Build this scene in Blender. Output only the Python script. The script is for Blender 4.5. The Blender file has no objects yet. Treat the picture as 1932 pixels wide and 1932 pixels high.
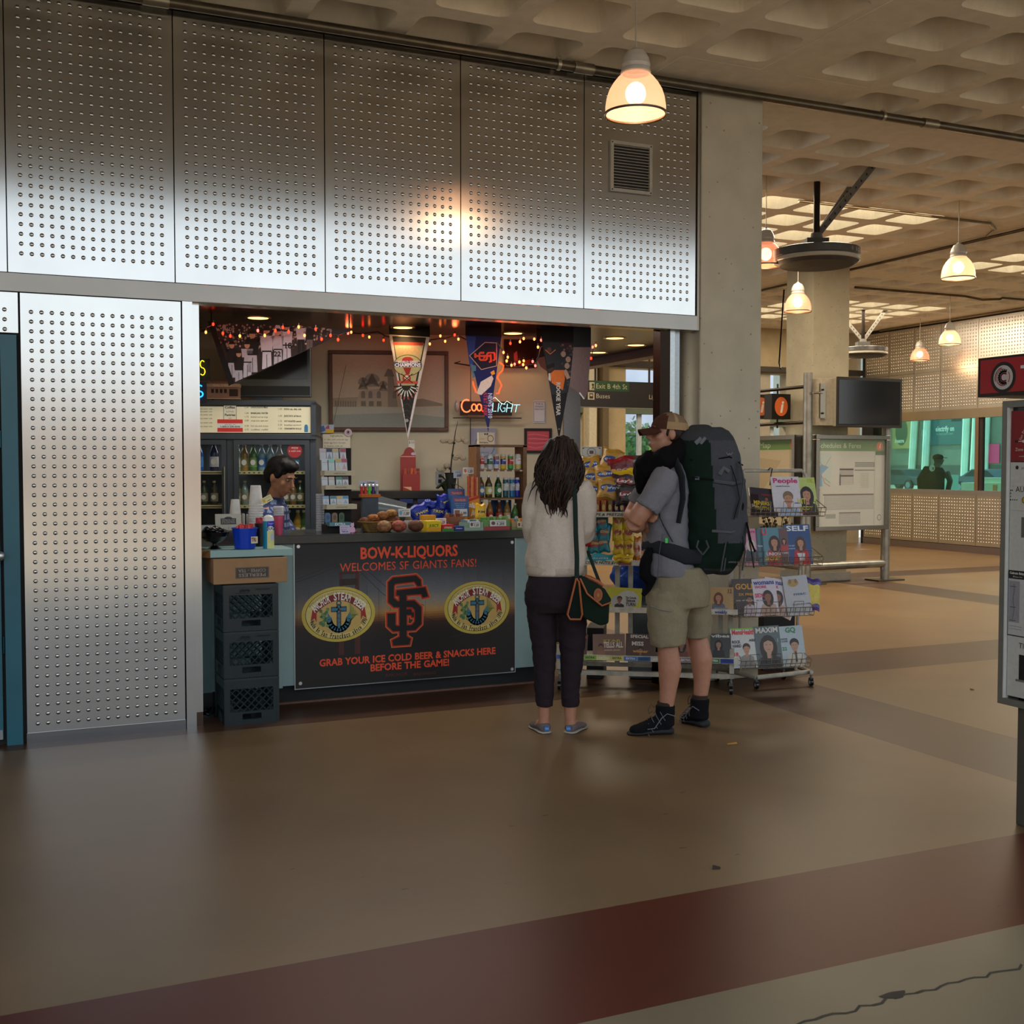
import bpy, math, random
from mathutils import Vector, Matrix, noise
random.seed(7)
PI=math.pi
sc=bpy.context.scene; COL=sc.collection
def lin(h):
    if isinstance(h,(tuple,list)): return tuple(h[:3])
    h=h.lstrip('#'); h=h if len(h)==6 else ''.join(k*2 for k in h); r=[int(h[i:i+2],16)/255 for i in (0,2,4)]
    return tuple(c/12.92 if c<=.04045 else ((c+.055)/1.055)**2.4 for c in r)
# ---------------------------------------------------------------- camera, world, sun, exposure
cd=bpy.data.cameras.new('camera'); cam=bpy.data.objects.new('camera',cd); COL.objects.link(cam)
cam.location=(0,0,1.5); cam.rotation_euler=(math.radians(90-2.29),0,math.radians(-24)); cd.sensor_width=36; cd.lens=36*2150/1932
cd.clip_end=300; sc.camera=cam
vs=sc.view_settings; vs.view_transform='Standard'; vs.look='None'; vs.exposure=0.0; vs.gamma=1; vs.use_curve_mapping=False
w=bpy.data.worlds.new('sky'); sc.world=w; w.use_nodes=True; nt=w.node_tree; nt.nodes.clear()
o=nt.nodes.new('ShaderNodeOutputWorld'); bg=nt.nodes.new('ShaderNodeBackground'); tc=nt.nodes.new('ShaderNodeTexCoord')
sp=nt.nodes.new('ShaderNodeSeparateXYZ'); cr=nt.nodes.new('ShaderNodeValToRGB')
nt.links.new(tc.outputs['Generated'],sp.inputs[0]); nt.links.new(sp.outputs['Z'],cr.inputs[0]); nt.links.new(cr.outputs[0],bg.inputs[0]); nt.links.new(bg.outputs[0],o.inputs[0])
e=cr.color_ramp.elements; e[0].position=0; e[0].color=(.86,.90,.90,1); e[1].position=1; e[1].color=(.25,.45,.8,1)
x=cr.color_ramp.elements.new(.35); x.color=(.64,.74,.84,1)
bg.inputs[1].default_value=1.95
sl=bpy.data.lights.new('sun','SUN'); sl.energy=4.2; sl.angle=.01; sl.color=(1,.93,.82); so=bpy.data.objects.new('sun',sl); COL.objects.link(so)
so.rotation_euler=(math.radians(-38),math.radians(-18),0)
# ---------------------------------------------------------------- helpers
_A=math.radians(66); _P=math.radians(-2.29); CAM=Vector((0,0,1.5)); FP=2150.
FW=Vector((math.cos(_A)*math.cos(_P),math.sin(_A)*math.cos(_P),math.sin(_P))); RT=Vector((math.sin(_A),-math.cos(_A),0)); UP=RT.cross(FW)
def ray(x,y): return FW+RT*((x-966)/FP)-UP*((y-966)/FP)
def FZ(x,y,z=0.): d=ray(x,y); return CAM+d*((z-1.5)/d.z)
def FY(x,y,Y): d=ray(x,y); return CAM+d*(Y/d.y)
def FX(x,y,X): d=ray(x,y); return CAM+d*(X/d.x)
def FT(x,y,t): return CAM+ray(x,y)*t
class Frame:
    def __init__(s,o,deg):
        s.o=Vector(o); s.a=math.radians(deg); s.u=Vector((math.cos(s.a),math.sin(s.a),0)); s.n=Vector((math.sin(s.a),-math.cos(s.a),0))
    def px(s,x,y,off=0.):   # (u,z) where the sight line meets the plane standing off in front of the frame
        d=ray(x,y); o=s.o+s.n*off; t=((o-CAM).dot(s.n))/d.dot(s.n); p=CAM+d*t; return (p-o).dot(s.u),p.z
    def w(s,u,off=0.,z=0.): p=s.o+s.u*u+s.n*off; return Vector((p.x,p.y,z))
    @property
    def deg(s): return math.degrees(s.a)
_mats={}
def mat(name,color=None,rough=.5,metal=0.,vcol=False,noise_s=0.,noise_a=.12,bump=0.,bump_s=40.,emit=None,es=0.,trans=0.,alpha=1.,spec=.5,aniso=0.,coat=0.,stretch=None,detail=3.):
    if name in _mats: return _mats[name]
    m=bpy.data.materials.new(name); m.use_nodes=True; nt=m.node_tree; b=nt.nodes['Principled BSDF']
    b.inputs['Roughness'].default_value=rough; b.inputs['Metallic'].default_value=metal
    b.inputs['Specular IOR Level'].default_value=spec
    if coat: b.inputs['Coat Weight'].default_value=coat; b.inputs['Coat Roughness'].default_value=.15
    if vcol:
        a=nt.nodes.new('ShaderNodeAttribute'); a.attribute_name='Col'; src=a.outputs['Color']
    else:
        a=nt.nodes.new('ShaderNodeRGB'); c=lin(color); a.outputs[0].default_value=(*c,1); src=a.outputs[0]
    if noise_s or bump:
        t=nt.nodes.new('ShaderNodeTexCoord'); mp=nt.nodes.new('ShaderNodeMapping')
        if stretch: mp.inputs['Scale'].default_value=stretch
        nt.links.new(t.outputs['Object'],mp.inputs[0])
    if noise_s:
        n=nt.nodes.new('ShaderNodeTexNoise'); n.inputs['Scale'].default_value=noise_s; n.inputs['Detail'].default_value=detail; nt.links.new(mp.outputs[0],n.inputs[0])
        r=nt.nodes.new('ShaderNodeMapRange'); r.inputs[1].default_value=.3; r.inputs[2].default_value=.7; r.inputs[3].default_value=1-noise_a; r.inputs[4].default_value=1+noise_a; nt.links.new(n.outputs[0],r.inputs[0])
        mx=nt.nodes.new('ShaderNodeVectorMath'); mx.operation='SCALE'; nt.links.new(src,mx.inputs[0]); nt.links.new(r.outputs[0],mx.inputs['Scale']); src=mx.outputs[0]
    nt.links.new(src,b.inputs['Base Color'])
    if bump:
        n2=nt.nodes.new('ShaderNodeTexNoise'); n2.inputs['Scale'].default_value=bump_s; n2.inputs['Detail'].default_value=4; nt.links.new(mp.outputs[0],n2.inputs[0])
        bn=nt.nodes.new('ShaderNodeBump'); bn.inputs['Strength'].default_value=bump; bn.inputs['Distance'].default_value=.01; nt.links.new(n2.outputs[0],bn.inputs['Height']); nt.links.new(bn.outputs[0],b.inputs['Normal'])
    if emit is not None:
        b.inputs['Emission Strength'].default_value=es
        if emit=='col': nt.links.new(src,b.inputs['Emission Color'])
        else: b.inputs['Emission Color'].default_value=(*lin(emit),1)
    if trans: b.inputs['Transmission Weight'].default_value=trans
    if alpha<1: b.inputs['Alpha'].default_value=alpha
    if aniso: b.inputs['Anisotropic'].default_value=aniso
    _mats[name]=m; return m
M_PRINT=mat('printed_paper',vcol=True,rough=.45,noise_s=60,noise_a=.05)
M_MATTE=mat('matte_paint',vcol=True,rough=.75,noise_s=25,noise_a=.1)
M_GLOSS=mat('glossy_plastic',vcol=True,rough=.2,noise_s=30,noise_a=.05)
M_FOIL=mat('foil_wrapper',vcol=True,rough=.28,noise_s=30,noise_a=.1,bump=.5,bump_s=45)
M_CLOTH=mat('woven_cloth',vcol=True,rough=.95,noise_s=70,noise_a=.05,bump=.2,bump_s=90,spec=.15)
M_SKIN=mat('skin',vcol=True,rough=.5,noise_s=40,noise_a=.06)
M_HAIR=mat('hair',vcol=True,rough=.5,noise_s=80,noise_a=.25,spec=.25)
M_STEEL=mat('brushed_steel',vcol=True,rough=.3,metal=1.,noise_s=60,noise_a=.06)
M_WOOD=mat('wood_grain',vcol=True,rough=.55,noise_s=12,noise_a=.3,stretch=(1,8,1))
M_CLEAR=mat('clear_plastic','#ffffff',rough=.06,trans=1.,spec=.4)
M_GLOW=mat('lit_tube',vcol=True,rough=.4,emit='col',es=2.2,noise_s=5,noise_a=.02)
# ---- glyphs
_G={}
def _bake_glyphs():
    chars="ABCDEFGHIJKLMNOPQRSTUVWXYZabcdefghijklmnopqrstuvwxyz0123456789&!$.,-'+*:/"
    tmp=[]
    for bd in (0,1):
        for ch in chars:
            for k in (1,2):
                c=bpy.data.curves.new('g','FONT'); c.body=ch*k; c.size=1; c.offset=.03*bd; c.resolution_u=2; ob=bpy.data.objects.new('g',c); COL.objects.link(ob); tmp.append((bd,ch,k,ob))
    dg=bpy.context.evaluated_depsgraph_get(); dg.update()
    wid={}
    for bd,ch,k,ob in tmp:
        me=bpy.data.meshes.new_from_object(ob.evaluated_get(dg)); vs=[(v.co.x,v.co.y) for v in me.vertices]; xs=[v[0] for v in vs]
        wid[(bd,ch,k)]=(min(xs),max(xs))
        if k==1: _G[(bd,ch)]=[vs,[tuple(p.vertices) for p in me.polygons],0]
        bpy.data.meshes.remove(me)
    for bd,ch,k,ob in tmp:
        if k==2: _G[(bd,ch)][2]=wid[(bd,ch,2)][1]-wid[(bd,ch,1)][1]
        cu=ob.data; bpy.data.objects.remove(ob); 
    for cu in list(bpy.data.curves): bpy.data.curves.remove(cu)
_bake_glyphs()
CAPH=max(v[1] for v in _G[(0,'H')][0])
class MB:
    def __init__(s,m=None): s.v=[];s.f=[];s.c=[];s.s=[];s.m=m;s.clip=None
    def add(s,vs,fs,col='#808080',smooth=False):
        b=len(s.v)
        if s.m is not None: vs=[s.m@Vector(v) for v in vs]
        s.v.extend(tuple(v) for v in vs)
        if callable(col):
            for f in fs:
                s.f.append(tuple(b+i for i in f)); p=Vector((0,0,0))
                for i in f: p+=Vector(vs[i])
                s.c.append(lin(col(p/len(f)))); s.s.append(smooth)
        else:
            c=lin(col)
            for f in fs: s.f.append(tuple(b+i for i in f)); s.c.append(c); s.s.append(smooth)
        return s
    def box(s,x0,x1,y0,y1,z0,z1,col='#808080'):
        v=[(x,y,z) for z in (z0,z1) for y in (y0,y1) for x in (x0,x1)]
        return s.add(v,[(0,2,3,1),(4,5,7,6),(0,1,5,4),(2,6,7,3),(0,4,6,2),(1,3,7,5)],col)
    def border(s,x0,x1,z0,z1,f,y0,y1,col):
        s.box(x0,x1,y0,y1,z0,z0+f,col); s.box(x0,x1,y0,y1,z1-f,z1,col); s.box(x0,x0+f,y0,y1,z0+f,z1-f,col); s.box(x1-f,x1,y0,y1,z0+f,z1-f,col); return s
    def tube(s,path,r,n=8,col='#808080',caps=True,closed=False,smooth=True,flat=1.):
        P=[Vector(p) for p in path]; k=len(P); R=r if isinstance(r,(list,tuple)) else [r]*k
        rings=[];up=None
        for i in range(k):
            if closed: t=P[(i+1)%k]-P[i-1]
            else: t=P[min(i+1,k-1)]-P[max(i-1,0)]
            if t.length<1e-9: t=Vector((0,0,1))
            t.normalize()
            if up is None:
                up=Vector((0,0,1)) if abs(t.z)<.9 else Vector((0,1,0))
            a=up-t*up.dot(t)
            if a.length<1e-6: a=t.orthogonal()
            a.normalize(); up=a; b=t.cross(a)
            rr=R[i]; ra,rb=(rr if isinstance(rr,(list,tuple)) else (rr,rr*flat))
            rings.append([P[i]+a*(math.sin(2*PI*j/n)*rb)+b*(math.cos(2*PI*j/n)*ra) for j in range(n)])
        vs=[p for g in rings for p in g]; fs=[]
        for i in range(k if closed else k-1):
            i2=(i+1)%k
            for j in range(n): fs.append((i*n+j,i*n+(j+1)%n,i2*n+(j+1)%n,i2*n+j))
        s.add(vs,fs,col,smooth)
        if caps and not closed:
            s.add(rings[0],[tuple(reversed(range(n)))],col); s.add(rings[-1],[tuple(range(n))],col)
        return s
    def cyl(s,p0,p1,r0,r1=None,n=12,col='#808080',caps=True): return s.tube([p0,p1],[r0,r0 if r1 is None else r1],n,col,caps)
    def lathe(s,prof,n=20,col='#808080',c=(0,0,0),smooth=True,cf=None,caps=False):
        vs=[(c[0]+r*math.cos(2*PI*j/n),c[1]+r*math.sin(2*PI*j/n),c[2]+z) for r,z in prof for j in range(n)]
        for i in range(len(prof)-1):
            fs=[(i*n+j,i*n+(j+1)%n,(i+1)*n+(j+1)%n,(i+1)*n+j) for j in range(n)]
            b=[vs[q] for q in range(i*n,(i+2)*n)]
            s.add(b,[(j,(j+1)%n,n+(j+1)%n,n+j) for j in range(n)],cf[i] if cf else col,smooth)
        if caps:
            s.add(vs[:n],[tuple(reversed(range(n)))],cf[0] if cf else col); s.add(vs[-n:],[tuple(range(n))],cf[-1] if cf else col)
        return s
    def loft(s,rings,n=20,col='#808080',e=2.):   # horizontal rings (x,y,z,rx,ry)
        vs=[]
        for (x,y,z,rx,ry) in rings:
            for j in range(n):
                a=2*PI*j/n; c=math.cos(a); d=math.sin(a)
                vs.append((x+rx*math.copysign(abs(c)**(2/e),c),y+ry*math.copysign(abs(d)**(2/e),d),z))
        k=len(rings); fs=[(i*n+j,i*n+(j+1)%n,(i+1)*n+(j+1)%n,(i+1)*n+j) for i in range(k-1) for j in range(n)]
        fs+= [tuple(reversed(range(n))),tuple(range((k-1)*n,k*n))]
        if rings[0][2]>rings[-1][2]: fs=[tuple(reversed(f)) for f in fs]
        return s.add(vs,fs,col,True)
    def ball(s,c,r,nu=14,nv=9,col='#808080',rot=None):
        rx,ry,rz=r if isinstance(r,(tuple,list)) else (r,r,r); vs=[];R=rot or Matrix()
        for i in range(nv+1):
            t=PI*i/nv
            for j in range(nu): vs.append(Vector(c)+R@Vector((rx*math.sin(t)*math.cos(2*PI*j/nu),ry*math.sin(t)*math.sin(2*PI*j/nu),-rz*math.cos(t))))
        fs=[(i*nu+j,i*nu+(j+1)%nu,(i+1)*nu+(j+1)%nu,(i+1)*nu+j) for i in range(nv) for j in range(nu)]
        return s.add(vs,fs,col,True)
    def prism(s,pts,y0,y1,col='#808080'):   # polygon in x,z extruded along y
        n=len(pts); ar=sum(pts[i][0]*pts[(i+1)%n][1]-pts[(i+1)%n][0]*pts[i][1] for i in range(n))
        if ar<0: pts=pts[::-1]
        v=[(x,y0,z) for x,z in pts]+[(x,y1,z) for x,z in pts]
        return s.add(v,[tuple(range(n)),tuple(range(2*n-1,n-1,-1))]+[(i,n+i,n+(i+1)%n,(i+1)%n) for i in range(n)],col)
    # flat print in x,z at depth y facing -y
    def poly(s,pts,y,col):
        if s.clip:   # trim to a convex outline
            C=s.clip
            for i in range(len(C)):
                a,b=C[i],C[(i+1)%len(C)]; inn=lambda p:(b[0]-a[0])*(p[1]-a[1])-(b[1]-a[1])*(p[0]-a[0])>=0; out=[]
                for k in range(len(pts)):
                    p,q=pts[k-1],pts[k]; ip_,iq=inn(p),inn(q)
                    if ip_!=iq:
                        d1=(b[0]-a[0])*(p[1]-a[1])-(b[1]-a[1])*(p[0]-a[0]); d2=(b[0]-a[0])*(q[1]-a[1])-(b[1]-a[1])*(q[0]-a[0]); t=d1/(d1-d2); out.append((p[0]+(q[0]-p[0])*t,p[1]+(q[1]-p[1])*t))
                    if iq: out.append(q)
                pts=out
                if len(pts)<3: return s
        n=len(pts); ar=sum(pts[i][0]*pts[(i+1)%n][1]-pts[(i+1)%n][0]*pts[i][1] for i in range(n))
        if ar<0: pts=pts[::-1]
        return s.add([(a,y,b) for a,b in pts],[tuple(range(n))],col)
    def rect(s,x0,x1,z0,z1,y,col): return s.poly([(x0,z0),(x1,z0),(x1,z1),(x0,z1)],y,col)
    def ell(s,cx,cz,rx,rz,y,col,n=24): return s.poly([(cx+rx*math.cos(2*PI*i/n),cz+rz*math.sin(2*PI*i/n)) for i in range(n)],y,col)
    def line(s,pts,w,y,col,closed=False):
        if closed: pts=list(pts)+[pts[0]]
        for i in range(len(pts)-1):
            a=Vector(pts[i]);b=Vector(pts[i+1]);d=b-a
            if d.length<1e-9: continue
            d.normalize(); n=Vector((-d.y,d.x))*w/2; a=a-d*w*.3; b=b+d*w*.3
            s.poly([tuple(a+n),tuple(a-n),tuple(b-n),tuple(b+n)],y,col)
        return s
    def text(s,t,cx,z,h,y,col,w=None,al='c',bold=0,shear=0.,arc=None,rot=0.,back=0):
        k=h/CAPH; pen=0; items=[]
        for ch in t:
            if ch==' ' or (bold,ch) not in _G: pen+=.32; continue
            g=_G[(bold,ch)]; items.append((g,pen)); pen+=g[2]
        tw=pen*k; sx=k*(w/tw if w else 1); tw=pen*sx
        x0=cx-(tw/2 if al=='c' else 0 if al=='l' else tw)
        cr_,sr_=math.cos(rot),math.sin(rot)
        for g,p in items:
            pts=[]
            for (gx,gy) in g[0]:
                X=x0+(gx+p)*sx+gy*k*shear; Z_=gy*k
                if arc:   # arc radius (sign: + bends over the top, - bends under)
                    R=arc; th=(X-cx)/R; X=cx+(R+Z_)*math.sin(th); Z_=(R+Z_)*math.cos(th)-R
                if rot: dx=X-cx; X=cx+dx*cr_-Z_*sr_; Z_=dx*sr_+Z_*cr_
                pts.append((X,y,z+Z_))
            fs=[]
            for f in g[1]:
                a,b,c=pts[f[0]],pts[f[1]],pts[f[2]]
                ar=(b[0]-a[0])*(c[2]-a[2])-(c[0]-a[0])*(b[2]-a[2]); fs.append(f if ar>0 else tuple(reversed(f)))
            s.add(pts,fs,col)
        return s
    def uvbuild(s,name,m,parent=None):
        o=s.build(name,m,parent); me=o.data; uv=me.uv_layers.new(name='flat')
        for l in me.loops: c=me.vertices[l.vertex_index].co; uv.data[l.index].uv=(c.x,c.z)
        return o
    def build(s,name,m,parent=None,loc=None,rotz=0.,bevel=0.,auto=False):
        me=bpy.data.meshes.new(name); me.from_pydata(s.v,[],s.f)
        ca=me.color_attributes.new('Col','FLOAT_COLOR','CORNER'); buf=[]
        for f,c in zip(s.f,s.c): buf.extend((c[0],c[1],c[2],1.)*len(f))
        ca.data.foreach_set('color',buf); me.polygons.foreach_set('use_smooth',s.s); me.materials.append(m); me.update()
        o=bpy.data.objects.new(name,me); COL.objects.link(o)
        if parent: o.parent=parent
        if loc is not None: o.location=loc
        o.rotation_euler[2]=math.radians(rotz)
        if bevel:
            b=o.modifiers.new('b','BEVEL'); b.width=bevel; b.segments=2; b.limit_method='ANGLE'
        return o
def tag(o,label,cat,group=None,kind=None):
    if label: o['label']=label; o['kind']='thing'
    if cat: o['category']=cat
    if group: o['group']=group
    if kind: o['kind']=kind
    return o
def thing(name,label,cat,loc=(0,0,0),rotz=0.,group=None):
    o=bpy.data.objects.new(name,None); o.empty_display_size=.1; COL.objects.link(o); o.location=loc; o.rotation_euler[2]=math.radians(rotz); return tag(o,label,cat,group)
def struct(name,mb,m,parent=None,**k):
    o=mb.build(name,m,parent,**k)
    if not parent: o['kind']='structure'
    return o
def dup(root,loc=None,rotz=None,label=None,group=None,scale=None):
    r=root.copy(); COL.objects.link(r)
    if loc is not None: r.location=loc
    if rotz is not None: r.rotation_euler[2]=math.radians(rotz)
    if label: r['label']=label
    if group: r['group']=group
    if scale: r.scale=scale
    for ch in list(root.children):
        c=ch.copy(); COL.objects.link(c); c.parent=r
        for g in ch.children:
            d=g.copy(); COL.objects.link(d); d.parent=c
    return r
def solid(name,mb,m,parent,voxel=.01,smooth=4,colf=None,disp=0.,disp_s=.08,disp_z=1.):
    """weld overlapping closed shapes into one continuous surface"""
    me=bpy.data.meshes.new(name); me.from_pydata(mb.v,[],mb.f); me.update(); o=bpy.data.objects.new(name,me); COL.objects.link(o)
    r=o.modifiers.new('r','REMESH'); r.mode='VOXEL'; r.voxel_size=voxel; r.use_smooth_shade=True
    s=o.modifiers.new('s','SMOOTH'); s.factor=.6; s.iterations=smooth
    dg=bpy.context.evaluated_depsgraph_get(); dg.update(); nm=bpy.data.meshes.new_from_object(o.evaluated_get(dg)); nm.name=name
    o.modifiers.clear(); o.data=nm; bpy.data.meshes.remove(me)
    if disp:
        nv=[]
        for v in nm.vertices:
            p=v.co; q=Vector((p.x/disp_s,p.y/disp_s,p.z/disp_s*disp_z)); d=noise.noise(q)+.5*noise.noise(q*2.1); nv.append(p+v.normal*d*disp)
        for v,c in zip(nm.vertices,nv): v.co=c
    ca=nm.color_attributes.new('Col','FLOAT_COLOR','CORNER'); base=lin(mb.c[0]) if mb.c else (.5,.5,.5); buf=[0]*(4*len(nm.loops))
    for p in nm.polygons:
        c=lin(colf(p.center)) if colf else base
        for li in p.loop_indices: buf[li*4:li*4+4]=(c[0],c[1],c[2],1.)
    ca.data.foreach_set('color',buf)
    nm.polygons.foreach_set('use_smooth',[True]*len(nm.polygons)); nm.materials.clear(); nm.materials.append(m); nm.update()
    if parent: o.parent=parent
    return o
def rotm(ax,deg): return Matrix.Rotation(math.radians(deg),4,ax)
def trm(x,y,z): return Matrix.Translation((x,y,z))
# ---------------------------------------------------------------- structure
YF=6.66; HC=4.10
FLOORM=mat('terrazzo_floor',vcol=True,rough=.38,noise_s=1.3,noise_a=.13,bump=.06,bump_s=6,spec=.22,detail=8)
nt=FLOORM.node_tree; b=nt.nodes['Principled BSDF']   # scuffs and chips with a shape of their own
t=nt.nodes.new('ShaderNodeTexCoord'); vo=nt.nodes.new('ShaderNodeTexVoronoi'); vo.inputs['Scale'].default_value=2.6; mp=nt.nodes.new('ShaderNodeMapping'); mp.inputs['Scale'].default_value=(1,2.4,1)
nt.links.new(t.outputs['Object'],mp.inputs[0]); nt.links.new(mp.outputs[0],vo.inputs['Vector']); nz=nt.nodes.new('ShaderNodeTexNoise'); nz.inputs['Scale'].default_value=30
nt.links.new(mp.outputs[0],nz.inputs[0]); ma=nt.nodes.new('ShaderNodeMath'); ma.operation='MULTIPLY_ADD'; ma.inputs[1].default_value=.07; nt.links.new(nz.outputs[0],ma.inputs[0]); nt.links.new(vo.outputs['Distance'],ma.inputs[2])
rp=nt.nodes.new('ShaderNodeMapRange'); rp.inputs[1].default_value=.068; rp.inputs[2].default_value=.078; rp.inputs[3].default_value=.45; rp.inputs[4].default_value=1; nt.links.new(ma.outputs[0],rp.inputs[0])
src=b.inputs['Base Color'].links[0].from_socket; mx=nt.nodes.new('ShaderNodeVectorMath'); mx.operation='SCALE'; nt.links.new(src,mx.inputs[0]); nt.links.new(rp.outputs[0],mx.inputs['Scale']); nt.links.new(mx.outputs[0],b.inputs['Base Color'])
mb=MB(); xs=[-8,-.83,-.13,4.37,5.08,9.8,10.5,15.02,15.4,24]; ys=[-1.2,2.68,3.36,6.52,7.27,12.07,12.68,19]
TAN='#785e40'; BRN='#503624'; RED='#542213'
for i in range(len(xs)-1):
    for j in range(len(ys)-1):
        c=TAN
        if i in (3,5) or j in (3,5): c=BRN
        if i==1: c=TAN
        if j==1: c=RED
        if j==0: c='#7a694e'
        mb.add([(xs[i],ys[j],0),(xs[i+1],ys[j],0),(xs[i+1],ys[j+1],0),(xs[i],ys[j+1],0)],[(0,1,2,3)],c)
fl=struct('floor',mb,FLOORM)
mb=MB(); rc=random.Random(3)   # the crack in the outer slab
a=FZ(1500,1932); bb=FZ(1932,1822); N=26; pts=[]
for i in range(N+1):
    p=a.lerp(bb,i/N)+Vector((0,rc.uniform(-.012,.012),0)); pts.append(p)
for i in range(N):
    p,q=pts[i],pts[i+1]; w1=.006+.004*rc.random(); mb.add([(p.x,p.y-w1/2,.001),(q.x,q.y-w1/2,.001),(q.x,q.y+w1/2,.001),(p.x,p.y+w1/2,.001)],[(0,1,2,3)],'#3d3527')
p=FZ(1688,1878); mb.add([(p.x+.04*math.cos(k)*(1+.5*math.sin(3*k)),p.y+.02*math.sin(k),.0012) for k in [2*PI*i/10 for i in range(10)]],[tuple(range(10))],'#3a2c20')
mb.build('floor_crack',M_MATTE,fl)
mb=MB(); mb.box(-60,60,-60,-1.2,-.2,-.001,'#b79f80'); mb.box(-60,24,19.01,90,-.2,-.001,'#b8b0a0'); mb.box(24.01,100,-1.19,90,-.2,-.001,'#c8c4b0')
struct('floor_street',mb,mat('street_paving',vcol=True,rough=.8,noise_s=.8,noise_a=.15))
# ceiling: waffle slab
CEIL=mat('waffle_concrete',vcol=True,rough=.85,noise_s=9,noise_a=.07,bump=.25,bump_s=70,detail=8)
mb=MB(); CC='#e2d6bf'
XB=[(-5.1,8),(.08,8),(5.18,8),(10.38,8)]; YB=[(2.33,8,.6),(7.49,8,.61),(12.69,8,.61)]
cx=[s+.6*k for s,n in XB for k in range(n)]; cy=[s+st*k for s,n,st in YB for k in range(n)]
def rrect(cx_,cy_,hx,hy,r,z,seg=4):
    P=[]
    for (sx,sy,a0) in ((1,1,0),(-1,1,90),(-1,-1,180),(1,-1,270)):
        for k in range(seg+1):
            a=math.radians(a0+90*k/seg); P.append((cx_+sx*(hx-r)+r*math.cos(a),cy_+sy*(hy-r)+r*math.sin(a),z))
    return P
lit=[]
ex=[-5.45]+[ (cx[i]+cx[i+1])/2 for i in range(len(cx)-1)]+[15.3]; ey=[1.65]+[(cy[i]+cy[i+1])/2 for i in range(len(cy)-1)]+[17.9]
for i,x in enumerate(cx):
    for j,y in enumerate(cy):
        x0,x1,y0,y1=ex[i],ex[i+1],ey[j],ey[j+1]; z=HC
        if abs(y-6.53)<.02 and 4.2<x<5.3: mb.add([(x0,y0,z),(x0,y1,z),(x1,y1,z),(x1,y0,z)],[(0,1,2,3)],CC); continue
        A=rrect(x,y,.232,.228,.075,z); n=len(A); O=[]
        for c_,(X,Y) in enumerate(((x1,y1),(x0,y1),(x0,y0),(x1,y0))):   # outer outline matching each rim point
            a,e_=A[c_*5],A[c_*5+4]
            if c_%2==0: O+=[(X,a[1],z),(X,(a[1]+Y)/2,z),(X,Y,z),((e_[0]+X)/2,Y,z),(e_[0],Y,z)]
            else: O+=[(a[0],Y,z),((a[0]+X)/2,Y,z),(X,Y,z),(X,(e_[1]+Y)/2,z),(X,e_[1],z)]
        mb.add(A+O,[(k,(k+1)%n,n+(k+1)%n,n+k) for k in range(n)],CC)
        islit=x>5 and y>7 and (i%8 in (2,3,4,5,6)) and (j%8 in (3,4,5,6))
        hd=.30; B=rrect(x,y,.20 if islit else .15,.20 if islit else .15,.06 if islit else .05,z+hd)
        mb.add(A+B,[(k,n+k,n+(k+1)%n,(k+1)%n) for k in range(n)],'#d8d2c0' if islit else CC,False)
        if islit: lit.append((x,y))
        else: mb.add(B,[tuple(reversed(range(n)))],CC)
struct('ceiling',mb,CEIL)
SKY_M=mat('skylight_diffuser','#fff4dc',rough=.6,emit='#fff0d6',es=4.5,noise_s=3,noise_a=.03)
for k in sorted({(int((x-5.18+.3)//5.2),int((y-7.49+.3)//5.2)) for x,y in lit}):
    mb=MB()
    for x,y in lit:
        if (int((x-5.18+.3)//5.2),int((y-7.49+.3)//5.2))==k: mb.add([(x-.21,y-.21,HC+.305),(x-.21,y+.21,HC+.305),(x+.21,y+.21,HC+.305),(x+.21,y-.21,HC+.305)],[(0,1,2,3)],'#fff4dc')
    o=mb.build('trim_%d'%(k[0]*2+k[1]+1),SKY_M); o['kind']='structure'; 
    l=bpy.data.lights.new('skylight','AREA'); l.energy=150; l.shape='SQUARE'; l.size=2.4; l.color=(1,.86,.66); lo=bpy.data.objects.new('skylight_lamp',l); COL.objects.link(lo)
    lo.location=(5.18+5.2*k[0]+2.4,7.49+5.2*k[1]+2.7,HC-.02)
mb=MB(); mb.box(-5.5,15.6,1.65,19,HC+.42,HC+.8,'#8a8070'); mb.box(-5.5,15.6,1.45,1.65,HC,HC+.8,'#a39274'); mb.box(15.3,15.6,1.65,17.9,HC,HC+.42,'#8a8070'); mb.box(-5.5,15.6,17.9,19,HC,HC+.42,'#8a8070'); mb.box(-5.7,-5.45,1.65,19,HC,HC+.42,'#8a8070')
struct('trim_roof_slab',mb,mat('roof_concrete',vcol=True,rough=.9,noise_s=4)).name='trim_9'
# joint marks in the ceiling around the column
mb=MB()
for (a,b2) in (((3.97,6.26),(4.57,6.26)),((4.57,6.26),(4.57,3.6)),((4.86,6.26),(5.46,6.26)),((3.97,6.26),(3.97,6.62))):
    a=Vector((*a,HC-.001)); b2=Vector((*b2,HC-.001)); d=(b2-a).normalized(); n=Vector((-d.y,d.x,0))*.004; q_=[a+n,b2+n,b2-n,a-n]; mb.add(q_,[(0,1,2,3) if (q_[1]-q_[0]).cross(q_[2]-q_[1]).z<0 else (3,2,1,0)],'#fff2d8')
struct('trim_10',mb,CEIL)
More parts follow.
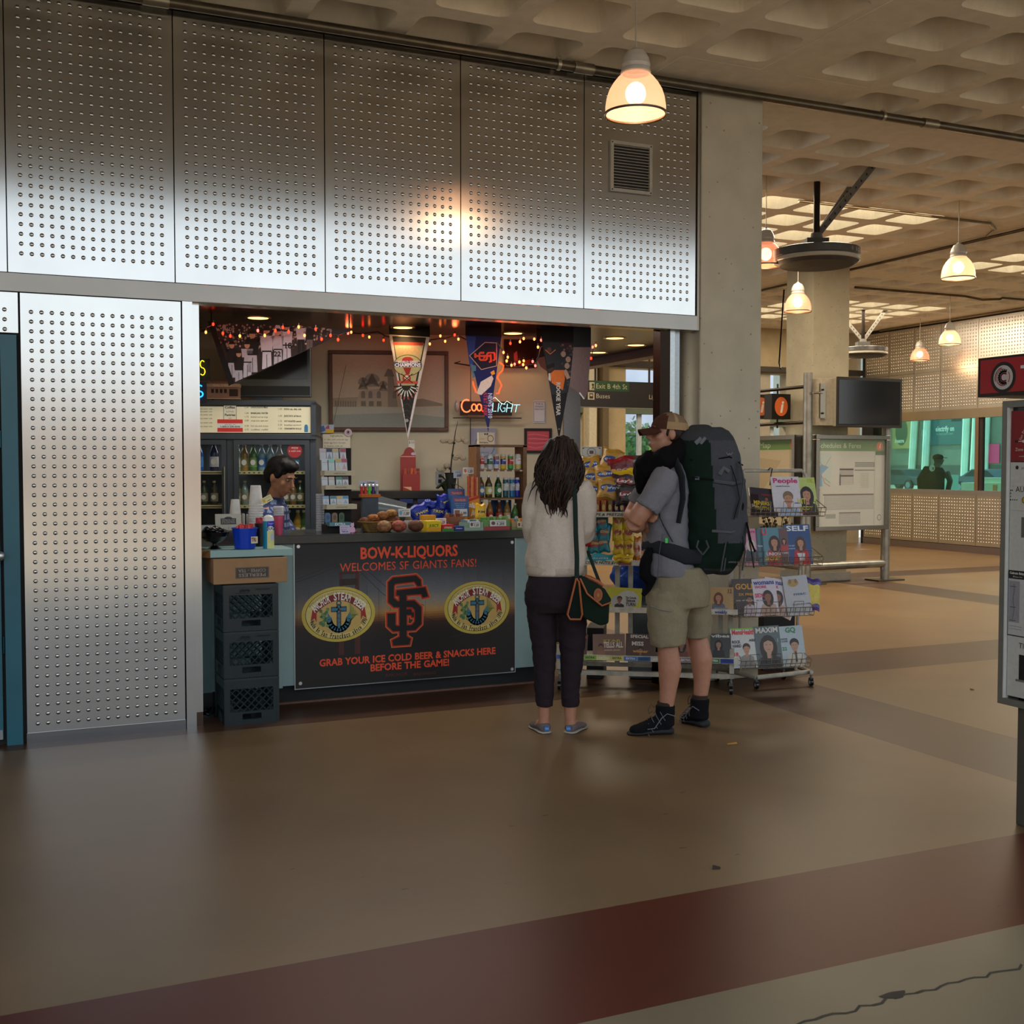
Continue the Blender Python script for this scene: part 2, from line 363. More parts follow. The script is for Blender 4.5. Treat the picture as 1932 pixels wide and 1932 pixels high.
# steel cladding
STEEL=mat('steel_cladding',vcol=True,rough=.20,metal=1.,noise_s=3,noise_a=.04,bump=.06,bump_s=1.1,aniso=.75)
_n=STEEL.node_tree; _t=_n.nodes.new('ShaderNodeTangent'); _t.direction_type='UV_MAP'; _t.uv_map='flat'; _n.links.new(_t.outputs[0],_n.nodes['Principled BSDF'].inputs['Tangent'])
DARKM=mat('dark_backing','#1b1917',rough=.8,noise_s=8)
SC='#c9cac9'
def dome(mb,x,y,z,r=.0107,h=.0062,n=8,ax='y',col=SC):
    rs=[(r*1.12,0),(r*.86,h*.62),(r*.45,h*.93)]
    vs=[]
    for rr,hh in rs:
        for j in range(n):
            a=2*PI*j/n
            vs.append((x+rr*math.cos(a),y-hh,z+rr*math.sin(a)) if ax=='y' else (x-hh,y-rr*math.cos(a),z+rr*math.sin(a)))
    vs.append((x,y-h,z) if ax=='y' else (x-h,y,z)); fs=[]
    for i in range(2): fs+=[(i*n+j,i*n+(j+1)%n,(i+1)*n+(j+1)%n,(i+1)*n+j) for j in range(n)]
    fs+=[(2*n+j,2*n+(j+1)%n,3*n) for j in range(n)]
    mb.add(vs,fs,col,True)
def steel_panel(x0,x1,z0,z1,parent,skip=None,name='steel_panel',dz=.0517,cols=15,top=None,nr=None):
    mb=MB(); mb.box(x0+.003,x1-.003,YF,YF+.02,z0+.002,z1-.002,SC)
    m=(x1-x0-.0517*(cols-1))/2
    zz=z0+.104 if top is None else top
    n=int((z1-z0-.19)/dz)+1 if nr is None else nr
    for i in range(cols):
        for j in range(n):
            X=x0+m+.0517*i; Z_=zz+dz*j if top is None else zz-dz*j
            if skip and skip[0]<X<skip[1] and skip[2]<Z_<skip[3]: continue
            dome(mb,X,YF,Z_)
    return mb.uvbuild(name,STEEL,parent)
wf=MB(); wf.box(-6,.96,YF+.02,YF+.14,0,2.6,'#1b1917'); wf.box(-6,4.33,YF+.02,YF+.16,2.56,HC,'#1b1917'); wf.box(-6,4.36,YF+.0,YF+.02,HC-.055,HC,'#3a332a')
wall=struct('wall_front',wf,DARKM)
seam=[.033+.8613*k for k in range(-3,6)]
v0=FY(1150,265,YF); v1=FY(1228,368,YF)
VX0,VX1,VZ0,VZ1=v0.x,v1.x,FY(1150,361,YF).z,v0.z
for k in range(len(seam)-1):
    steel_panel(seam[k],seam[k+1],2.531,HC-.055,wall,skip=(VX0-.03,VX1+.03,VZ0-.03,VZ1+.03) if k==len(seam)-2 else None,nr=27)
mb=MB(); mb.box(-6,4.345,YF-.012,YF+.14,2.431,2.527,'#98948e'); mb.box(4.345,4.362,YF-.012,YF+.14,2.431,4.04,'#8d8578'); mb.build('fascia',mat('fascia_steel',vcol=True,rough=.32,metal=.9,noise_s=2,noise_a=.06),wall)
mb=MB(); mb.box(.98,4.14,YF+.03,YF+.12,2.428,2.4305,'#9a8a72'); mb.uvbuild('fascia_soffit',STEEL,wall)
steel_panel(.088,.925,.0,2.428,wall,top=2.327,nr=44)
mb=MB(); mb.box(.088,.925,YF-.004,YF,.0,.055,'#9a9a9c'); mb.box(.93,.985,YF-.004,YF+.1,0,2.43,SC); mb.box(.99,1.03,YF+.05,YF+.12,0.08,2.43,SC); mb.box(.99,1.03,YF+.055,YF+.12,0,.08,'#6d5a50'); mb.uvbuild('steel_trim',STEEL,wall)
steel_panel(-.83,.083,2.21,2.428,wall,nr=3,top=2.333,cols=16)
steel_panel(-2.6,-.9,0,2.428,wall,top=2.327,nr=44,cols=30)
# vent grille
vg=MB()
vg.border(VX0,VX1,VZ0,VZ1,.022,YF-.02,YF-.001,'#a39d90')
g=vg.build('vent_grille',M_MATTE,wall)
sl_=MB(); nsl=15
sl_.box(VX0+.022,VX1-.022,YF-.003,YF-.001,VZ0+.022,VZ1-.022,'#14110e')
for i in range(nsl):
    z=VZ0+.03+(VZ1-VZ0-.06)*i/(nsl-1); sl_.box(VX0+.022,VX1-.022,YF-.016,YF-.006,z,z+.005,'#8a8478')
sl_.build('slats',M_MATTE,g)
for a in ((VX0+.012,VZ1-.012),(VX1-.012,VZ1-.012),(VX0+.012,VZ0+.012),(VX1-.012,VZ0+.012)):
    MB().ball((a[0],YF-.021,a[1]),(.005,.003,.005),8,5,'#302a24').build('screw',M_STEEL,g)
# teal door
TEALM=mat('teal_paint','#1f5f70',rough=.35,noise_s=4,noise_a=.08)
d=struct('door_1',MB().box(-.80,-.027,YF-.0,YF+.03,.035,2.13),TEALM)
mb=MB(); mb.box(-.01,.070,YF-.012,YF+.06,.0,2.2,'#000'); mb.box(-.86,.070,YF-.010,YF+.06,2.135,2.2,'#000'); mb.build('door_frame',TEALM,d)
MB().box(-.80,-.03,YF-.008,YF,.035,.085,'#aab0b4').build('kick_plate',M_STEEL,d)
p=FY(2,1049,YF-.05); MB().ball((p.x-.01,YF-.05,p.z),(.028,.022,.028),16,10,'#c9cdd0').cyl((p.x-.01,YF-.03,p.z),(p.x-.01,YF,p.z),.012,col='#a0a4a6').build('door_knob',M_STEEL,d)
for z in (.5,1.6): MB().cyl((-.018,YF-.008,z),(-.018,YF-.008,z+.09),.006,col='#27444c').build('hinge',M_STEEL,d)
# concrete columns
CONC=mat('cast_concrete',vcol=True,rough=.8,noise_s=5,noise_a=.08,bump=.35,bump_s=22,detail=9)
nt=CONC.node_tree; b=nt.nodes['Principled BSDF']; t=nt.nodes.new('ShaderNodeTexCoord'); vo=nt.nodes.new('ShaderNodeTexVoronoi'); vo.inputs['Scale'].default_value=13
nt.links.new(t.outputs['Object'],vo.inputs['Vector']); rp=nt.nodes.new('ShaderNodeMapRange'); rp.inputs[1].default_value=.07; rp.inputs[2].default_value=.10; rp.inputs[3].default_value=.5; rp.inputs[4].default_value=1; nt.links.new(vo.outputs['Distance'],rp.inputs[0])
src=b.inputs['Base Color'].links[0].from_socket; mx=nt.nodes.new('ShaderNodeVectorMath'); mx.operation='SCALE'; nt.links.new(src,mx.inputs[0]); nt.links.new(rp.outputs[0],mx.inputs['Scale']); nt.links.new(mx.outputs[0],b.inputs['Base Color'])
struct('wall_column_near',MB().box(4.38,4.89,YF,7.2,0,HC,'#b9b19d'),CONC,bevel=.012)
mb=MB(); mb.box(9.54,10.13,11.9,12.45,.1,HC,'#a39a82'); mb.box(9.5,10.17,11.86,12.49,0,.12,'#8a8477'); struct('wall_column_far',mb,CONC,bevel=.01)
struct('wall_column_side',MB().box(14.7,15.25,6.72,7.28,0,HC,'#8b8474'),CONC,bevel=.01)
# jamb and door tracks at the right of the opening
mb=MB(); mb.box(4.085,4.165,6.70,6.79,0,2.56,'#2a221c'); mb.box(4.17,4.215,6.72,6.80,0,2.43,'#aab0b3'); mb.box(4.225,4.265,6.74,6.80,0,2.43,'#8d9498')
struct('trim_5',mb,M_STEEL)
MB().box(4.28,4.378,6.9,7.1,0,2.6,'#8d7f6b').build('x',CONC).name='wall_return'; bpy.data.objects['wall_return']['kind']='structure'
# pipe with clamps and couplings
pr_=thing('ceiling_conduit','long dark steel conduit pipe running along the ceiling above the metal wall','pipe',(0,6.60,4.055))
M_PIPE=mat('dark_pipe',vcol=True,rough=.35,metal=.8,noise_s=8,noise_a=.2)
MB().cyl((-6,0,0),(14.9,0,0),.030,n=14,col='#6a6253').build('pipe',M_PIPE,pr_)
for x in (0.8,3.26,3.44,5.9,6.35,8.5,10.5,12.5): 
    if x in (3.44,6.35,.8): MB().cyl((x-.07,0,0),(x+.07,0,0),.036,n=14,col='#9a927f').build('coupling',M_PIPE,pr_)
    else:
        c=MB().cyl((x-.012,0,0),(x+.012,0,0),.036,n=14,col='#b5ad9c'); c.box(x-.012,x+.012,-.012,.012,.02,.045,'#b5ad9c'); c.build('clamp',M_PIPE,pr_)
# conduits farther back
def conduit(pts,r,label,col='#5d4c38',group=None):
    return tag(MB().tube(pts,r,8,col).build('ceiling_conduit',M_PIPE),label,'pipe',group)
conduit([(10.15,6.9,HC-.03),(10.15,14.3,HC-.03),(10.3,14.5,HC-.03),(10.3,14.9,HC-.03)],.018,'thin dark conduit on the ceiling crossing above the far pillar')
conduit([(7.1,9.09,HC-.02),(9.6,9.09,HC-.02),(9.9,9.3,HC-.02),(10.1,9.6,HC-.02)],.014,'thin conduit along the ceiling in front of the nearer skylights','#8d795c')
conduit([(11.2,13.05,HC-.03),(13.3,13.05,HC-.03),(13.5,12.9,HC-.09),(13.7,12.75,HC-.09),(13.95,12.95,HC-.03),(15.2,12.95,HC-.03)],.017,'dark conduit with a dip in front of the farther skylights')
conduit([(15.2,17.0,HC-.03),(15.2,9.0,HC-.03)],.02,'pale conduit along the top of the far metal wall','#8a7a60')
# far metal wall with the ticket window
XW=15.3
mb=MB(); mb.box(XW+.02,XW+.12,5,17.6,0,1.02,'#1b1917'); mb.box(XW+.02,XW+.12,5,17.6,2.34,HC,'#1b1917'); mb.box(XW+.02,XW+.12,17.3,17.6,1.0,2.4,'#1b1917'); mb.box(XW+.02,XW+.12,5,7,1.0,2.4,'#1b1917')
fw=struct('wall_far',mb,DARKM)
STEELW=mat('steel_cladding_far',vcol=True,rough=.34,metal=1.,noise_s=3,noise_a=.06,bump=.05,bump_s=1.3)
def far_panel(y0,y1,z0,z1,cols,rows,n=6,col='#dcd6cc'):
    mb=MB(); mb.box(XW,XW+.02,y0+.004,y1-.004,z0,z1,col)
    my=(y1-y0-.12)/(cols-1); mz=(z1-z0-.14)/(rows-1)
    for i in range(cols):
        for j in range(rows): dome(mb,XW,y0+.06+my*i,z0+.07+mz*j,.013,.008,n,'x',col)
    mb.build('steel_panel',STEELW,fw)
sm=[17.5,16.85,16.2,15.55,14.69,13.57,12.9,12.0,11.1,10.2,9.3,8.4,7.5,6.6]
for i in range(len(sm)-1):
    w_=sm[i]-sm[i+1]; c=max(5,int(w_/.062))
    far_panel(sm[i+1],sm[i],.13,1.0,c,14); far_panel(sm[i+1],sm[i],2.5,3.2,c,11); far_panel(sm[i+1],sm[i],3.205,HC-.06,c,13)
mb=MB(); mb.box(XW-.01,XW,5,17.5,0,.12,'#a8a2ac'); mb.build('base_strip',M_STEEL,fw)
mb=MB(); mb.box(XW-.035,XW+.1,5,17.5,1.0,1.085,'#c3c6cc'); mb.build('window_sill',M_STEEL,fw)
mb=MB(); mb.box(XW-.03,XW+.1,5,17.5,2.34,2.5,'#c4b49c'); mb.build('window_head',STEELW,fw)
TEALG=bpy.data.materials.new('tinted_glass'); TEALG.use_nodes=True; n_=TEALG.node_tree; n_.nodes.clear()
oo=n_.nodes.new('ShaderNodeOutputMaterial'); tb=n_.nodes.new('ShaderNodeBsdfTransparent'); tb.inputs[0].default_value=(.60,.90,.80,1); gb=n_.nodes.new('ShaderNodeBsdfGlossy'); gb.inputs['Roughness'].default_value=.03; ms=n_.nodes.new('ShaderNodeMixShader'); fr=n_.nodes.new('ShaderNodeFresnel'); fr.inputs[0].default_value=1.35
n_.links.new(fr.outputs[0],ms.inputs[0]); n_.links.new(tb.outputs[0],ms.inputs[1]); n_.links.new(gb.outputs[0],ms.inputs[2]); n_.links.new(ms.outputs[0],oo.inputs[0])
ym=FX(1843,900,XW).y
wi=struct('window_1',MB().box(XW+.03,XW+.036,ym+.05,17.3,1.085,2.34,'#60b0a0'),TEALG); struct('window_2',MB().box(XW+.03,XW+.036,7,ym-.05,1.085,2.34,'#60b0a0'),TEALG)
MB().box(XW-.02,XW+.06,ym-.04,ym+.04,1.085,2.34,'#b79c86').build('mullion',STEELW,fw); MB().box(XW+.0,XW+.06,ym-.11,ym-.04,1.085,2.34,'#2a1c14').build('mullion_gap',M_MATTE,fw)
# back wall of the hall with openings to the street
YB_=17.75; BW='#9a8968'
def zat(x,y): return FY(x,y,YB_).z
def xat(x): return FY(x,880,YB_).x
mb=MB(); xr=[xat(1085),xat(1092),xat(1101),xat(1180),xat(1262),xat(1440),xat(1452),xat(1488),xat(1560),XW+.1]
zl0,zl1,zu0,zu1=1.55,2.44,2.78,3.25
mb.box(4.0,XW+.1,YB_,YB_+.3,zu1,HC+.3,BW)
mb.box(4.0,xr[1],YB_,YB_+.3,0,zu1,BW); mb.box(xr[2],xr[3],YB_,YB_+.45,0,zu1,'#a3906c'); mb.box(xr[4],xr[6],YB_,YB_+.3,0,zu1,'#8a8070'); mb.box(xr[7],xr[9],YB_,YB_+.3,0,zu1,BW)
for i in (1,3,6):
    mb.box(xr[i],xr[i+1],YB_,YB_+.3,0,zl0 if i!=6 else 1.75,BW); mb.box(xr[i],xr[i+1],YB_+.02,YB_+.2,zl1 if i!=6 else 2.25,zu0,'#55604d')
struct('wall_back',mb,CONC)
mb=MB(); mb.box(xr[0],xr[9],YB_-.12,YB_,zu1+.02,zu1+.12,'#2c241a'); mb.box(xat(1127),xat(1138),YB_-.2,YB_,0,HC,'#57482f'); mb.box(xat(1104),xat(1118),YB_-.15,YB_,0,HC,'#b0a68e')
for xx in (1212,1450+12): mb.box(xat(xx)-.04,xat(xx)+.04,YB_+.1,YB_+.16,zl0,zl1,'#9fa5a6')
struct('trim_6',mb,M_MATTE)
mb=MB(); gm=mat('window_glass','#ffffff',rough=.02,trans=1.,spec=.3)
struct('window_3',MB().box(xr[3],xr[4],YB_+.12,YB_+.125,zl0,zl1),gm)
# left end of the hall
struct('wall_left',MB().box(-6.1,-5.9,1.7,7,0,HC,'#9a8968'),CONC)
# ---------------------------------------------------------------- kiosk interior
WF=Frame((3.35,9.02,0),-17.9)          # back wall frame
def WT(name,label,cat,u,off,z=0.,group=None): return thing(name,label,cat,WF.w(u,off,z),WF.deg,group)
KZ=2.6
WALLM=mat('cream_wall','#b0a890',rough=.8,noise_s=3,noise_a=.05,bump=.05,bump_s=60)
uR=WF.px(1070,870)[0]
o=struct('wall_kiosk_back',MB().box(-3.2,uR,0,.12,0,KZ+.02),WALLM,loc=WF.w(0,0),rotz=WF.deg)
mb=MB(); u0,_=WF.px(1066,870,.0); u1,_=WF.px(1093,870,.0)
o=struct('trim_7',MB().box(u0,u1,-.05,.06,0,KZ).box(u0-.02,u0,-.06,.06,0,KZ),M_STEEL,loc=WF.w(0,0),rotz=WF.deg)
for k in range(1): pass
KCEIL=mat('kiosk_ceiling_metal','#3a3634',rough=.22,metal=.9,noise_s=2,noise_a=.1)
struct('ceiling_kiosk',MB().add([(x,y,z) for z in (KZ,KZ+.16) for x,y in ((.95,6.86),(4.15,6.86),(4.3,7.3),(5.5,7.95),(5.5,10.75),(.95,10.75))],[(5,4,3,2,1,0),(6,7,8,9,10,11)]+[(i,(i+1)%6,6+(i+1)%6,6+i) for i in range(6)]),KCEIL)
struct('trim_8',MB().box(5.5,5.58,8.0,11.4,KZ-.06,KZ+.16,'#4a2018').box(5.58,5.62,8.0,11.4,KZ-.085,KZ+.05,'#b59c80'),M_MATTE)
struct('wall_kiosk_side',MB().box(.86,.95,6.81,10.6,0,KZ+.1),WALLM)
# downlights
dl=None
for i,(x,y) in enumerate(((487,600),(760,618),(968,629),(1160,638),(1200,651),(1128,665))):
    p=FZ(x,y,KZ)
    if dl is None:
        dl=thing('recessed_downlight','x','ceiling light',(p.x,p.y,KZ),0,'round downlights in the kiosk ceiling')
        MB().lathe([(.075,-.001),(.098,-.006),(.1,-.001)],24,'#b8a98a').build('trim_ring',M_STEEL,dl)
        MB().lathe([(.0,-.003),(.075,-.002)],24,'#ffc46a').build('lamp_face',mat('downlight_glow',vcol=True,emit='col',es=4,rough=.5),dl)
        o=dl
    else: o=dup(dl,(p.x,p.y,KZ))
    o['label']=['recessed downlight at the left, above the horizontal photo pennant','recessed downlight above the long champions pennant','recessed downlight between the blue pennant and the orange player pennant','leftmost recessed downlight right of all pennants','lit orange downlight by the red ceiling edge','small downlight lowest in view, beside the mauve pennant'][i]
    l=bpy.data.lights.new('downlight','SPOT'); l.energy=(3,7,3,4,9,3)[i]; l.color=(1,.66,.32); l.spot_size=math.radians(110); l.shadow_soft_size=.05; lo=bpy.data.objects.new('downlight_lamp',l); COL.objects.link(lo); lo.location=(p.x,p.y,KZ-.02)
l=bpy.data.lights.new('kiosk_fill','AREA'); l.energy=30; l.shape='RECTANGLE'; l.size=2.2; l.size_y=.12; l.color=(1,.97,.9); lo=bpy.data.objects.new('kiosk_fill_lamp',l); COL.objects.link(lo); lo.location=(2.5,7.6,KZ-.02)  # added fill light that brightens the cream kiosk wall, without a fitting
# framed photograph
x0,zt=WF.px(620,661); x1,zb=WF.px(846,814)
fpic=WT('framed_picture','large framed brown-toned photo of an old domed building on the cream wall','picture',(x0+x1)/2,.0,zb)
W_=(x1-x0)/2; H_=zt-zb; mb=MB(); f=.032
mb.box(-W_,W_,-.03,0,0,f,'#4a2a14'); mb.box(-W_,W_,-.03,0,H_-f,H_,'#4a2a14'); mb.box(-W_,-W_+f,-.03,0,f,H_-f,'#4a2a14'); mb.box(W_-f,W_,-.03,0,f,H_-f,'#4a2a14'); mb.build('frame',M_WOOD,fpic,bevel=.004)
pic=MB(); pic.box(-W_+f,W_-f,-.012,-.002,f,H_-f,'#a08a70'); y=-.0125; IW=W_-f; IH=H_-2*f
def P_(u,v): return (-IW+2*IW*u,f+IH*(1-v))
pic.poly([P_(0,.72),P_(1,.72),P_(1,1),P_(0,1)],y,'#8f8a7a'); pic.poly([P_(0,.83),P_(.6,.8),P_(1,.86),P_(1,1),P_(0,1)],y-.0003,'#75796f')
bc='#6b5a44'; bd='#54452f'
pic.poly([P_(0,.60),P_(.3,.58),P_(.3,.72),P_(0,.72)],y-.0004,'#7d6a52'); 
for k in range(9): pic.poly([P_(.02+.022*k,.64),P_(.033+.022*k,.64),P_(.033+.022*k,.72),P_(.02+.022*k,.72)],y-.0008,'#5a4a36')
pic.poly([P_(.24,.5),P_(.56,.44),P_(.62,.72),P_(.2,.72)],y-.0005,'#8a765c')
for (u,v,r1,r2) in ((.27,.40,.045,.09),(.35,.36,.07,.1),(.45,.42,.04,.06)):
    pic.poly([(P_(u,v)[0]+r1*2*IW*math.cos(a),P_(u,v)[1]+r2*IH*math.sin(a)) for a in [PI*k/10 for k in range(11)]]+[P_(u+r1,v+.08),P_(u-r1,v+.08)],y-.0007,bc)
pic.poly([P_(.49,.2),P_(.53,.2),P_(.58,.72),P_(.49,.72)],y-.0009,bc); pic.poly([P_(.455,.3),P_(.49,.19),P_(.53,.22),P_(.55,.3)],y-.001,bd)
for u in (.27,.335,.41,.55): 
    pic.poly([P_(u-.018,.6),P_(u-.018,.54)]+[(P_(u,.54)[0]+.018*2*IW*math.cos(a),P_(u,.54)[1]+.04*IH*math.sin(a)) for a in [PI-PI*k/8 for k in range(9)]]+[P_(u+.018,.6)],y-.0011,bd)
for u in (.27,.34,.41): pic.poly([P_(u-.02,.71),P_(u-.018,.64),P_(u+.022,.64),P_(u+.024,.71)],y-.0011,'#4e402c')
pic.poly([P_(.7,.62),P_(.8,.6),P_(.98,.67),P_(.98,.7),P_(.66,.72)],y-.0008,'#6a5b46'); pic.line([P_(.12,.15),P_(.0,.98)],.004,y-.0014,'#4a3c2a')
pic.build('photograph',M_PRINT,fpic)
# neon beer sign
def glow_tube(pts,r,col,parent,name='neon_tube'): return MB().tube(pts,r,6,col).build(name,M_GLOW,parent)
u,_z=WF.px(920,762,.12); nb=WT('neon_beer_sign','lit neon beer sign with red script and white block letters on a bar','neon sign',u,.12,_z)
def N(x,yy): a,b2=WF.px(x,yy,.12); return a-u,b2-_z
mb=MB(); a=N(868,755); b2=N(966,784); mb.box(a[0],b2[0],.0,.02,b2[1],a[1]-.01,'#15110f'); c_=N(855,784); d_=N(984,788); mb.box(c_[0],d_[0],-.005,.02,d_[1]-.008,d_[1],'#19120e')
mb.text('PROUD PARTNER OF',N(900,0)[0],N(0,782)[1],.013,-.001,'#8a7466',w=.16); mb.text('ENTERTAINMENT',N(945,0)[0],N(0,783)[1],.011,-.001,'#8a7466',w=.12)
mb.line([N(858,680+5),N(888,690)],.012,.0,'#20160f'); mb.line([N(858,685),N(868,682)],.008,.0,'#20160f'); mb.line([N(888,690),N(888,760)],.006,.0,'#20160f'); mb.line([N(888,788),N(888,880)],.008,.03,'#30261d')
mb.build('backing',M_MATTE,nb)
# letters of the red script
def arcp(cx_,cz_,rx,rz,a0,a1,n=10): return [(cx_+rx*math.cos(math.radians(a0+(a1-a0)*k/n)),cz_+rz*math.sin(math.radians(a0+(a1-a0)*k/n))) for k in range(n+1)]
def N3(l,yy=-.015): return [(p[0],yy,p[1]) for p in l]
cC=N(880,766); s_=.0043
red='#ff3a10'
glow_tube(N3(arcp(cC[0],cC[1],.042,.052,60,320)),.0065,'#ff7040',nb)
for k,xx in enumerate((894,904)):
    c2=N(xx,769); glow_tube(N3(arcp(c2[0],c2[1],.019,.028,0,360,12)),.0055,'#ff7040',nb)
for xx,yy in ((912,770),(922,770)):
    c2=N(xx,yy); glow_tube(N3(arcp(c2[0],c2[1],.019,.028,0,300,12)),.0055,red,nb)
for k,st in enumerate(((( 930,760),(929,776),(936,776)),((941,761),(939,777)),((953,763),(946,762),(943,770),(947,777),(952,776),(953,770),(949,770)),((957,762),(955,778)),((956,770),(965,770)),((967,762),(964,778)),((969,764),(981,764)),((975,764),(972,778)))):
    glow_tube(N3([N(*q) for q in st]),.003,'#86c4cc',nb)
glow_tube(N3([N(*q) for q in ((930,752),(934,750),(944,760),(950,763),(956,757),(966,763))]),.0022,'#b0d8c0',nb,'neon_outline')
glow_tube(N3([N(*q) for q in ((942,684),(950,690),(948,699),(941,706),(938,713),(943,721),(946,728),(942,736),(941,742),(936,743))]),.0062,'#ff4a20',nb)
glow_tube(N3([N(*q) for q in ((892,720),(893,727),(896,734),(898,741))]),.0062,'#ff4a20',nb)
for a in (N(862,766),): MB().ball((a[0],-.005,a[1]),(.02,.02,.05),10,8,'#8f8c88').build('transformer',M_GLOSS,nb)
l=bpy.data.lights.new('neon_glow','POINT'); l.energy=1.3; l.color=(1,.15,.05); l.shadow_soft_size=.15; lo=bpy.data.objects.new('neon_glow_lamp',l); COL.objects.link(lo); lo.location=WF.w(u,.3,_z+.05)
# neon letters by the left jamb
for (word,x,yy,colr,lab) in (('S',382,694,'#f5e020','end of a yellow neon sign reading S by the left jamb'),('S',376,738,'#20a0ff','blue neon letter S by the left jamb under the yellow one')):
    uu,zz=WF.px(x,yy,.9); t=WT('neon_letter',lab,'neon sign',uu,.9,zz)
    if colr[1]=='2': glow_tube(N3(arcp(0,.022,.026,.022,40,270,8)+arcp(0,-.022,.026,.022,90,-140,8),0),.006,colr,t)
    else:
        glow_tube(N3(arcp(0,.027,.016,.027,40,270,8)+arcp(0,-.027,.018,.027,90,-140,8),0),.0035,colr,t); glow_tube([(-.030,0,-.05),(-.028,0,.05)],.0035,colr,t)
    MB().box(-.05,.05,.02,.03,-.09,.07,'#11131c').build('backing',M_MATTE,t)
# small plates and frames on the back wall
def plate(name,label,cat,x0,y0,x1,y1,col,off=.01,dep=.012,frame=None,draw=None,group=None):
    a,zt=WF.px(x0,y0,off); b2,zb=WF.px(x1,y1,off); o=WT(name,label,cat,(a+b2)/2,off,zb,group); w=(b2-a)/2; h=zt-zb
    mb=MB(); mb.box(-w,w,0,dep,0,h,col)
    if draw: draw(mb,w,h,-.0008)
    mb.build('panel',M_PRINT,o,bevel=.0)
    if frame:
        mb=MB(); f=frame[0]; c=frame[1]
        mb.box(-w-f,w+f,-.008,dep,-f,0,c); mb.box(-w-f,w+f,-.008,dep,h,h+f,c); mb.box(-w-f,-w,-.008,dep,0,h,c); mb.box(w,w+f,-.008,dep,0,h,c); mb.build('frame',M_MATTE,o)
    return o
def d1(mb,w,h,y):
    mb.rect(-w*.92,w*.92,h*.04,h*.96,y,'#b9bcc0'); mb.line([(-w*.9,h*.05),(w*.9,h*.05),(w*.9,h*.95),(-w*.9,h*.95)],.004,y-.0004,'#59606a',closed=True)
    mb.text('THIS IS',0,h*.82,h*.075,y-.0006,'#6f7884',bold=1); mb.text('SHARKS',0,h*.70,h*.075,y-.0006,'#6f7884',bold=1); mb.text('TERRITORY',0,h*.58,h*.07,y-.0006,'#6f7884',bold=1,w=w*1.6)
plate('wall_sign','small pale grey sign with lettering on the wall above the red picture','sign',1006,756,1029,798,'#c3c6c9',draw=d1)
def d2(mb,w,h,y):
    for k in range(7): mb.line([(-w*.9,h*(.2+.1*k)),(-w*.2,h*(.12+.12*k)),(w*.9,h*(.25+.08*k))],.004,y,'#8a2f38' if k%2 else '#d0707a')
plate('framed_red_picture','small dark-framed picture of crinkled red cloth beside the drink rack','picture',994,813,1036,850,'#b53f4c',frame=(.022,'#1a1412'),draw=d2)
def d3(mb,w,h,y):
    mb.ell(w*.1,h*.5,w*.8,h*.33,y,'#5c6678'); mb.ell(w*.1,h*.5,w*.72,h*.29,y-.0004,'#868c9a'); mb.poly([(-w*.1,h*.5),(w*.1,h*.62),(w*.3,h*.5),(w*.05,h*.42)],y-.0006,'#7a6038')
    for k in range(6): mb.rect(-w*.3+k*w*.13,-w*.3+k*w*.13+w*.07,h*.28,h*.33,y-.0008,'#5c6678')
plate('emblem_box','blue-grey box with a ring emblem on the wall behind the drink rack','panel',888,808,936,874,'#7c8496',off=.05,dep=.05,draw=d3)
# outlet with plug
a,zt=WF.px(823,891); b2,zb=WF.px(837,915); ot=WT('power_outlet','steel wall outlet with a black plug and cord, left of the bare twig','outlet',(a+b2)/2,0,zb)
MB().box(-.035,.035,-.006,0,0,.115,'#8c8c8c').box(-.015,.015,-.009,-.006,.015,.048,'#30302e').build('cover_plate',M_STEEL,ot,bevel=.002)
MB().box(-.013,.013,-.04,-.006,.065,.09,'#14110e').tube([(0,-.04,.077),(.02,-.07,.07),(.055,-.1,.03),(.075,-.12,-.06)],.006,8,'#14110e').build('plug_cord',M_GLOSS,ot)
# flag-like banner behind the lights
a,zt=WF.px(951,640,.03); b2,zb=WF.px(1012,694,.03); t=WT('dark_banner','dark red and black banner high on the wall behind the hanging lights','banner',(a+b2)/2,.03,zb); w=(b2-a)/2; h=zt-zb
mb=MB(); mb.box(-w,w,0,.006,0,h,'#2a0f0e'); mb.poly([(-w*.3,h*.2),(w*.7,h*.3),(w*.5,h*.05),(-w*.1,0.02)],-.001,'#7a2018'); mb.poly([(-w*.4,h*.5),(-w*.2,h*.6),(-w*.15,h*.25),(-w*.38,h*.2)],-.001,'#8a2a30'); mb.build('cloth',M_CLOTH,t)
# tall bare twig in a pot
_u,_zz=WF.px(640,926,.35); p=WF.w(WF.px(851,925,.30)[0],.30,_zz+.165); tO=(p-CAM).dot(FW); tw=thing('orchid_plant','bare dark orchid twig with dried blooms in front of the cream wall','plant',p,-24); yO=966-FP*(p-CAM).dot(UP)/tO
def Q(x,yy): return ((x-851)*tO/FP,0,-(yy-yO)*tO/FP)
MB().tube([Q(848,930),Q(850,905),Q(851,880),Q(853,860),Q(856,840),Q(858,825),Q(860,812),Q(864,795)],[.008,.007,.006,.006,.005,.004,.003,.002],6,'#2a2016').build('stem',M_MATTE,tw)
for (x,yy) in ((849,900),(849,884),(854,859),(857,836)): MB().ball(Q(x,yy),.011,8,6,'#1c1510').build('node',M_MATTE,tw)
rb=random.Random(5)
for (x,yy,dx,dy) in ((857,836,-1,-.5),(858,830,1,-.6),(853,862,1,-.3),(850,882,-1,.1)):
    q=Vector(Q(x,yy)); mb=MB()
    for k in range(3):
        c=q+Vector((dx*(.03+.03*k),rb.uniform(-.02,.02),.02*rb.uniform(-1,1))); mb.tube([q,c],.0015,4,'#5a4c3a'); mb.ball(c,(.026,.004,.02),8,5,'#8a7c66')
    mb.build('bloom',M_MATTE,tw)
mb=MB(); 
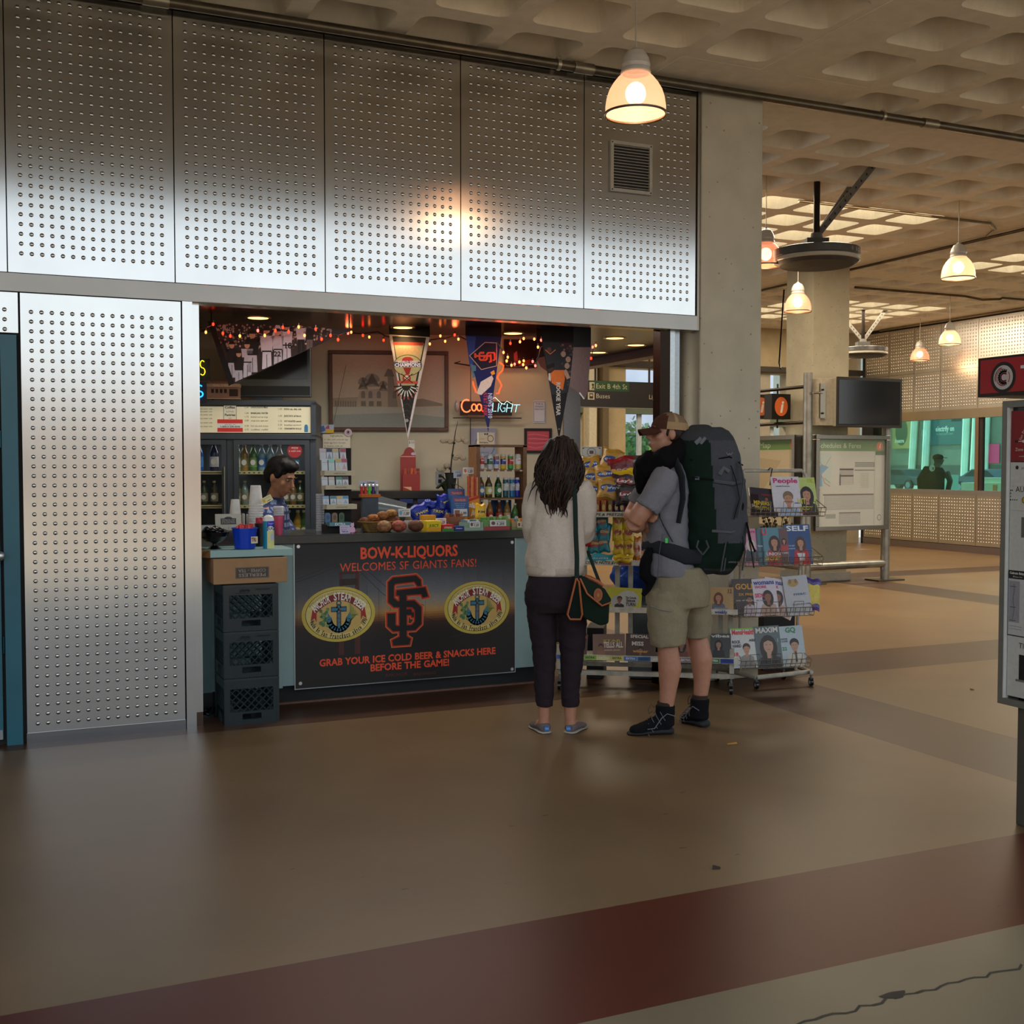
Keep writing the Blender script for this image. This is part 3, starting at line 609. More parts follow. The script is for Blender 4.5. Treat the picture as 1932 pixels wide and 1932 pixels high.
for k in range(5): mb.tube([Q(846,935),(Vector(Q(846,935))+Vector((.05*math.cos(k*1.3),.03*math.sin(k*1.3),.10))),(Vector(Q(846,935))+Vector((.12*math.cos(k*1.3),.06*math.sin(k*1.3),.06)))],[(.01,.004),(.03,.004),(.008,.003)],6,'#1c2616')
mb.build('leaves',M_GLOSS,tw)
MB().lathe([(.03,-.165),(.05,-.03),(.055,-.02)],14,'#14170f',caps=True).build('pot',M_MATTE,tw)
# low dark back shelf under the wall with things on it
a,zs=WF.px(700,926,.05); sb=WT('back_shelf','dark worktop cabinet along the cream wall behind the counter','cabinet',-.2,.0,0)
u0,zz=WF.px(640,926,.35); u1,_=WF.px(862,926,.35)
mb=MB(); mb.box(u0+.2,u1+.2,-.42,-.005,zz-.06,zz,'#15120f'); mb.build('worktop',M_GLOSS,sb)
mb=MB(); mb.box(u0+.2,u1+.2,-.40,-.005,0,zz-.06,'#2a1e18'); mb.build('body',M_MATTE,sb)
for k in range(2):
    a,_=WF.px(754+34*k,926,.42); b2,_=WF.px(779+34*k,926,.42); MB().box(a+.2,b2+.2,-.425,-.40,zz-.10,zz-.065,'#14235e').build('shelf_sign',M_PRINT,sb)
BZ=zz
# red display carton on the shelf
a,_=WF.px(760,920,.25); b2,_=WF.px(792,920,.25); t=WT('red_display_carton','red carton with an arched top holding small items, on the back shelf','box',(a+b2)/2,.28,BZ); w=(b2-a)/2
mb=MB(); mb.box(-w,w,-.05,.10,0,.135,'#8a2015'); mb.poly([(-w,.03),(0,.0),(0,.03)],-.051,'#c8a070'); mb.build('tray',M_PRINT,t)
mb=MB(); pts=[(-w-.02,0),(w-.03,0),(w-.03,.28)]+[(-.015+ (w-.02)*math.cos(PI*k/12),.28+.075*math.sin(PI*k/12)) for k in range(1,12)]+[(-w-.02,.28)]; mb.prism(pts,.10,.105,'#8a2015'); mb.rect(-w-.018,w-.032,.275,.28,.0995,'#e0a090'); mb.ell(.02,.30,.02,.012,.0993,'#b9a2b0'); mb.build('back_card',M_PRINT,t)
mb=MB()
for k in range(5): mb.box(-w+.01+k*.026,-w+.032+k*.026,-.03,.06,.135,.18,['#a33a16','#7a2a12','#b04a18'][k%3])
mb.build('packets',M_FOIL,t)
MB().box(-.02,.03,.108,.111,.34,.41,'#c8c2b4').text('$.50',.005,.385,.018,.1075,'#20202a').build('price_card',M_PRINT,t)
# grey waste bin lying on the back shelf, brown box
a,z0=WF.px(725,965,.5); t=WT('grey_bucket','grey plastic bucket lying on its side behind the pastry basket','bucket',a,.55,z0-.12)
mb=MB(); mb.m=trm(0,0,.13)@rotm('Y',-82)@rotm('Z',20); mb.lathe([(.085,-.17),(.12,.14),(.128,.15),(.128,.16),(.117,.16),(.11,.13),(.075,-.16),(0,-.165)],22,'#4d565a'); mb.build('pail',M_GLOSS,t)
t=WT('brown_cardboard_box','small plain brown box on the shelf behind the blue candy bags','box',WF.px(757,965,.45)[0],.5,WF.px(757,985,.45)[1]-.02); MB().box(-.1,.1,-.08,.1,0,.09,'#7a6750').build('carton',M_MATTE,t,bevel=.003)
# ---- fridge with menu board and television
FO=.72
def FPX(x,y,o=FO): return WF.px(x,y,o)
ux1=FPX(597,880)[0]; ux0=FPX(352,880)[0]; zb_=FPX(480,765)[1]; zm=FPX(480,818)[1]
fr=WT('drinks_fridge','tall grey glass-door drinks fridge with a lit price board on top','fridge',0,0,0)
FRM=mat('fridge_shell','#343b42',rough=.4,noise_s=5)
mb=MB(); mb.box(ux0,ux1,-FO,-.04,0,.2,'#000'); mb.box(ux1-.05,ux1,-FO,-.04,.2,zm,'#000'); mb.box(ux0,ux0+.05,-FO,-.04,.2,zm,'#000'); mb.box(ux0,ux1,-.10,-.04,.2,zm,'#000'); mb.box(ux0,ux1,-FO,-.04,zm-.03,zb_+.03); xm=FPX(437,880)[0]; mb.box(xm-.035,xm+.02,-FO-.01,-FO+.05,.2,zm)
mb.box(ux0,ux1,-FO-.03,-FO,zm-.045,zm-.005); mb.box(ux0,ux1,-FO-.03,-FO,zb_+.0,zb_+.04); mb.box(ux1-.04,ux1,-FO-.03,-FO,zm-.03,zb_+.03); mb.build('cabinet',FRM,fr,bevel=.004)
mb=MB(); x0,z0=FPX(340,816,FO+.01); x1,z1=FPX(590,768,FO+.01); mb.box(x0,x1,-FO-.012,-FO-.002,z0,z1,'#d8d0b0'); y=-FO-.013
def MX(x): return FPX(x,790,FO+.013)[0]
def MZ(yy): return FPX(480,yy,FO+.013)[1]
mb.rect(MX(422),MX(446),MZ(793),MZ(764),y,'#cfc8ae'); mb.line([(MX(422),MZ(792)),(MX(446),MZ(792)),(MX(446),MZ(765)),(MX(422),MZ(765))],.003,y-.0003,'#3a3c34',closed=True)
mb.text('Coffee',MX(434),MZ(771),.017,y-.0005,'#30332c',bold=1,w=.075); mb.text('and Fresh',MX(434),MZ(778),.010,y-.0005,'#4a4c44'); mb.text('Pastries',MX(434),MZ(785),.017,y-.0005,'#30332c',bold=1,w=.08); mb.text('daily',MX(434),MZ(790),.009,y-.0005,'#4a4c44')
mb.rect(MX(410),MX(458),MZ(815),MZ(792),y-.0004,'#c8c6c0'); mb.rect(MX(410),MX(458),MZ(799),MZ(791.5),y-.0007,'#c02a26'); mb.rect(MX(410),MX(458),MZ(815),MZ(807.5),y-.0007,'#c02a26'); mb.text('open early - late',MX(434),MZ(802),.008,y-.0009,'#222'); mb.text('1-650-3 530-4346',MX(434),MZ(806.5),.012,y-.0009,'#222',bold=1,w=.15)
ln=[(461,770,'1.50','CHOCOLATE MILK'),(461,781,'1.50','SPARKLING WATER'),(461,788,'1.75','bottled iced tea large'),(461,795,'2.00','orange juice, apple juice'),(461,805,'2.50','hot tea and cocoa'),(461,812,'2.75','coffee refill'),(524,773,'1.00','SODA can, diet, cola'),(524,786,'1.00','JUICE BOX all flavors'),(524,796,'1.75','HOT ROASTED peanuts'),(524,803,'2.50','breakfast sandwich'),(524,810,'1.50','CINNAMON ROLLS')]
for x,yy,pr2,tx in ln:
    mb.text(pr2,MX(x),MZ(yy),.013,y-.0003,'#4a4a44',al='l'); mb.text(tx,MX(x+12),MZ(yy),.012,y-.0003,'#35352f',al='l',bold=1 if tx[0].isupper() else 0,w=.13)
for yy in (773,778,784,791,799,806): mb.text('juice water cola',MX(375),MZ(yy),.010,y-.0003,'#4a4a44',al='l',w=.10)
mb.rect(MX(574),MX(581),MZ(815),MZ(804),y-.0003,'#2a6d90'); mb.ell(MX(577.5),MZ(803),.012,.01,y-.0005,'#2a6d90')
mb.build('menu_board',mat('menu_panel',vcol=True,rough=.5,emit='col',es=.18,noise_s=10,noise_a=.03),fr)
# doors: frame, glass, shelves, handle
for (a,b2) in ((ux0+.05,xm-.035),(xm+.02,ux1-.05)):
    mb=MB(); z0,z1=.2,zm-.05; f=.035
    mb.border(a,b2,z0,z1,f,-FO-.03,-FO,'#23282e')
    d=mb.build('door',FRM,fr); 
    MB().box(a+f,b2-f,-FO-.012,-FO-.008,z0+f,z1-f,'#9fb0b0').build('glass',mat('fridge_glass','#30383a',rough=.03,alpha=.10,spec=.5),d)
    mb=MB()
    for zz in (.65,.93,1.20,1.46):
        mb.box(a+.01,b2-.01,-FO+.02,-.12,zz-.012,zz,'#6a6a58'); mb.box(a+.01,b2-.01,-FO+.015,-FO+.02,zz-.02,zz+.005,'#c9bf88')
        for k in range(14): mb.box(a+.03+k*(b2-a-.06)/14,a+.045+k*(b2-a-.06)/14,-FO+.012,-FO+.015,zz-.012,zz-.004,'#4a4632')
    mb.build('shelf',M_MATTE,fr)
    MB().box(b2-.02,b2-.008,-FO+.03,-FO+.05,.3,zm-.1,'#e8dc90').build('light_strip',mat('fridge_light',vcol=True,emit='col',es=.9,rough=.4),fr)
a,_=FPX(402,852); MB().cyl((xm-.05,-FO-.04,1.05),(xm-.05,-FO-.04,1.5),.008,col='#8a8a80').build('handle',M_STEEL,fr)
x1,z1=FPX(556,850,FO+.02); mb=MB(); mb.ell(x1,z1,.055,.055,-FO-.014,'#a8262a'); mb.text('enjoy',x1,z1+.015,.016,-FO-.015,'#e8e0dc'); mb.text('a cold one',x1,z1-.01,.014,-FO-.015,'#e8e0dc'); x2,z2=FPX(556,875,FO+.02); mb.rect(x2-.03,x2+.035,z2-.03,z2+.03,-FO-.014,'#1c5f7a'); mb.text('Hola',x2,z2,.02,-FO-.015,'#d8e8ec',bold=1); mb.build('door_sticker',M_PRINT,fr)
l=bpy.data.lights.new('fridge_lamp','AREA'); l.energy=2.5; l.size=.9; l.size_y=.05; l.shape='RECTANGLE'; lo=bpy.data.objects.new('fridge_lamp',l); COL.objects.link(lo); lo.location=WF.w((ux0+ux1)/2,.5,zm-.06); lo.rotation_euler=(0,0,WF.a)
# bottles in the fridge
def bottle(name,label,u,off,z,h,r,body,cap,labelc,group=None,liq=True,frame=WF):
    t=thing(name,label,'bottle',frame.w(u,off,z),frame.deg,group)
    MB().lathe([(0,0),(r*.92,0),(r,.01),(r,h*.55),(r*.93,h*.64),(r*.45,h*.82),(r*.36,h*.86),(r*.36,h*.93)],14,body).build('body',M_GLOSS,t)
    MB().lathe([(r*.42,h*.92),(r*.42,h),(0,h)],12,cap).build('cap',M_GLOSS,t)
    mb=MB().lathe([(r*1.02,h*.16),(r*1.02,h*.5)],14,labelc); mb.ell(0,h*.33,r*.6,h*.1,-r*1.03,'#e8e4da'); mb.build('label_band',M_PRINT,t)
    return t
shelfz=1.55
q=[(376,'#2a62c0','#9cc8ff','#4a90d8','blue'),(405,'#141c50','#caa838','#c8c8d8','dark blue, gold-capped')]
for x,b_,c_,l_,nm in q: bottle('drink_bottle',nm+' bottle on the upper shelf of the left fridge door',FPX(x,890,.6)[0],.62,1.46,.23,.034,b_,c_,l_)
for k,x in enumerate((448,461,478,494,510,527)):
    cols=[('#8aa898','#dcdcdc','#c8c0b0','clear'),('#a07a30','#c8c8c0','#90803a','amber'),('#4a7a3a','#3a6a2a','#7a9a50','green'),('#7aa0b0','#e0e8ec','#3a70a8','pale blue'),('#8aa8b0','#e0e8ec','#5a80a0','frosted'),('#98a0a0','#c8c8c8','#505860','grey')][k]
    bottle('drink_bottle',cols[3]+' bottle on the upper shelf behind the right fridge door, '+['far left','second','third','fourth','fifth','sixth'][k]+' of six',FPX(x,850,.6)[0],.60,1.46,.215,.032,cols[0],cols[1],cols[2],'bottles on the upper fridge shelf')
for k,x in enumerate((385,404,449,462,540,553,566)):
    bottle('drink_bottle','dim bottle on the lower fridge shelf, '+['first','second','third','fourth','fifth','sixth','last'][k]+' from the left',FPX(x,920,.6)[0],.60,1.20,.19,.030,['#2a3c1c','#3a2c14','#6a6a3a','#7a8a80','#243a1a','#7a5a1a','#20401a'][k],'#b8b8a8','#8a8468','bottles on the lower fridge shelf')
for k,x in enumerate((545,562,574)):
    bottle('drink_bottle','bottle low in the fridge just above the counter, '+['dark green','yellow','green'][k],FPX(x,1000,.6)[0],.60,.93,.23,.036,['#1c3a16','#a88418','#2a5a20'][k],'#c8c8b8',['#2a6a30','#c8a020','#3a7a30'][k],'bottles low in the fridge')
# television on the fridge
tx0,tzt=FPX(440,655,.5); tx1,tzb=FPX(588,750,.5); t=WT('television','switched-off grey flat television standing on the fridge','television',0,0,0)
mb=MB(); tb=zb_+.04; mb.box(tx0,tx1,-.54,-.46,tzb,FPX(588,640,.5)[1],'#4a4d4e'); mb.build('housing',M_GLOSS,t,bevel=.008)
MB().box(tx0+.03,tx1-.03,-.545,-.54,tzb+.14,FPX(588,648,.5)[1]-.02,'#2a2c2c').build('screen',mat('tv_screen','#232526',rough=.15,noise_s=2),t)
MB().box(tx0+.01,tx1-.01,-.547,-.54,tzb+.015,tzb+.085,'#1e2224').build('speaker_bar',M_MATTE,t)
a,_=FPX(503,755,.5); mb=MB(); mb.box(a-.10,a+.12,-.52,-.46,tb+.001,tzb+.02,'#28323c'); mb.build('stand',M_GLOSS,t)
# toy cable car on the fridge
a,zz=FPX(421,760,.68); t=WT('toy_streetcar','small brown model streetcar with arched windows on top of the fridge','model',a,.66,zb_+.04)
mb=MB(); mb.box(-.125,.125,-.04,.04,.012,.10,'#8a6a58'); mb.box(-.128,.128,-.045,.045,.10,.125,'#a08a78'); mb.box(-.10,.10,-.03,.03,.125,.145,'#6a4a40')
for k in range(4): mb.box(-.085+k*.032,-.065+k*.032,-.0415,-.04,.055,.085,'#1a1412')
mb.box(.05,.115,-.0415,-.04,.03,.085,'#2a1a12'); mb.text('POWELL & HYDE STS',0,.105,.013,-.0455,'#d8c8b0',w=.14); mb.box(-.128,.128,-.042,.042,.008,.014,'#b09a80'); mb.build('body',M_MATTE,t,bevel=.002)
for x in (-.08,.08): MB().cyl((x,-.035,.011),(x,.035,.011),.011,col='#14100e').build('wheels',M_MATTE,t)
# number plate + ingredients sheet + stickers left of the picture
def d4(mb,w,h,y): mb.text('1997',-.002,h*.3,h*.38,y,'#20283a',bold=1,w=w*1.9); mb.rect(-w,w,h*.82,h*.95,y,'#b07a80'); mb.rect(-w,w,h*.06,h*.18,y,'#b07a80')
plate('number_sign','white card reading 1997 on the wall beside the fridge','sign',588,826,607,850,'#d4d4d8',off=.04,draw=d4)
def d5(mb,w,h,y):
    mb.text('Ingredients',0,h*.88,.016,y,'#3a3a34')
    for k in range(5): mb.text(['A.  coffee, cream, whole milk, sugar','butter eggs flour, chocolate','B.  cinnamon, vanilla, salt','C.  nutmeg and syrup','D.  raisins'][k],-w*.9,h*(.72-.15*k),.012,y,'#4c4a40',al='l',w=w*(1.75-.2*k))
plate('ingredient_sheet','cream sheet of printed lines above the card display','paper',609,819,661,860,'#cfc8b0',off=.06,draw=d5)
def d6(mb,w,h,y): mb.poly([(-w,h*.5),(-w*.2,h*.9),(0,h*.3),(-w*.6,0)],y,'#3a5a90'); mb.poly([(-w*.1,h*.5),(w*.4,h),(w*.5,h*.5)],y,'#a83040'); mb.poly([(0,0),(w,0),(w,h*.45),(.01,h*.4)],y,'#c8a020')
plate('sticker_cluster','cluster of small blue, red and yellow stickers at the picture corner','sticker',598,801,630,817,'#9aa8bc',off=.035,dep=.004,draw=d6)
t=WT('round_badge','round pale badge with a dark swirl at the lower left of the picture','badge',WF.px(657,816,.07)[0],.07,WF.px(657,816,.07)[1]); mb=MB(); mb.cyl((0,-.001,0),(0,.006,0),.031,n=24,col='#c0a8b0'); mb.ell(0,0,.02,.02,-.0018,'#a08a92'); mb.ell(0,.003,.008,.012,-.0022,'#201a22'); mb.build('disc',M_PRINT,t)
# ---------------------------------------------------------------- counter
YC=7.08; CZ=1.07
ct=thing('counter','pale teal service counter with a dark worktop and a printed poster on its front','counter',(1.0,YC,0))
TEALP='#8aa6a6'; TM=mat('teal_laminate',vcol=True,rough=.4,noise_s=7,noise_a=.05)
mb=MB(); mb.box(.02,2.36,0,.55,.12,CZ-.055,TEALP); mb.build('body',TM,ct)
mb=MB(); mb.box(.02,2.36,.05,.5,0.012,.12,'#14171a'); mb.box(.5,2.36,.02,.05,0.0,.012,'#6a4c40'); mb.build('toe_kick',M_MATTE,ct)
mb=MB(); mb.box(.50,2.37,-.035,.60,CZ-.055,CZ,'#2e3432'); mb.box(-.0,.50,.0,.60,CZ-.055,CZ,'#2e3432'); mb.build('worktop',mat('dark_worktop',vcol=True,rough=.22,noise_s=14,noise_a=.12),ct,bevel=.004)
# side ledge with fixed panels
lg=thing('side_ledge','pale teal side shelf at the left end of the counter, above the crates','shelf',(1.05,6.72,0))
mb=MB(); mb.box(.03,.515,0,.42,.97,1.012,'#8fb0ae'); mb.add([(-.01,0,1.012),(.03,0,1.012),(.03,0,.97),(-.01,0.06,.97),(-.01,.42,1.012),(.03,.42,1.012)],[(3,2,1,0)],'#8a6038'); mb.box(-.01,.03,.07,.42,.971,1.012,'#7d7458'); mb.build('top',TM,lg,bevel=.003)
mb=MB(); mb.box(-.045,.09,.34,.36,.0,.97,'#6f9092'); mb.box(-.045,.09,.33,.34,.0,.12,'#15191c'); mb.build('panel',TM,lg)
mb=MB(); mb.box(.47,.512,.30,.36,.12,.97,TEALP); mb.build('bracket',TM,lg)
# poster
sx0,sx1,sz0,sz1=1.655,3.17,.098,1.018
ps=thing('printed_poster','dark sunset bridge poster with orange lettering and two oval beer labels on the counter front','sign',((sx0+sx1)/2,YC-.001,sz0)); W_=(sx1-sx0)/2; H_=sz1-sz0
def SX(x,y=1150): return FY(x,y,YC).x-(sx0+sx1)/2
def SZ(x,y): return FY(x,y,YC).z-sz0
bk=MB(); bk.box(-W_-.006,W_+.006,-.006,0,-.006,H_+.006,'#a8b4b8'); bk.build('edge_strip',M_STEEL,ps)
bk=MB(); y=-.0065
def lerp3(a,b,t): a=lin(a); b=lin(b); return tuple(a[i]+(b[i]-a[i])*t for i in range(3))
stops=[(0,'#14100f'),(.30,'#15100f'),(.36,'#1f1512'),(.42,'#3a2218'),(.46,'#8a5a2c'),(.50,'#b08850'),(.56,'#8c8478'),(.64,'#6a6c72'),(.74,'#50535a'),(.84,'#2c2e33'),(.93,'#17181b'),(1,'#121314')]
def grad(v):
    for k in range(len(stops)-1):
        if v<=stops[k+1][0]: return lerp3(stops[k][1],stops[k+1][1],(v-stops[k][0])/(stops[k+1][0]-stops[k][0]))
    return lin(stops[-1][1])
for k in range(60): # the printed dusk sky, brighter right of the middle
    for q in range(16):
        u=(q+.5)/16; g=grad((k+.5)/60); s=.55+.55*math.exp(-((u-.62)/.3)**2) if .36<(k+.5)/60 else 1; bk.rect(-W_+2*W_*q/16,-W_+2*W_*(q+1)/16,H_*k/60,H_*(k+1)/60,y,tuple(min(1,c*s) for c in g))
# bridge
rd='#7a3020'
for (x0,x1) in ((638,648),(668,679)):
    bk.poly([(SX(x0),SZ(650,1235)),(SX(x1),SZ(650,1235)),(SX(x1-2),SZ(650,1078)),(SX(x0+2),SZ(650,1078))],y-.0004,'#4a2018')
bk.rect(SX(640),SX(674),SZ(650,1104),SZ(650,1092),y-.0006,'#2a1612'); bk.rect(SX(640),SX(676),SZ(650,1083),SZ(650,1078),y-.0006,'#3a1a14')
for pts in ([(557,1090),(600,1075),(645,1055)],[(557,1095),(600,1082),(645,1065)],[(678,1078),(720,1122),(770,1160),(850,1195),(900,1203)],[(682,1068),(740,1122),(800,1150)]):
    bk.line([(SX(a),SZ(650,b_)) for a,b_ in pts],.003,y-.0007,'#1e1a1c')
for k in range(12): xx=560+k*22; bk.line([(SX(xx),SZ(650,1092+abs(k-4)*7)),(SX(xx),SZ(650,1180))],.0016,y-.0006,'#2a2426')
bk.line([(SX(850),SZ(650,1215)),(SX(960),SZ(650,1190))],.002,y-.0006,'#3a302a')
OR='#e8502a'; T=y-.0012
def ptx(s_,xa,xb,ya,h,bold=1,col=OR):  # text from px xa..xb, baseline px at centre ya
    xm_=(xa+xb)/2; bk.text(s_,(SX(xa)+SX(xb))/2,SZ(xm_,ya),h,T,col,w=SX(xb)-SX(xa),bold=bold)
ptx('BOW-K-LIQUORS',679,863,1051,.070); ptx('WELCOMES SF GIANTS FANS!',641,899,1073.5,.052,0)
ptx('GRAB YOUR ICE COLD BEER & SNACKS HERE',601,934,1245,.043); ptx('BEFORE THE GAME!',697,847,1260.5,.043); ptx('ANCHOR',725,768,1275,.020,0,'#5e2a22'); ptx('BREWING',778,822,1273,.020,0,'#5e2a22')
# interlocked monogram
cx_=(SX(767)); cz=SZ(767,1152); S=.0285
Fm=[ # orange edged black strokes given as thick polygons (S then F), unit grid
 [(-3.4,3.6),(-3.4,5.0),(-2.4,5.9),(2.6,6.2),(3.6,5.2),(3.7,3.9),(2.9,3.9),(2.2,4.9),(-1.9,4.6),(-2.2,4.2),(-2.2,1.6),(-1.4,.9),(2.2,.9),(3.7,-.6),(3.7,-4.2),(2.4,-5.4),(-2.4,-5.4),(-3.6,-4.2),(-3.6,-1.6),(-1.9,-1.6),(-1.9,-4.0),(-1.6,-4.3),(1.6,-4.3),(2.3,-3.6),(2.3,-1.1),(1.7,-.5),(-2.2,-.3),(-3.4,.8)],
 [(-1.6,3.2),(4.6,3.6),(5.2,1.6),(4.0,1.4),(3.7,2.2),(.5,2.1),(.5,-.9),(1.5,-.9),(1.7,-1.6),(2.1,-1.6),(2.1,-2.6),(1.7,-2.6),(1.5,-2.1),(.5,-2.1),(.5,-6.6),(1.4,-7.2),(1.1,-8.4),(-2.4,-8.4),(-2.6,-7.3),(-1.0,-6.6),(-1.0,2.0),(-1.7,2.2)]]
for k,(col_,gr,yy) in enumerate((('#d8703c',.45,T),('#a82c18',.27,T-.0004),('#0e0d0d',0.,T-.0008))):
    for P0 in Fm:
        n=len(P0); ar=sum(P0[i][0]*P0[(i+1)%n][1]-P0[(i+1)%n][0]*P0[i][1] for i in range(n)); sg=1 if ar>0 else -1; out=[]
        for i in range(n):
            a=Vector(P0[i-1]);b_=Vector(P0[i]);c=Vector(P0[(i+1)%n]); n1=Vector(((b_-a).y,-(b_-a).x)).normalized()*sg; n2=Vector(((c-b_).y,-(c-b_).x)).normalized()*sg
            m_=(n1+n2); d_=1+n1.dot(n2); m_=m_/max(d_,.5); out.append(b_+m_*gr)
        pts=[(cx_+(p.x-.6)*S*1.12 ,cz+(p.y+1.2)*S*1.09) for p in out]
        # fan-free concave fill: let the mesh triangulate
        n=len(pts); ar=sum(pts[i][0]*pts[(i+1)%n][1]-pts[(i+1)%n][0]*pts[i][1] for i in range(n))
        if ar<0: pts=pts[::-1]
        bk.poly(pts,yy-(.00015 if P0 is Fm[1] else 0),col_)
# oval labels
def oval(px0,px1,py,ry):
    cx=(SX(px0)+SX(px1))/2; rx=(SX(px1)-SX(px0))/2; c_=SZ((px0+px1)/2,py); y0=T-.0012
    bk.ell(cx,c_,rx,ry,y0,'#c9b34c',40); bk.ell(cx,c_,rx*.90,ry*.90,y0-.0003,'#1c1a12',40); bk.ell(cx,c_,rx*.885,ry*.885,y0-.0005,'#d8c67a',40); bk.ell(cx,c_-ry*.04,rx*.72,ry*.68,y0-.0007,'#c9a860',36); 
    bk.text("BREWED & BOTTLED BY ANCHOR BREWING CO SAN FRANCISCO CALIF U.S.A.",cx,c_+ry*.76,ry*.07,y0-.0012,'#7a6a30',w=rx*1.75,arc=rx*1.05)
    # ribbon
    R=rx*.80; A=[]; B=[]
    for k in range(21):
        th=math.radians(-62+124*k/20); wv=.05*math.cos(th*3); A.append((cx+R*math.sin(th),c_-ry*.22+ry*(.92+wv)*math.cos(th))); B.append((cx+R*.86*math.sin(th),c_-ry*.22+ry*(.66+wv)*math.cos(th)))
    for k in range(20): bk.poly([A[k],B[k],B[k+1],A[k+1]],y0-.0009,'#7a1c1c')
    for s in (-1,1): bk.poly([(cx+s*rx*.71,c_+ry*.20),(cx+s*rx*.60,c_+ry*.12),(cx+s*rx*.60,c_-ry*.25),(cx+s*rx*.66,c_-ry*.10),(cx+s*rx*.76,c_-ry*.22)],y0-.001,'#a02820')
    # lettering along the ribbon
    for i,ch in enumerate('ANCHOR STEAM BEER'):
        if ch==' ': continue
        th=math.radians(-56+112*i/16); h=ry*.26; wv=.05*math.cos(th*3)
        bk.text(ch,cx+R*.92*math.sin(th),c_-ry*.22+ry*(.69+wv)*math.cos(th),h,y0-.0013,'#e8e4d8',w=rx*.085,bold=1,rot=-th*.75)
    for i,ch in enumerate('Made in San Francisco since 1896'):
        if ch==' ': continue
        th=math.radians(-74+148*i/31); R2=rx*.80
        bk.text(ch,cx+R2*math.sin(th),c_-ry*.84*math.cos(th)-ry*.06+ry*.02,ry*.17,y0-.0013,'#1c1a12',w=rx*.045,bold=1,rot=th*.75)
    # anchor
    ab='#3a7a90'; ad='#1d4a5a'
    for q,(c1,gr) in enumerate(((ad,.012),(ab,0))):
        yy=y0-.0015-q*.0004; w_=.011+gr
        bk.line([(cx,c_+ry*.32),(cx,c_-ry*.50)],w_*1.3,yy,c1); bk.line([(cx-rx*.17,c_+ry*.18),(cx+rx*.17,c_+ry*.18)],w_*1.5,yy,c1)
        bk.line([(cx+rx*.27*math.sin(math.radians(a)),c_-ry*.12-ry*.44*math.cos(math.radians(a))) for a in range(-80,81,16)],w_*1.7,yy,c1)
        for s in (-1,1): bk.poly([(cx+s*rx*.30,c_+ry*.08),(cx+s*rx*.20,c_-ry*.14),(cx+s*rx*.33,c_-ry*.22)],yy,c1)
    bk.line([(cx+rx*.06*math.cos(a),c_+ry*.40+ry*.08*math.sin(a)) for a in [2*PI*k/10 for k in range(11)]],.007,y0-.002,ab)
    bk.line([(cx+rx*.05*math.sin(k*1.1),c_+ry*.2-ry*.06*k) for k in range(10)],.006,y0-.0023,'#8a4a3a')
    # hops and barley
    rr=random.Random(2)
    for k in range(26): bk.ell(cx-rx*.40+rr.uniform(-.10,.11)*rx,c_+ry*(.20-.024*k),rx*.045,ry*.055,y0-.0015-.00002*k,['#4f7a4a','#6a9058','#3a6040'][k%3],8)
    for k in range(9): a=.5+.12*k; bk.line([(cx+rx*.22,c_-ry*.42),(cx+rx*(.30+.022*k),c_-ry*.05),(cx+rx*(.30+.03*k),c_+ry*(.40-.06*k))],.004,y0-.0017,'#5a7a3a' if k%2 else '#8a9a4a')
oval(568,707,1158.5,.177); oval(837,960,1146,.177)
bk.build('print',M_PRINT,ps)
for a in ((563,1031),(965,1023),(565,1289),(965,1262)):
    MB().cyl((SX(a[0]),-.006,SZ(*a)),(SX(a[0]),-.011,SZ(*a)),.013,.011,n=14,col='#c8ccd0').build('mounting_screw',M_STEEL,ps)
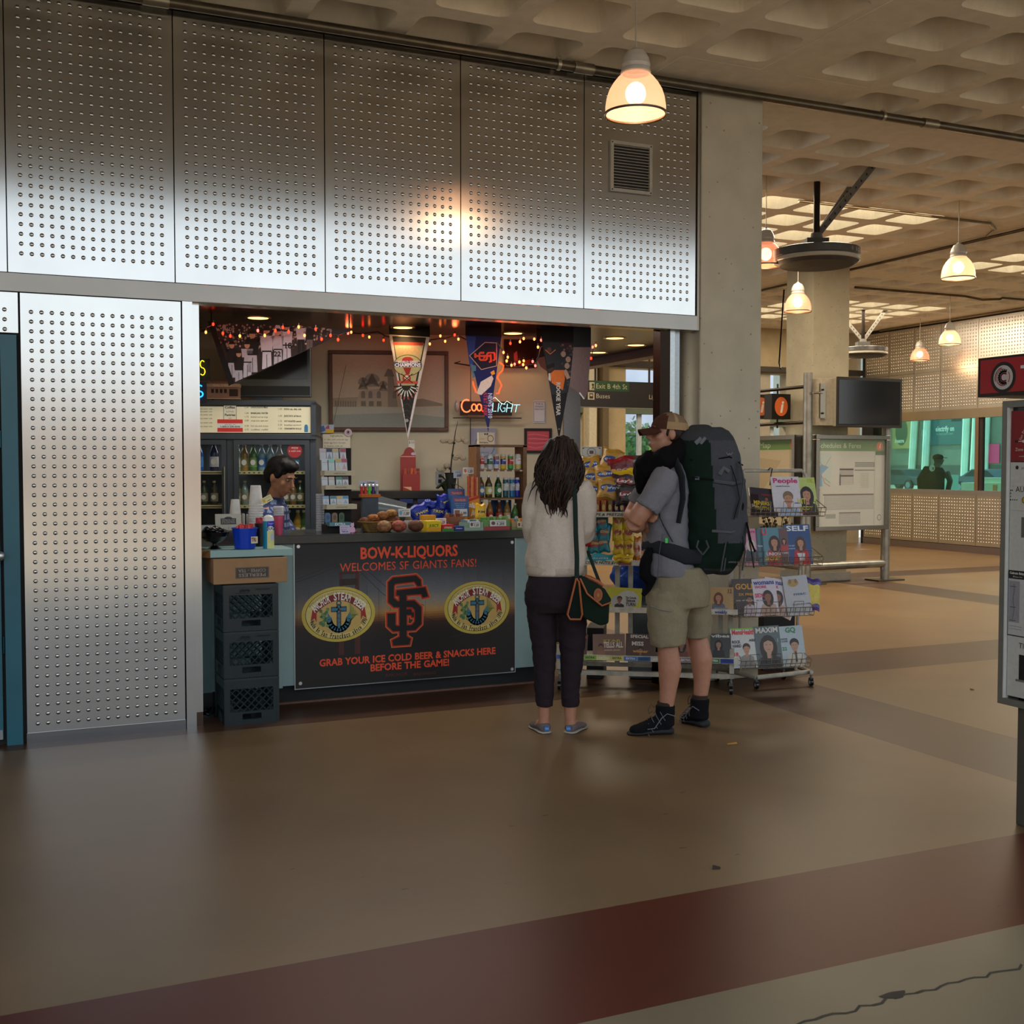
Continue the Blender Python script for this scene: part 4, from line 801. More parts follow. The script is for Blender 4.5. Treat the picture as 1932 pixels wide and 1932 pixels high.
# crates
def crate(z,lab,diag):
    t=thing('milk_crate',lab,'crate',(1.2975,6.80,z),0,'milk crates under the side shelf'); mb=MB(); w=.160; d=.157; h=.27; c='#1d2a2e'
    for s in range(4):
        mb.m=rotm('Z',90*s); 
        mb.box(-w,w,-d,-d+.012,h-.06,h,c); mb.box(-w,w,-d,-d+.012,0,.028,c); mb.box(-w,-w+.035,-d,-d+.014,.028,h-.06,c); mb.box(w-.035,w,-d,-d+.014,.028,h-.06,c)
        for k in range(9):
            for q in (-1,1):
                x0=-w+.03-.14+k*.044; a=[x0,.07] ; b_=[x0+.14,.21]
                if q<0: a,b_=[x0+.14,.07],[x0,.21]
                lo,hi=-w+.03,w-.03
                def clip(p,r): # clip segment in x
                    (xa,za),(xb,zb2)=p,r
                    if xa==xb: return None
                    ts=[0,1]
                    for L,sg in ((lo,1),(hi,-1)):
                        t_=(L-xa)/(xb-xa)
                        if (xa-L)*sg<0 and (xb-L)*sg<0: return None
                        if (xa-L)*sg<0: ts[0]=max(ts[0],t_)
                        elif (xb-L)*sg<0: ts[1]=min(ts[1],t_)
                    if ts[1]-ts[0]<.05: return None
                    return ((xa+(xb-xa)*ts[0],za+(zb2-za)*ts[0]),(xa+(xb-xa)*ts[1],za+(zb2-za)*ts[1]))
                r=clip(tuple(a),tuple(b_))
                if r: mb.tube([(r[0][0],-d+.006,r[0][1]),(r[1][0],-d+.006,r[1][1])],.0042,4,'#2a383c',smooth=False)
        for q in ((-w+.035,-.055,.028,.075),(.055,w-.035,.028,.075)): mb.box(q[0],q[1],-d,-d+.01,q[2],q[3],c)
        mb.box(-.055,.055,-d,-d+.01,.062,.075,c)
        for k in range(8): mb.box(-.052+k*.014,-.048+k*.014,-d-.003,-d,.004,.026,'#26363a')
        mb.box(-w+.004,w-.004,-d-.004,-d+.002,h-.012,h-.004,'#26363a')
    mb.m=None; mb.box(-w+.01,w-.01,-d+.01,d-.01,.003,.012,c); mb.build('shell',M_GLOSS,t)
    if diag:
        mb=MB(); mb.text('KEEP CLEAN',.07,h-.035,.010,-d-.0045,'#0c1416'); 
        for k in range(5): mb.ell(-.06+.012*k,h-.036+.004*(k%2),.006,.008,-d-.0045,'#0c1416',8)
        mb.text('PROPERTY OF DAIRY',-.05,h-.052,.006,-d-.0045,'#0c1416'); mb.build('stamp',M_MATTE,t)
    return t
for k,l_ in enumerate(('black milk crate at the bottom of the stack of three, on the floor','black milk crate in the middle of the stack of three','black milk crate at the top of the stack, under the cardboard box')): crate(.2725*k,l_,k>0)
t=thing('cardboard_box','brown cardboard box with an upside-down dark label on top of the crates','box',(1.305,6.80,.8185)); mb=MB(); mb.box(-.215,.215,-.125,.16,0,.146,'#a07c58'); mb.build('carton',mat('cardboard',vcol=True,rough=.85,noise_s=20,noise_a=.05),t,bevel=.003)
mb=MB(); mb.rect(-.09,.105,.03,.095,-.1262,'#3c332b'); mb.line([(-.087,.033),(.102,.033),(.102,.092),(-.087,.092)],.0015,-.1266,'#8a7a66',closed=True)
mb.text('PEERLESS',.007,.058,.018,-.127,'#a8988a',w=.16,rot=PI); mb.text('COFFEE - TEA',.007,.084,.018,-.127,'#a8988a',w=.16,rot=PI); mb.build('label_print',M_PRINT,t)
t=thing('power_strip_cord','tangle of black cord on the floor left of the crates','cord',(1.07,6.92,0)); MB().tube([(0,0,.02),(.04,.02,.05),(.0,.04,.03),(-.03,.01,.05),(.02,-.03,.02),(.05,.0,.03)],.008,6,'#0e0d0d').box(-.04,.05,-.02,.02,0.001,.02,'#0e0d0d').build('cord',M_GLOSS,t)
# ---------------------------------------------------------------- things on the counter
LZ=1.012   # ledge top
def atp(x,Y,z): 
    p=FY(x,880,Y); return (p.x,Y,z)
def SW(px,Y): return px*Y_t(Y)/FP
def Y_t(Y,x=700): return (Vector((FY(x,880,Y).x,Y,1.5))-CAM).dot(FW)
# blue basket
t=thing('blue_bucket','blue plastic tub of red wrapped sticks on the teal ledge','bucket',atp(460.5,6.80,LZ)); B='#0a3cc0'
MB().lathe([(0,.003),(.060,.003),(.072,.118),(.077,.120),(.077,.126),(.068,.126),(.057,.01),(0,.01)],26,B).build('tub',M_GLOSS,t)
mb=MB(); mb.m=rotm('Z',22); mb.box(-.003,.042,-.0725,-.0705,.035,.075,'#e0d8b8'); mb.text('TRI',.015,.046,.022,-.0735,'#7a1c14',bold=1,w=.033); mb.build('paper_label',M_PRINT,t)
mb=MB(); rr=random.Random(4)
for k in range(22): a=rr.uniform(0,6.28); r=rr.uniform(.01,.055); mb.box(r*math.cos(a)-.006,r*math.cos(a)+.006,r*math.sin(a)-.003,r*math.sin(a)+.003,.05,.145+rr.uniform(-.008,.008),['#c02018','#e03a28'][k%2])
mb.build('red_packets',M_FOIL,t)
# spray can / canister
t=thing('sugar_canister','blue, teal and yellow printed canister with a white domed lid on the ledge','canister',atp(505.5,6.80,LZ))
cols=lambda p: ('#1c8aa8' if p.x<-.012 else '#1a2cc0') if p.z>.105 or p.x<-.012 else '#d8d890'
mb=MB(); mb.lathe([(.0,0),(.033,0),(.033,.05),(.033,.105),(.033,.165)],28,cols); mb.text('Sugar',.008,.145,.010,-.0335,'#c8ccf0'); mb.ell(.006,.118,.020,.016,-.0338,'#dfe4e0'); mb.text('SUG',.006,.112,.016,-.0345,'#181c20',bold=1); mb.ell(.014,.068,.010,.022,-.0338,'#b8bcd8'); mb.build('can',M_PRINT,t)
MB().lathe([(.034,.163),(.034,.172),(.028,.188),(.015,.198),(0,.201)],24,'#eceae6').build('lid',M_GLOSS,t)
# foam cups
def cups(lab,x,Y,z,n,r,h,px=None):
    t=thing('foam_cup_stack',lab,'cups',atp(x,Y,z),0,'stacked foam cups'); mb=MB()
    for k in range(n):
        z0=.0165*k; mb.lathe([(r*.94,z0),(r*.92,z0+.012),(r*.70,z0+h),(r*.68,z0+h+.002),(0,z0+h+.002)] if k==n-1 else [(r,z0),(r,z0+.007),(r*.93,z0+.010),(r*.92,z0+.018)],22,'#dcdad8')
    mb.build('cups',M_MATTE,t); return t
cups('shorter stack of white foam cups behind the brochures',443,7.22,CZ,9,.037,.09)
cups('tall stack of white foam cups left of the vendor',482,7.25,CZ,13,.046,.11)
# cup lids & pink cup
t=thing('pink_drink_cup','clear cup of pink drink with stacked clear lids beside the canister','cup',atp(525,7.16,CZ)); MB().lathe([(0,0),(.022,0),(.031,.115),(.031,.118)],20,'#d05070').build('drink',M_GLOSS,t)
mb=MB(); 
for k in range(5): mb.lathe([(.033,.12+.012*k),(.036,.124+.012*k),(.030,.132+.012*k),(0,.133+.012*k)],20,'#c8c4c8')
mb.build('lids',M_GLOSS,t)
t=thing('plastic_cup_tube','clear plastic sleeve of stacked cups left of the card display','cups',atp(604,7.45,CZ)); mb=MB()
for k in range(16): mb.lathe([(.030,.0155*k),(.031,.004+.0155*k),(.028,.016+.0155*k)],18,'#a8a8b0')
mb.build('cups',M_GLOSS,t)
# brochure holders
def brochure(lab,x,Y,z,w,h,draw,lean=8,rz=0):
    t=thing('brochure',lab,'brochure',atp(x,Y,z),rz,'brochures on the ledge'); mb=MB(rotm('X',-lean)); mb.box(-w/2,w/2,0,.008,0,h,'#c8c4b4'); draw(mb,w/2,h,-.0006); mb.build('cover',M_PRINT,t); return t
def b1(mb,w,h,y):
    mb.rect(-w,w,0,h,y,'#b8b4a4'); mb.rect(-w,w,0,h*.42,y-.0002,'#4c3a3a'); mb.poly([(-w,h*.42),(-w,h*.5),(-w*.5,h*.55),(0,h*.46),(w*.6,h*.50),(w,h*.45),(w,h*.40)],y-.0003,'#5a4038')
    mb.rect(-w*.6,w*.6,h*.66,h*.86,y-.0004,'#26241f'); mb.ell(0,h*.86,w*.3,h*.05,y-.0004,'#26241f'); mb.text('Colonial and',0,h*.80,.008,y-.0007,'#b8b0a0',w=w); mb.text('the Peninsula',0,h*.75,.008,y-.0007,'#b8b0a0',w=w); mb.text('at Coyote Point',0,h*.70,.008,y-.0007,'#b8b0a0',w=w)
    mb.line([(0,h*.45),(0,h*.62)],.002,y-.0005,'#7a7468')
def b2_(mb,w,h,y):
    mb.rect(-w,w,0,h,y,'#b0b0ac'); mb.rect(-w,w,0,h*.35,y-.0002,'#8c8c88'); mb.poly([(-w,h*.35),(-w*.7,h*.7),(-w*.4,h*.55),(0,h*.85),(w*.2,h*.6),(w*.6,h*.7),(w,h*.4)],y-.0004,'#5a5a56'); 
    for k in range(4): mb.rect(-w*.7+k*w*.4,-w*.55+k*w*.4,h*.42,h*.5,y-.0006,'#2c2c2a')
brochure('tall brochure with a dark title panel over a marsh photo, on the ledge',431,6.99,LZ+.012,.155,.19,b1); brochure('black and white building brochure at the far left of the ledge',391,7.02,LZ+.01,.10,.125,b2_)
t=thing('menu_card_holder','pair of small white folded cards by the tall foam cups','card',atp(463,7.3,CZ)); MB().box(-.02,-.012,-.03,.03,0,.13,'#d0cec8').box(.008,.016,-.03,.03,0,.125,'#c8c6c0').build('cards',M_PRINT,t)
t=thing('black_jar_basket','dark wire bowl filled with black wrapped items at the far left of the ledge','bowl',atp(403,6.88,LZ)); mb=MB(); mb.lathe([(.04,0),(.015,.02),(.012,.03),(.05,.045),(.08,.075),(.088,.10),(.082,.10),(.04,.05)],20,'#0d0c0d')
rr=random.Random(8)
for k in range(16): a=rr.uniform(0,6.28); r=rr.uniform(0,.06); mb.ball((r*math.cos(a),r*math.sin(a),.10+rr.uniform(-.01,.02)),(.024,.02,.018),8,6,'#100f11')
mb.build('bowl',M_GLOSS,t)
t=thing('stir_stick_jar','dark jar of red stir sticks behind the canister','jar',atp(490,7.0,LZ+.0)); MB().lathe([(0,0),(.035,0),(.035,.14),(.03,.14),(.03,.02)],18,'#1a1414').build('jar',M_GLOSS,t); mb=MB()
for k in range(14): a=k*2.4; mb.box(.02*math.cos(a)-.008,.02*math.cos(a)+.008,.02*math.sin(a)-.002,.02*math.sin(a)+.002,.1,.165+.01*math.sin(k*3),'#b82838')
mb.build('sticks',M_FOIL,t)
def pcard(lab,x,Y,z,w,h,l1,l2,rot=0,bgc='#d8d6d0',icon=None,lean=5,name='price_card',stem=None):
    t=thing(name,lab,'price card',atp(x,Y,z),0,'price cards on the counter'); mb=MB(rotm('X',-lean)@rotm('Y',rot)); mb.box(-w/2,w/2,0,.002,0,h,bgc)
    mb.text(l1,0 if not icon else w*.1,h*.68,h*.17,-.0006,'#3c4458',w=w*.55); mb.text(l2,w*.12,h*.2,h*.36,-.0006,'#1c2438',bold=1,w=w*.5,shear=.2)
    if icon: mb.ell(-w*.3,h*.5,w*.12,h*.3,-.0006,icon)
    if stem: mb.box(-.003,.003,.0,.002,-stem,0,'#222')
    mb.build('card',M_PRINT,t); return t
pcard('small tilted cream card reading Lemonade above the pink cup',506,7.16,CZ+.205,.07,.04,'Lemonade','.',rot=-28,bgc='#e0d8a0',icon='#d8a820')
t=thing('pink_cat_note','lilac note with a pink cat cutout standing on the counter','card',atp(655,7.12,CZ)); mb=MB(rotm('X',-8)); mb.box(-.05,.018,0,.002,0,.052,'#c8bcd8'); mb.text('meow meow',-.018,.036,.008,-.0006,'#6a4a9a',w=.05); mb.text('& other',-.022,.022,.008,-.0006,'#6a4a9a'); mb.text('Thank you',-.018,.008,.010,-.0006,'#4a2a8a',bold=1,w=.045)
mb.ell(.032,.022,.020,.022,-.001,'#d8b0d0'); mb.ell(.034,.052,.012,.014,-.001,'#d8b0d0'); mb.poly([(.024,.058),(.026,.072),(.032,.064)],-.001,'#d8b0d0'); mb.poly([(.038,.064),(.044,.072),(.045,.058)],-.001,'#d8b0d0'); mb.line([(.02,.004),(.045,.004),(.058,.018)],.005,-.0014,'#c04080'); mb.build('card',M_PRINT,t)
# tiered card display (packets in trays)
DX=640; DY=7.30
t=thing('packet_display','tiered black display stand with labelled trays beside the ingredient sheet','display stand',atp(DX,DY,CZ))
def dz(y): return FY(DX,y,DY).z
mb=MB(); mb.box(-.09,.09,.03,.05,0,dz(845)-CZ,'#14110f'); mb.box(-.10,.10,-.04,.08,0,.05,'#14110f'); mb.build('stand',M_MATTE,t)
ROW=[(860,886,4,868),(884,895,0,0),(916,929,0,0),(951,968,0,0)]
trays=[(889,898),(914+2,924),(952-1,960)]
cxs=[(610,622,634,648),(613,626,639,650),(613,626,640,652),(615,629,641,652),(618,631,644)]
rows=[(846,868,['#c8b8c0','#1c2438','#c8b070','#b04050'],['patterned','black','cream-topped','red-topped']),(865,888,['#c0ccd8','#8ad0b8','#c0a858','#b04858'],['pale blue','mint','yellow-topped','red-topped']),(899,916,['#c8c8d0','#d0c0a8','#2a9060','#5a2c34'],['white','white-and-tan','green','maroon-topped']),(935,951,['#7aa8d0','#2a7a78','#c8b060','#3a8ab0'],['sky blue','teal','yellow','bright blue'])]
for ri,(ya,yb,cc,nm) in enumerate(rows):
    for k in range(4):
        x=cxs[ri][k]; z0=dz(yb); h=dz(ya)-z0; p=thing('card_packet',nm[k]+' packet, '+['leftmost','second','third','rightmost'][k]+' in the '+['top','second','third','fourth'][ri]+' row of the packet display','packet',(FY(x,880,DY-.03-.012*ri).x,DY-.03-.012*ri,z0),0,'packets in the tiered display')
        mb=MB(rotm('X',-10)); mb.box(-.0195,.0195,0,.018,0,h,'#c4cad2'); mb.rect(-.0185,.0185,h*.7,h*.98,-.0006,cc[k]); mb.poly([(-.015,h*.1),(0,h*.6),(.014,h*.1)],-.0006,lerp3(cc[k],'#c8ccd8',.45)); mb.line([(-.018,h*.68),(.018,h*.68)],.0015,-.0008,'#6a7080'); mb.build('pack',M_GLOSS,p)
for k in range(3):
    x=cxs[4][k]; z0=dz(984); h=dz(966)-z0; p=thing('card_packet',['blue','brown','green'][k]+' round-topped packet on the lowest tier of the display','packet',(FY(x,880,DY-.08).x,DY-.08,z0),0,'packets in the tiered display')
    mb=MB(); c=['#3a6a98','#7a6450','#2a5a48'][k]; mb.prism([(-.018,0),(.018,0),(.018,h*.75)]+[(.018*math.cos(PI*q/8),h*.75+h*.25*math.sin(PI*q/8)) for q in range(1,8)]+[(-.018,h*.75)],0,.02,c); mb.ell(0,h*.5,.011,h*.25,-.0006,lerp3(c,'#101418',.5)); mb.build('pack',M_GLOSS,p)
mb=MB()
for (ya,yb) in ((888,897),(915,923),(951,960)):
    xa,xb=(FY(612+(ya-888)*.06,880,DY-.07).x-t.location.x),(FY(669+(ya-888)*.06,880,DY-.07).x-t.location.x); mb.box(xa,xb,-.075,.03,dz(yb)-CZ,dz(ya)-CZ,'#c2b89c'); mb.text('AMERICAN SPIRIT',(xa+xb)/2,dz(yb-2.5)-CZ,.009,-.0757,'#5a5244',w=.08)
xa,xb=FY(621,880,DY-.1).x-t.location.x,FY(661,880,DY-.1).x-t.location.x
mb.box(xa,xb,-.10,.0,dz(991)-CZ,dz(984)-CZ,'#5a8a98'); mb.text('EXTRA',(xa+xb)/2,dz(990)-CZ,.016,-.1007,'#d8e4e8',bold=1,w=.07)
mb.build('tray_fronts',M_PRINT,t)
# lighters
t=thing('lighter_display','small orange rack with a white Lighter price card, right of the packet display','display stand',atp(697,7.42,CZ)); zz=FY(697,938,7.42).z-CZ
MB().box(-.065,.065,-.04,.03,zz,zz+.02,'#b8641c').box(-.055,.055,-.02,.02,0,zz,'#45505a').build('rack',M_MATTE,t)
mb=MB(); h0=FY(697,920,7.42).z-CZ; mb.box(-.068,.065,.02,.022,zz+.06,h0+.05,'#c4c4d0'); mb.text('Lighter',.015,h0+.028,.013,.0193,'#20242c',bold=1,shear=.2); mb.text('1.75',-.0,h0+.006,.013,.0193,'#20242c'); mb.poly([(-.05,h0+.005),(-.042,h0+.002),(-.028,h0+.03),(-.036,h0+.034)],.0193,'#1c4a90'); mb.build('price_card',M_PRINT,t)
for k,(c,nm) in enumerate((('#c01c18','red lighter at the left end'),('#c82018','second red lighter'),('#3ac020','bright green lighter'),('#20186a','dark blue lighter'),('#8a8c9a','grey lighter at the right end'))):
    p=atp(682+7.3*k,7.40,CZ+zz+.021); l_=thing('lighter',nm+' in the orange rack','lighter',p,0,'lighters in the orange rack'); MB().lathe([(0,0),(.0105,0),(.0105,.052),(0,.052)],12,c).build('body',M_GLOSS,l_); MB().lathe([(.0095,.052),(.0095,.062),(.006,.066),(0,.066)],10,'#c8c8c8').build('cap',M_STEEL,l_)
# pastries and basket
t=thing('pastry_basket','oval wicker basket of wrapped pastries on the counter','basket',atp(712,7.22,CZ)); 
mb=MB(); wk=lambda p: '#8a6a30' if (int(p.z*220)+int(math.atan2(p.y,p.x)*9))%2 else '#6a4e22'
for k in range(7): z0=.009*k; r=.085+.006*k; mb.loft([(0,0,z0,r,.07+.004*k),(0,0,z0+.009,r+.006,.074+.004*k)],36,wk)
pts=[(.13*math.cos(a),.10*math.sin(a),.066) for a in [2*PI*k/30 for k in range(30)]]; mb.tube(pts,.006,6,'#7a5a28',closed=True); mb.build('wicker',M_MATTE,t)
def pastry(x,yy,w,h,c1,c2,lab,Y=7.2,base=None):
    z=base if base is not None else FY(x,yy,Y).z; p=thing('wrapped_pastry',lab,'pastry',(FY(x,880,Y).x,Y,z),random.Random(int(x)).uniform(-15,15),'wrapped pastries on the counter'); rr=random.Random(int(x*7))
    cf=lambda q: c1 if noise.noise(q*60)>0 else c2
    MB().ball((0,0,h/2),(w/2,w/2.4,h/2),16,10,cf).build('pastry',M_MATTE,p)
    mb=MB()
    mb.ball((0,0,h/2),(w/2*1.08,w/2.2,h/2*1.06),12,8,'#ffffff'); me=mb.build('wrap',mat('cling_film','#5a4838',rough=.08,alpha=.10,spec=.8,bump=.8,bump_s=25),p); return p
for a in ((688,978,.085,.05,'#6a3c1c','#8a5428','dark brown roll at the left of the basket'),(704,972,.09,.05,'#b8702a','#8a4c1c','glazed orange-brown pastry in the front of the basket'),(722,968,.09,.055,'#8a5428','#a87038','round bun on top of the basket heap'),(738,963,.08,.05,'#b0803c','#8a5a28','golden bun highest in the basket'),(742,978,.09,.06,'#6a3818','#8a4c24','cinnamon slice at the right of the basket'),(716,982,.08,.05,'#7a4420','#9a5c2c','brown bun low in the middle of the basket')): pastry(a[0],a[1]+12,a[2],a[3],a[4],a[5],a[6],Y=7.22)
for x,c1,c2,l_ in ((724,'#8a5c38','#a87850','crumbly wrapped pastry on the counter directly in front of the basket'),(752,'#8a3a2c','#b05a40','reddish wrapped pastry between two brown ones on the counter'),(784,'#5a3220','#70402a','dark muffin in wrap left of the yellow gum box')): pastry(x,1003,.105,.078,c1,c2,l_,Y=7.12,base=CZ)
pcard('white price card with a blue ice icon above the wrapped pastries',763,7.3,FY(763,975,7.3).z,.085,.055,'Bottles','1.00',icon='#6aa8d0',rot=0)
# blue crinkle bags, white cups, gum boxes
def bagmesh(w,h,th,c1,c2=None,draw=None,mm=None,seed=1,band=.5):
    mb=MB(mm); nu,nv=9,11; rr=random.Random(seed)
    def P(i,j,s):
        u=-1+2*i/(nu-1); v=j/(nv-1); e=max(0,1-abs(u)**3)*max(0,1-(abs(2*v-1))**4); wv=.12*noise.noise(Vector((u*2+seed*3.1,v*4,s*2))); pinch=1-.10*math.sin(PI*v)
        return (u*w/2*(pinch+.04*math.sin(seed+v*7)),s*th/2*(e**.6)*(1+wv*2)+ (0.002*s),v*h+.006*math.sin(u*5+seed))
    for s in (-1,1):
        vs=[P(i,j,s) for j in range(nv) for i in range(nu)]
        for j in range(nv-1):
            v=(j+.5)/(nv-1); c=c1 if c2 is None or abs(v-.5)>band/2 else c2
            fs=[]
            for i in range(nu-1):
                f=(j*nu+i,j*nu+i+1,(j+1)*nu+i+1,(j+1)*nu+i); fs.append(f if s<0 else tuple(reversed(f)))
            used=sorted({q for f in fs for q in f}); mp_={q:n for n,q in enumerate(used)}
            mb.add([vs[q] for q in used],[tuple(mp_[q] for q in f) for f in fs],c,True)
    if draw: draw(mb,-th/2-.002)
    return mb
def bag(lab,x,yb,Y,w,h,th,c1,c2=None,tx=None,tc='#fff',oc=None,rz=0,lean=-8,seed=1,group='snack bags on the counter',roll=0,frame=None,off=0,parent=None,z=None,band=.5):
    if frame: u,zz=frame.px(x,yb,off); loc=frame.w(u,off,zz if z is None else z); rz=rz+frame.deg
    else: p=FY(x,yb,Y); loc=(p.x,p.y,p.z if z is None else z)
    def dr(mb,y):
        if oc: mb.ell(0,h*.5,w*.34,h*.17,y,oc)
        if tx: mb.text(tx,0,h*.46,h*.12,y-.0012,tc,bold=1,w=w*.62,shear=.15)
    t=thing('snack_bag',lab,'snack bag',loc,rz,group); bagmesh(w,h,th,c1,c2,dr,rotm('X',lean)@rotm('Y',roll),seed,band).build('bag',M_FOIL,t); return t
for k,(x,yb,w,h,r,l_) in enumerate(((800,985,.16,.13,-20,'dark blue shiny candy bag at the left behind the gum boxes'),(812,960,.10,.06,10,'small blue bag peeking up behind the candy bags'),(822,985,.13,.14,8,'blue candy bag with yellow print, middle of the row'),(838,965,.09,.12,-5,'upright blue bag left of the orchid leaves'),(846,988,.14,.12,12,'blue candy bag at the right by the blue booklets'))): bag(l_,x,yb,7.42,w,h,.05,'#0c1e88','#12309a',tx=['TWIX','YO','TRIX','Y','KIX'][k] if k!=1 else None,tc='#e8d84a',roll=r,seed=k+3,rz=0)
t=thing('white_cup_row','row of small white cups lying behind the price card','cups',atp(779,7.24,CZ)); mb=MB()
for k in range(4): mb.lathe([(.016,0),(.019,.055),(.02,.056)],14,'#d4d0d0',c=(-.045+k*.03,0,.012),caps=True)
mb.build('cups',M_GLOSS,t)
def gbox(lab,x0,x1,ytop,Y,c,c2,tx,tc,dep=.10,name='candy_box',ybase=None,fill=None,card=None):
    a=FY(x0,880,Y).x; b_=FY(x1,880,Y).x; z1=FY((x0+x1)/2,ytop,Y).z; t=thing(name,lab,'candy box',((a+b_)/2,Y,CZ),0,'candy boxes along the counter edge'); w=(b_-a)/2; h=z1-CZ
    mb=MB(); mb.box(-w,w,0,dep,0,h,c); mb.rect(-w,w,0,h*.35,-.0004,c2) if c2 else None
    if tx: mb.text(tx,0,h*.42,h*.26,-.0010,tc,bold=1,w=w*1.3,shear=.1)
    mb.build('carton',M_PRINT,t)
    if fill:
        mb=MB(); rr=random.Random(3)
        n=max(3,int(w*2/.022))
        for k in range(n): mb.box(-w+.004+k*(2*w-.008)/n,-w+.004+(k+.8)*(2*w-.008)/n,.01,dep-.02,h,h+.014+rr.uniform(0,.01),fill[k%len(fill)])
        mb.build('wrapped_pieces',M_FOIL,t)
    return t
gbox('yellow gum box at the left end of the candy boxes',805,832,983,7.10,'#e8c814','#e0a010','JUICY','#3a6a20',fill=None)
t=bpy.data.objects.get('candy_box'); 
gbox('blue-topped yellow packet tray behind the yellow gum box',797,822,972,7.24,'#c89018','#b0740c','CHEWS','#f0e0a0',dep=.06)
gbox('red, yellow and green gum box beside the yellow one',834,856,990,7.10,'#c02418','#3a8a30','STRIDE','#f0d8c8')
gbox('small dark blue mint box between the red and grey boxes',857,875,993,7.10,'#1c2c80',None,'Dentyne','#d8dcf0')
gbox('grey-green gum box with a price card at its front',876,912,986,7.10,'#8aa890','#9ab0a0',None,'#fff',fill=['#6a8a9a','#c8c8c8','#4a7a5a'])
gbox('long green and white box with a price card, right of the grey-green one',913,962,981,7.10,'#6a9a58','#b04048',None,'#fff',fill=['#5a8a40','#7a9a50'])
gbox('tan box of small packets at the right end of the counter',966,997,984,7.10,'#a89468','#7a8a4a',None,'#fff',fill=['#d07020','#5a8a9a','#c8b060'])
gbox('row of brown chocolate bars behind the red gum box',843,876,975,7.22,'#8a5434','#6a3c24',None,'#fff',fill=['#9a5c38','#6a3a20'],dep=.07,name='chocolate_row')
pcard('white price card reading 1.25 behind the red gum box',832,7.17,FY(832,990,7.17).z,.075,.045,'Cookies','1.25')
pcard('price card with a round brown logo on the grey-green gum box',896,7.088,CZ+.02,.075,.042,'gum','1.25',icon='#6a4a40')
pcard('wide price card with a round brown logo on the long green box',940,7.088,CZ+.025,.12,.042,'mints','1.25',icon='#6a4a40')
pcard('cream price card at the right end of the counter edge',985,7.088,CZ+.012,.07,.042,'nuts','1.1',bgc='#d8ccb0',icon='#8a3a2c')
pcard('pale blue handwritten card on a stick behind the booklets',864,7.5,FY(864,902,7.5).z,.065,.055,'please','ask',bgc='#b0b8c8',stem=.09)
pcard('small white price card with an orange logo above the jerky sticks',884,7.45,FY(884,894,7.45).z,.08,.045,'stick','1.25',icon='#d85a28')
def booklet(lab,x0,x1,y0,y1,Y,c,card=None):
    a=FY(x0,880,Y).x;b_=FY(x1,880,Y).x; z1=FY((x0+x1)/2,y0,Y).z; z0=FY((x0+x1)/2,y1,Y).z; t=thing('blue_booklet',lab,'booklet',((a+b_)/2,Y,z0),0,'blue booklets on the counter'); w=(b_-a)/2; h=z1-z0; mb=MB(rotm('X',-6)); mb.box(-w,w,0,.02,0,h,c); mb.rect(-w*.8,w*.8,h*.72,h*.93,-.0006,'#7a4a70'); mb.text('TRAVELER',0,h*.76,h*.09,-.0012,'#e0907a',bold=1,w=w*1.3)
    for k in range(4): mb.text('guide to the city',0,h*(.62-.09*k),h*.05,-.0012,'#b8c8e0',w=w*(1.3-.2*k))
    if card: mb.rect(-w*.8,w*.8,h*.02,h*.38,-.0016,'#d4d4d4'); mb.rect(-w*.7,-w*.1,h*.08,h*.32,-.002,'#8a5a4a'); mb.text('1.00',w*.35,h*.12,h*.12,-.002,'#20242c',bold=1)
    mb.build('cover',M_PRINT,t)
booklet('blue booklet standing in front, with a white price card on it',853,885,936,975,7.30,'#2c5a98',1); booklet('blue booklet standing behind the front one',848,878,922,965,7.42,'#33629e')
# jerky sticks
t=thing('jerky_stick_box','yellow and red box of wrapped meat sticks leaning against the wooden rack','candy box',atp(893,7.36,CZ)); h=FY(893,935,7.36).z-CZ; mb=MB(); mb.prism([(-.045,0),(.045,0),(.045,h),(-.045,h-.02)],0,.05,'#d88a18'); mb.poly([(-.045,h*.8),(.045,h*.92),(.045,h),(-.045,h*.88)],-.0005,'#c0281c'); mb.text('slim',-.0,h*.62,.034,-.001,'#f0ece4',bold=1,w=.075,rot=-.25); mb.text('jim',.008,h*.40,.034,-.001,'#f0ece4',bold=1,w=.05,rot=-.25); mb.poly([(-.045,0),(-.045,h*.3),(0,h*.38),(.02,0)],-.0008,'#c87810'); mb.build('carton',M_PRINT,t)
mb=MB(); h2=FY(893,898,7.36).z-CZ
for k in range(6): mb.box(-.04+.014*k,-.029+.014*k,.01+.006*(k%2),.02+.006*(k%2),h-.03,h2-.004*(k%3),['#d05a20','#b03a20','#e08a50'][k%3])
mb.build('sticks',M_FOIL,t)
bag('yellow candy bag with letters, leaning on the jerky box',906,983,7.24,.085,.12,.035,'#d8a010','#e0b020',tx='MM',tc='#3a2010',lean=-8,seed=11,roll=4)
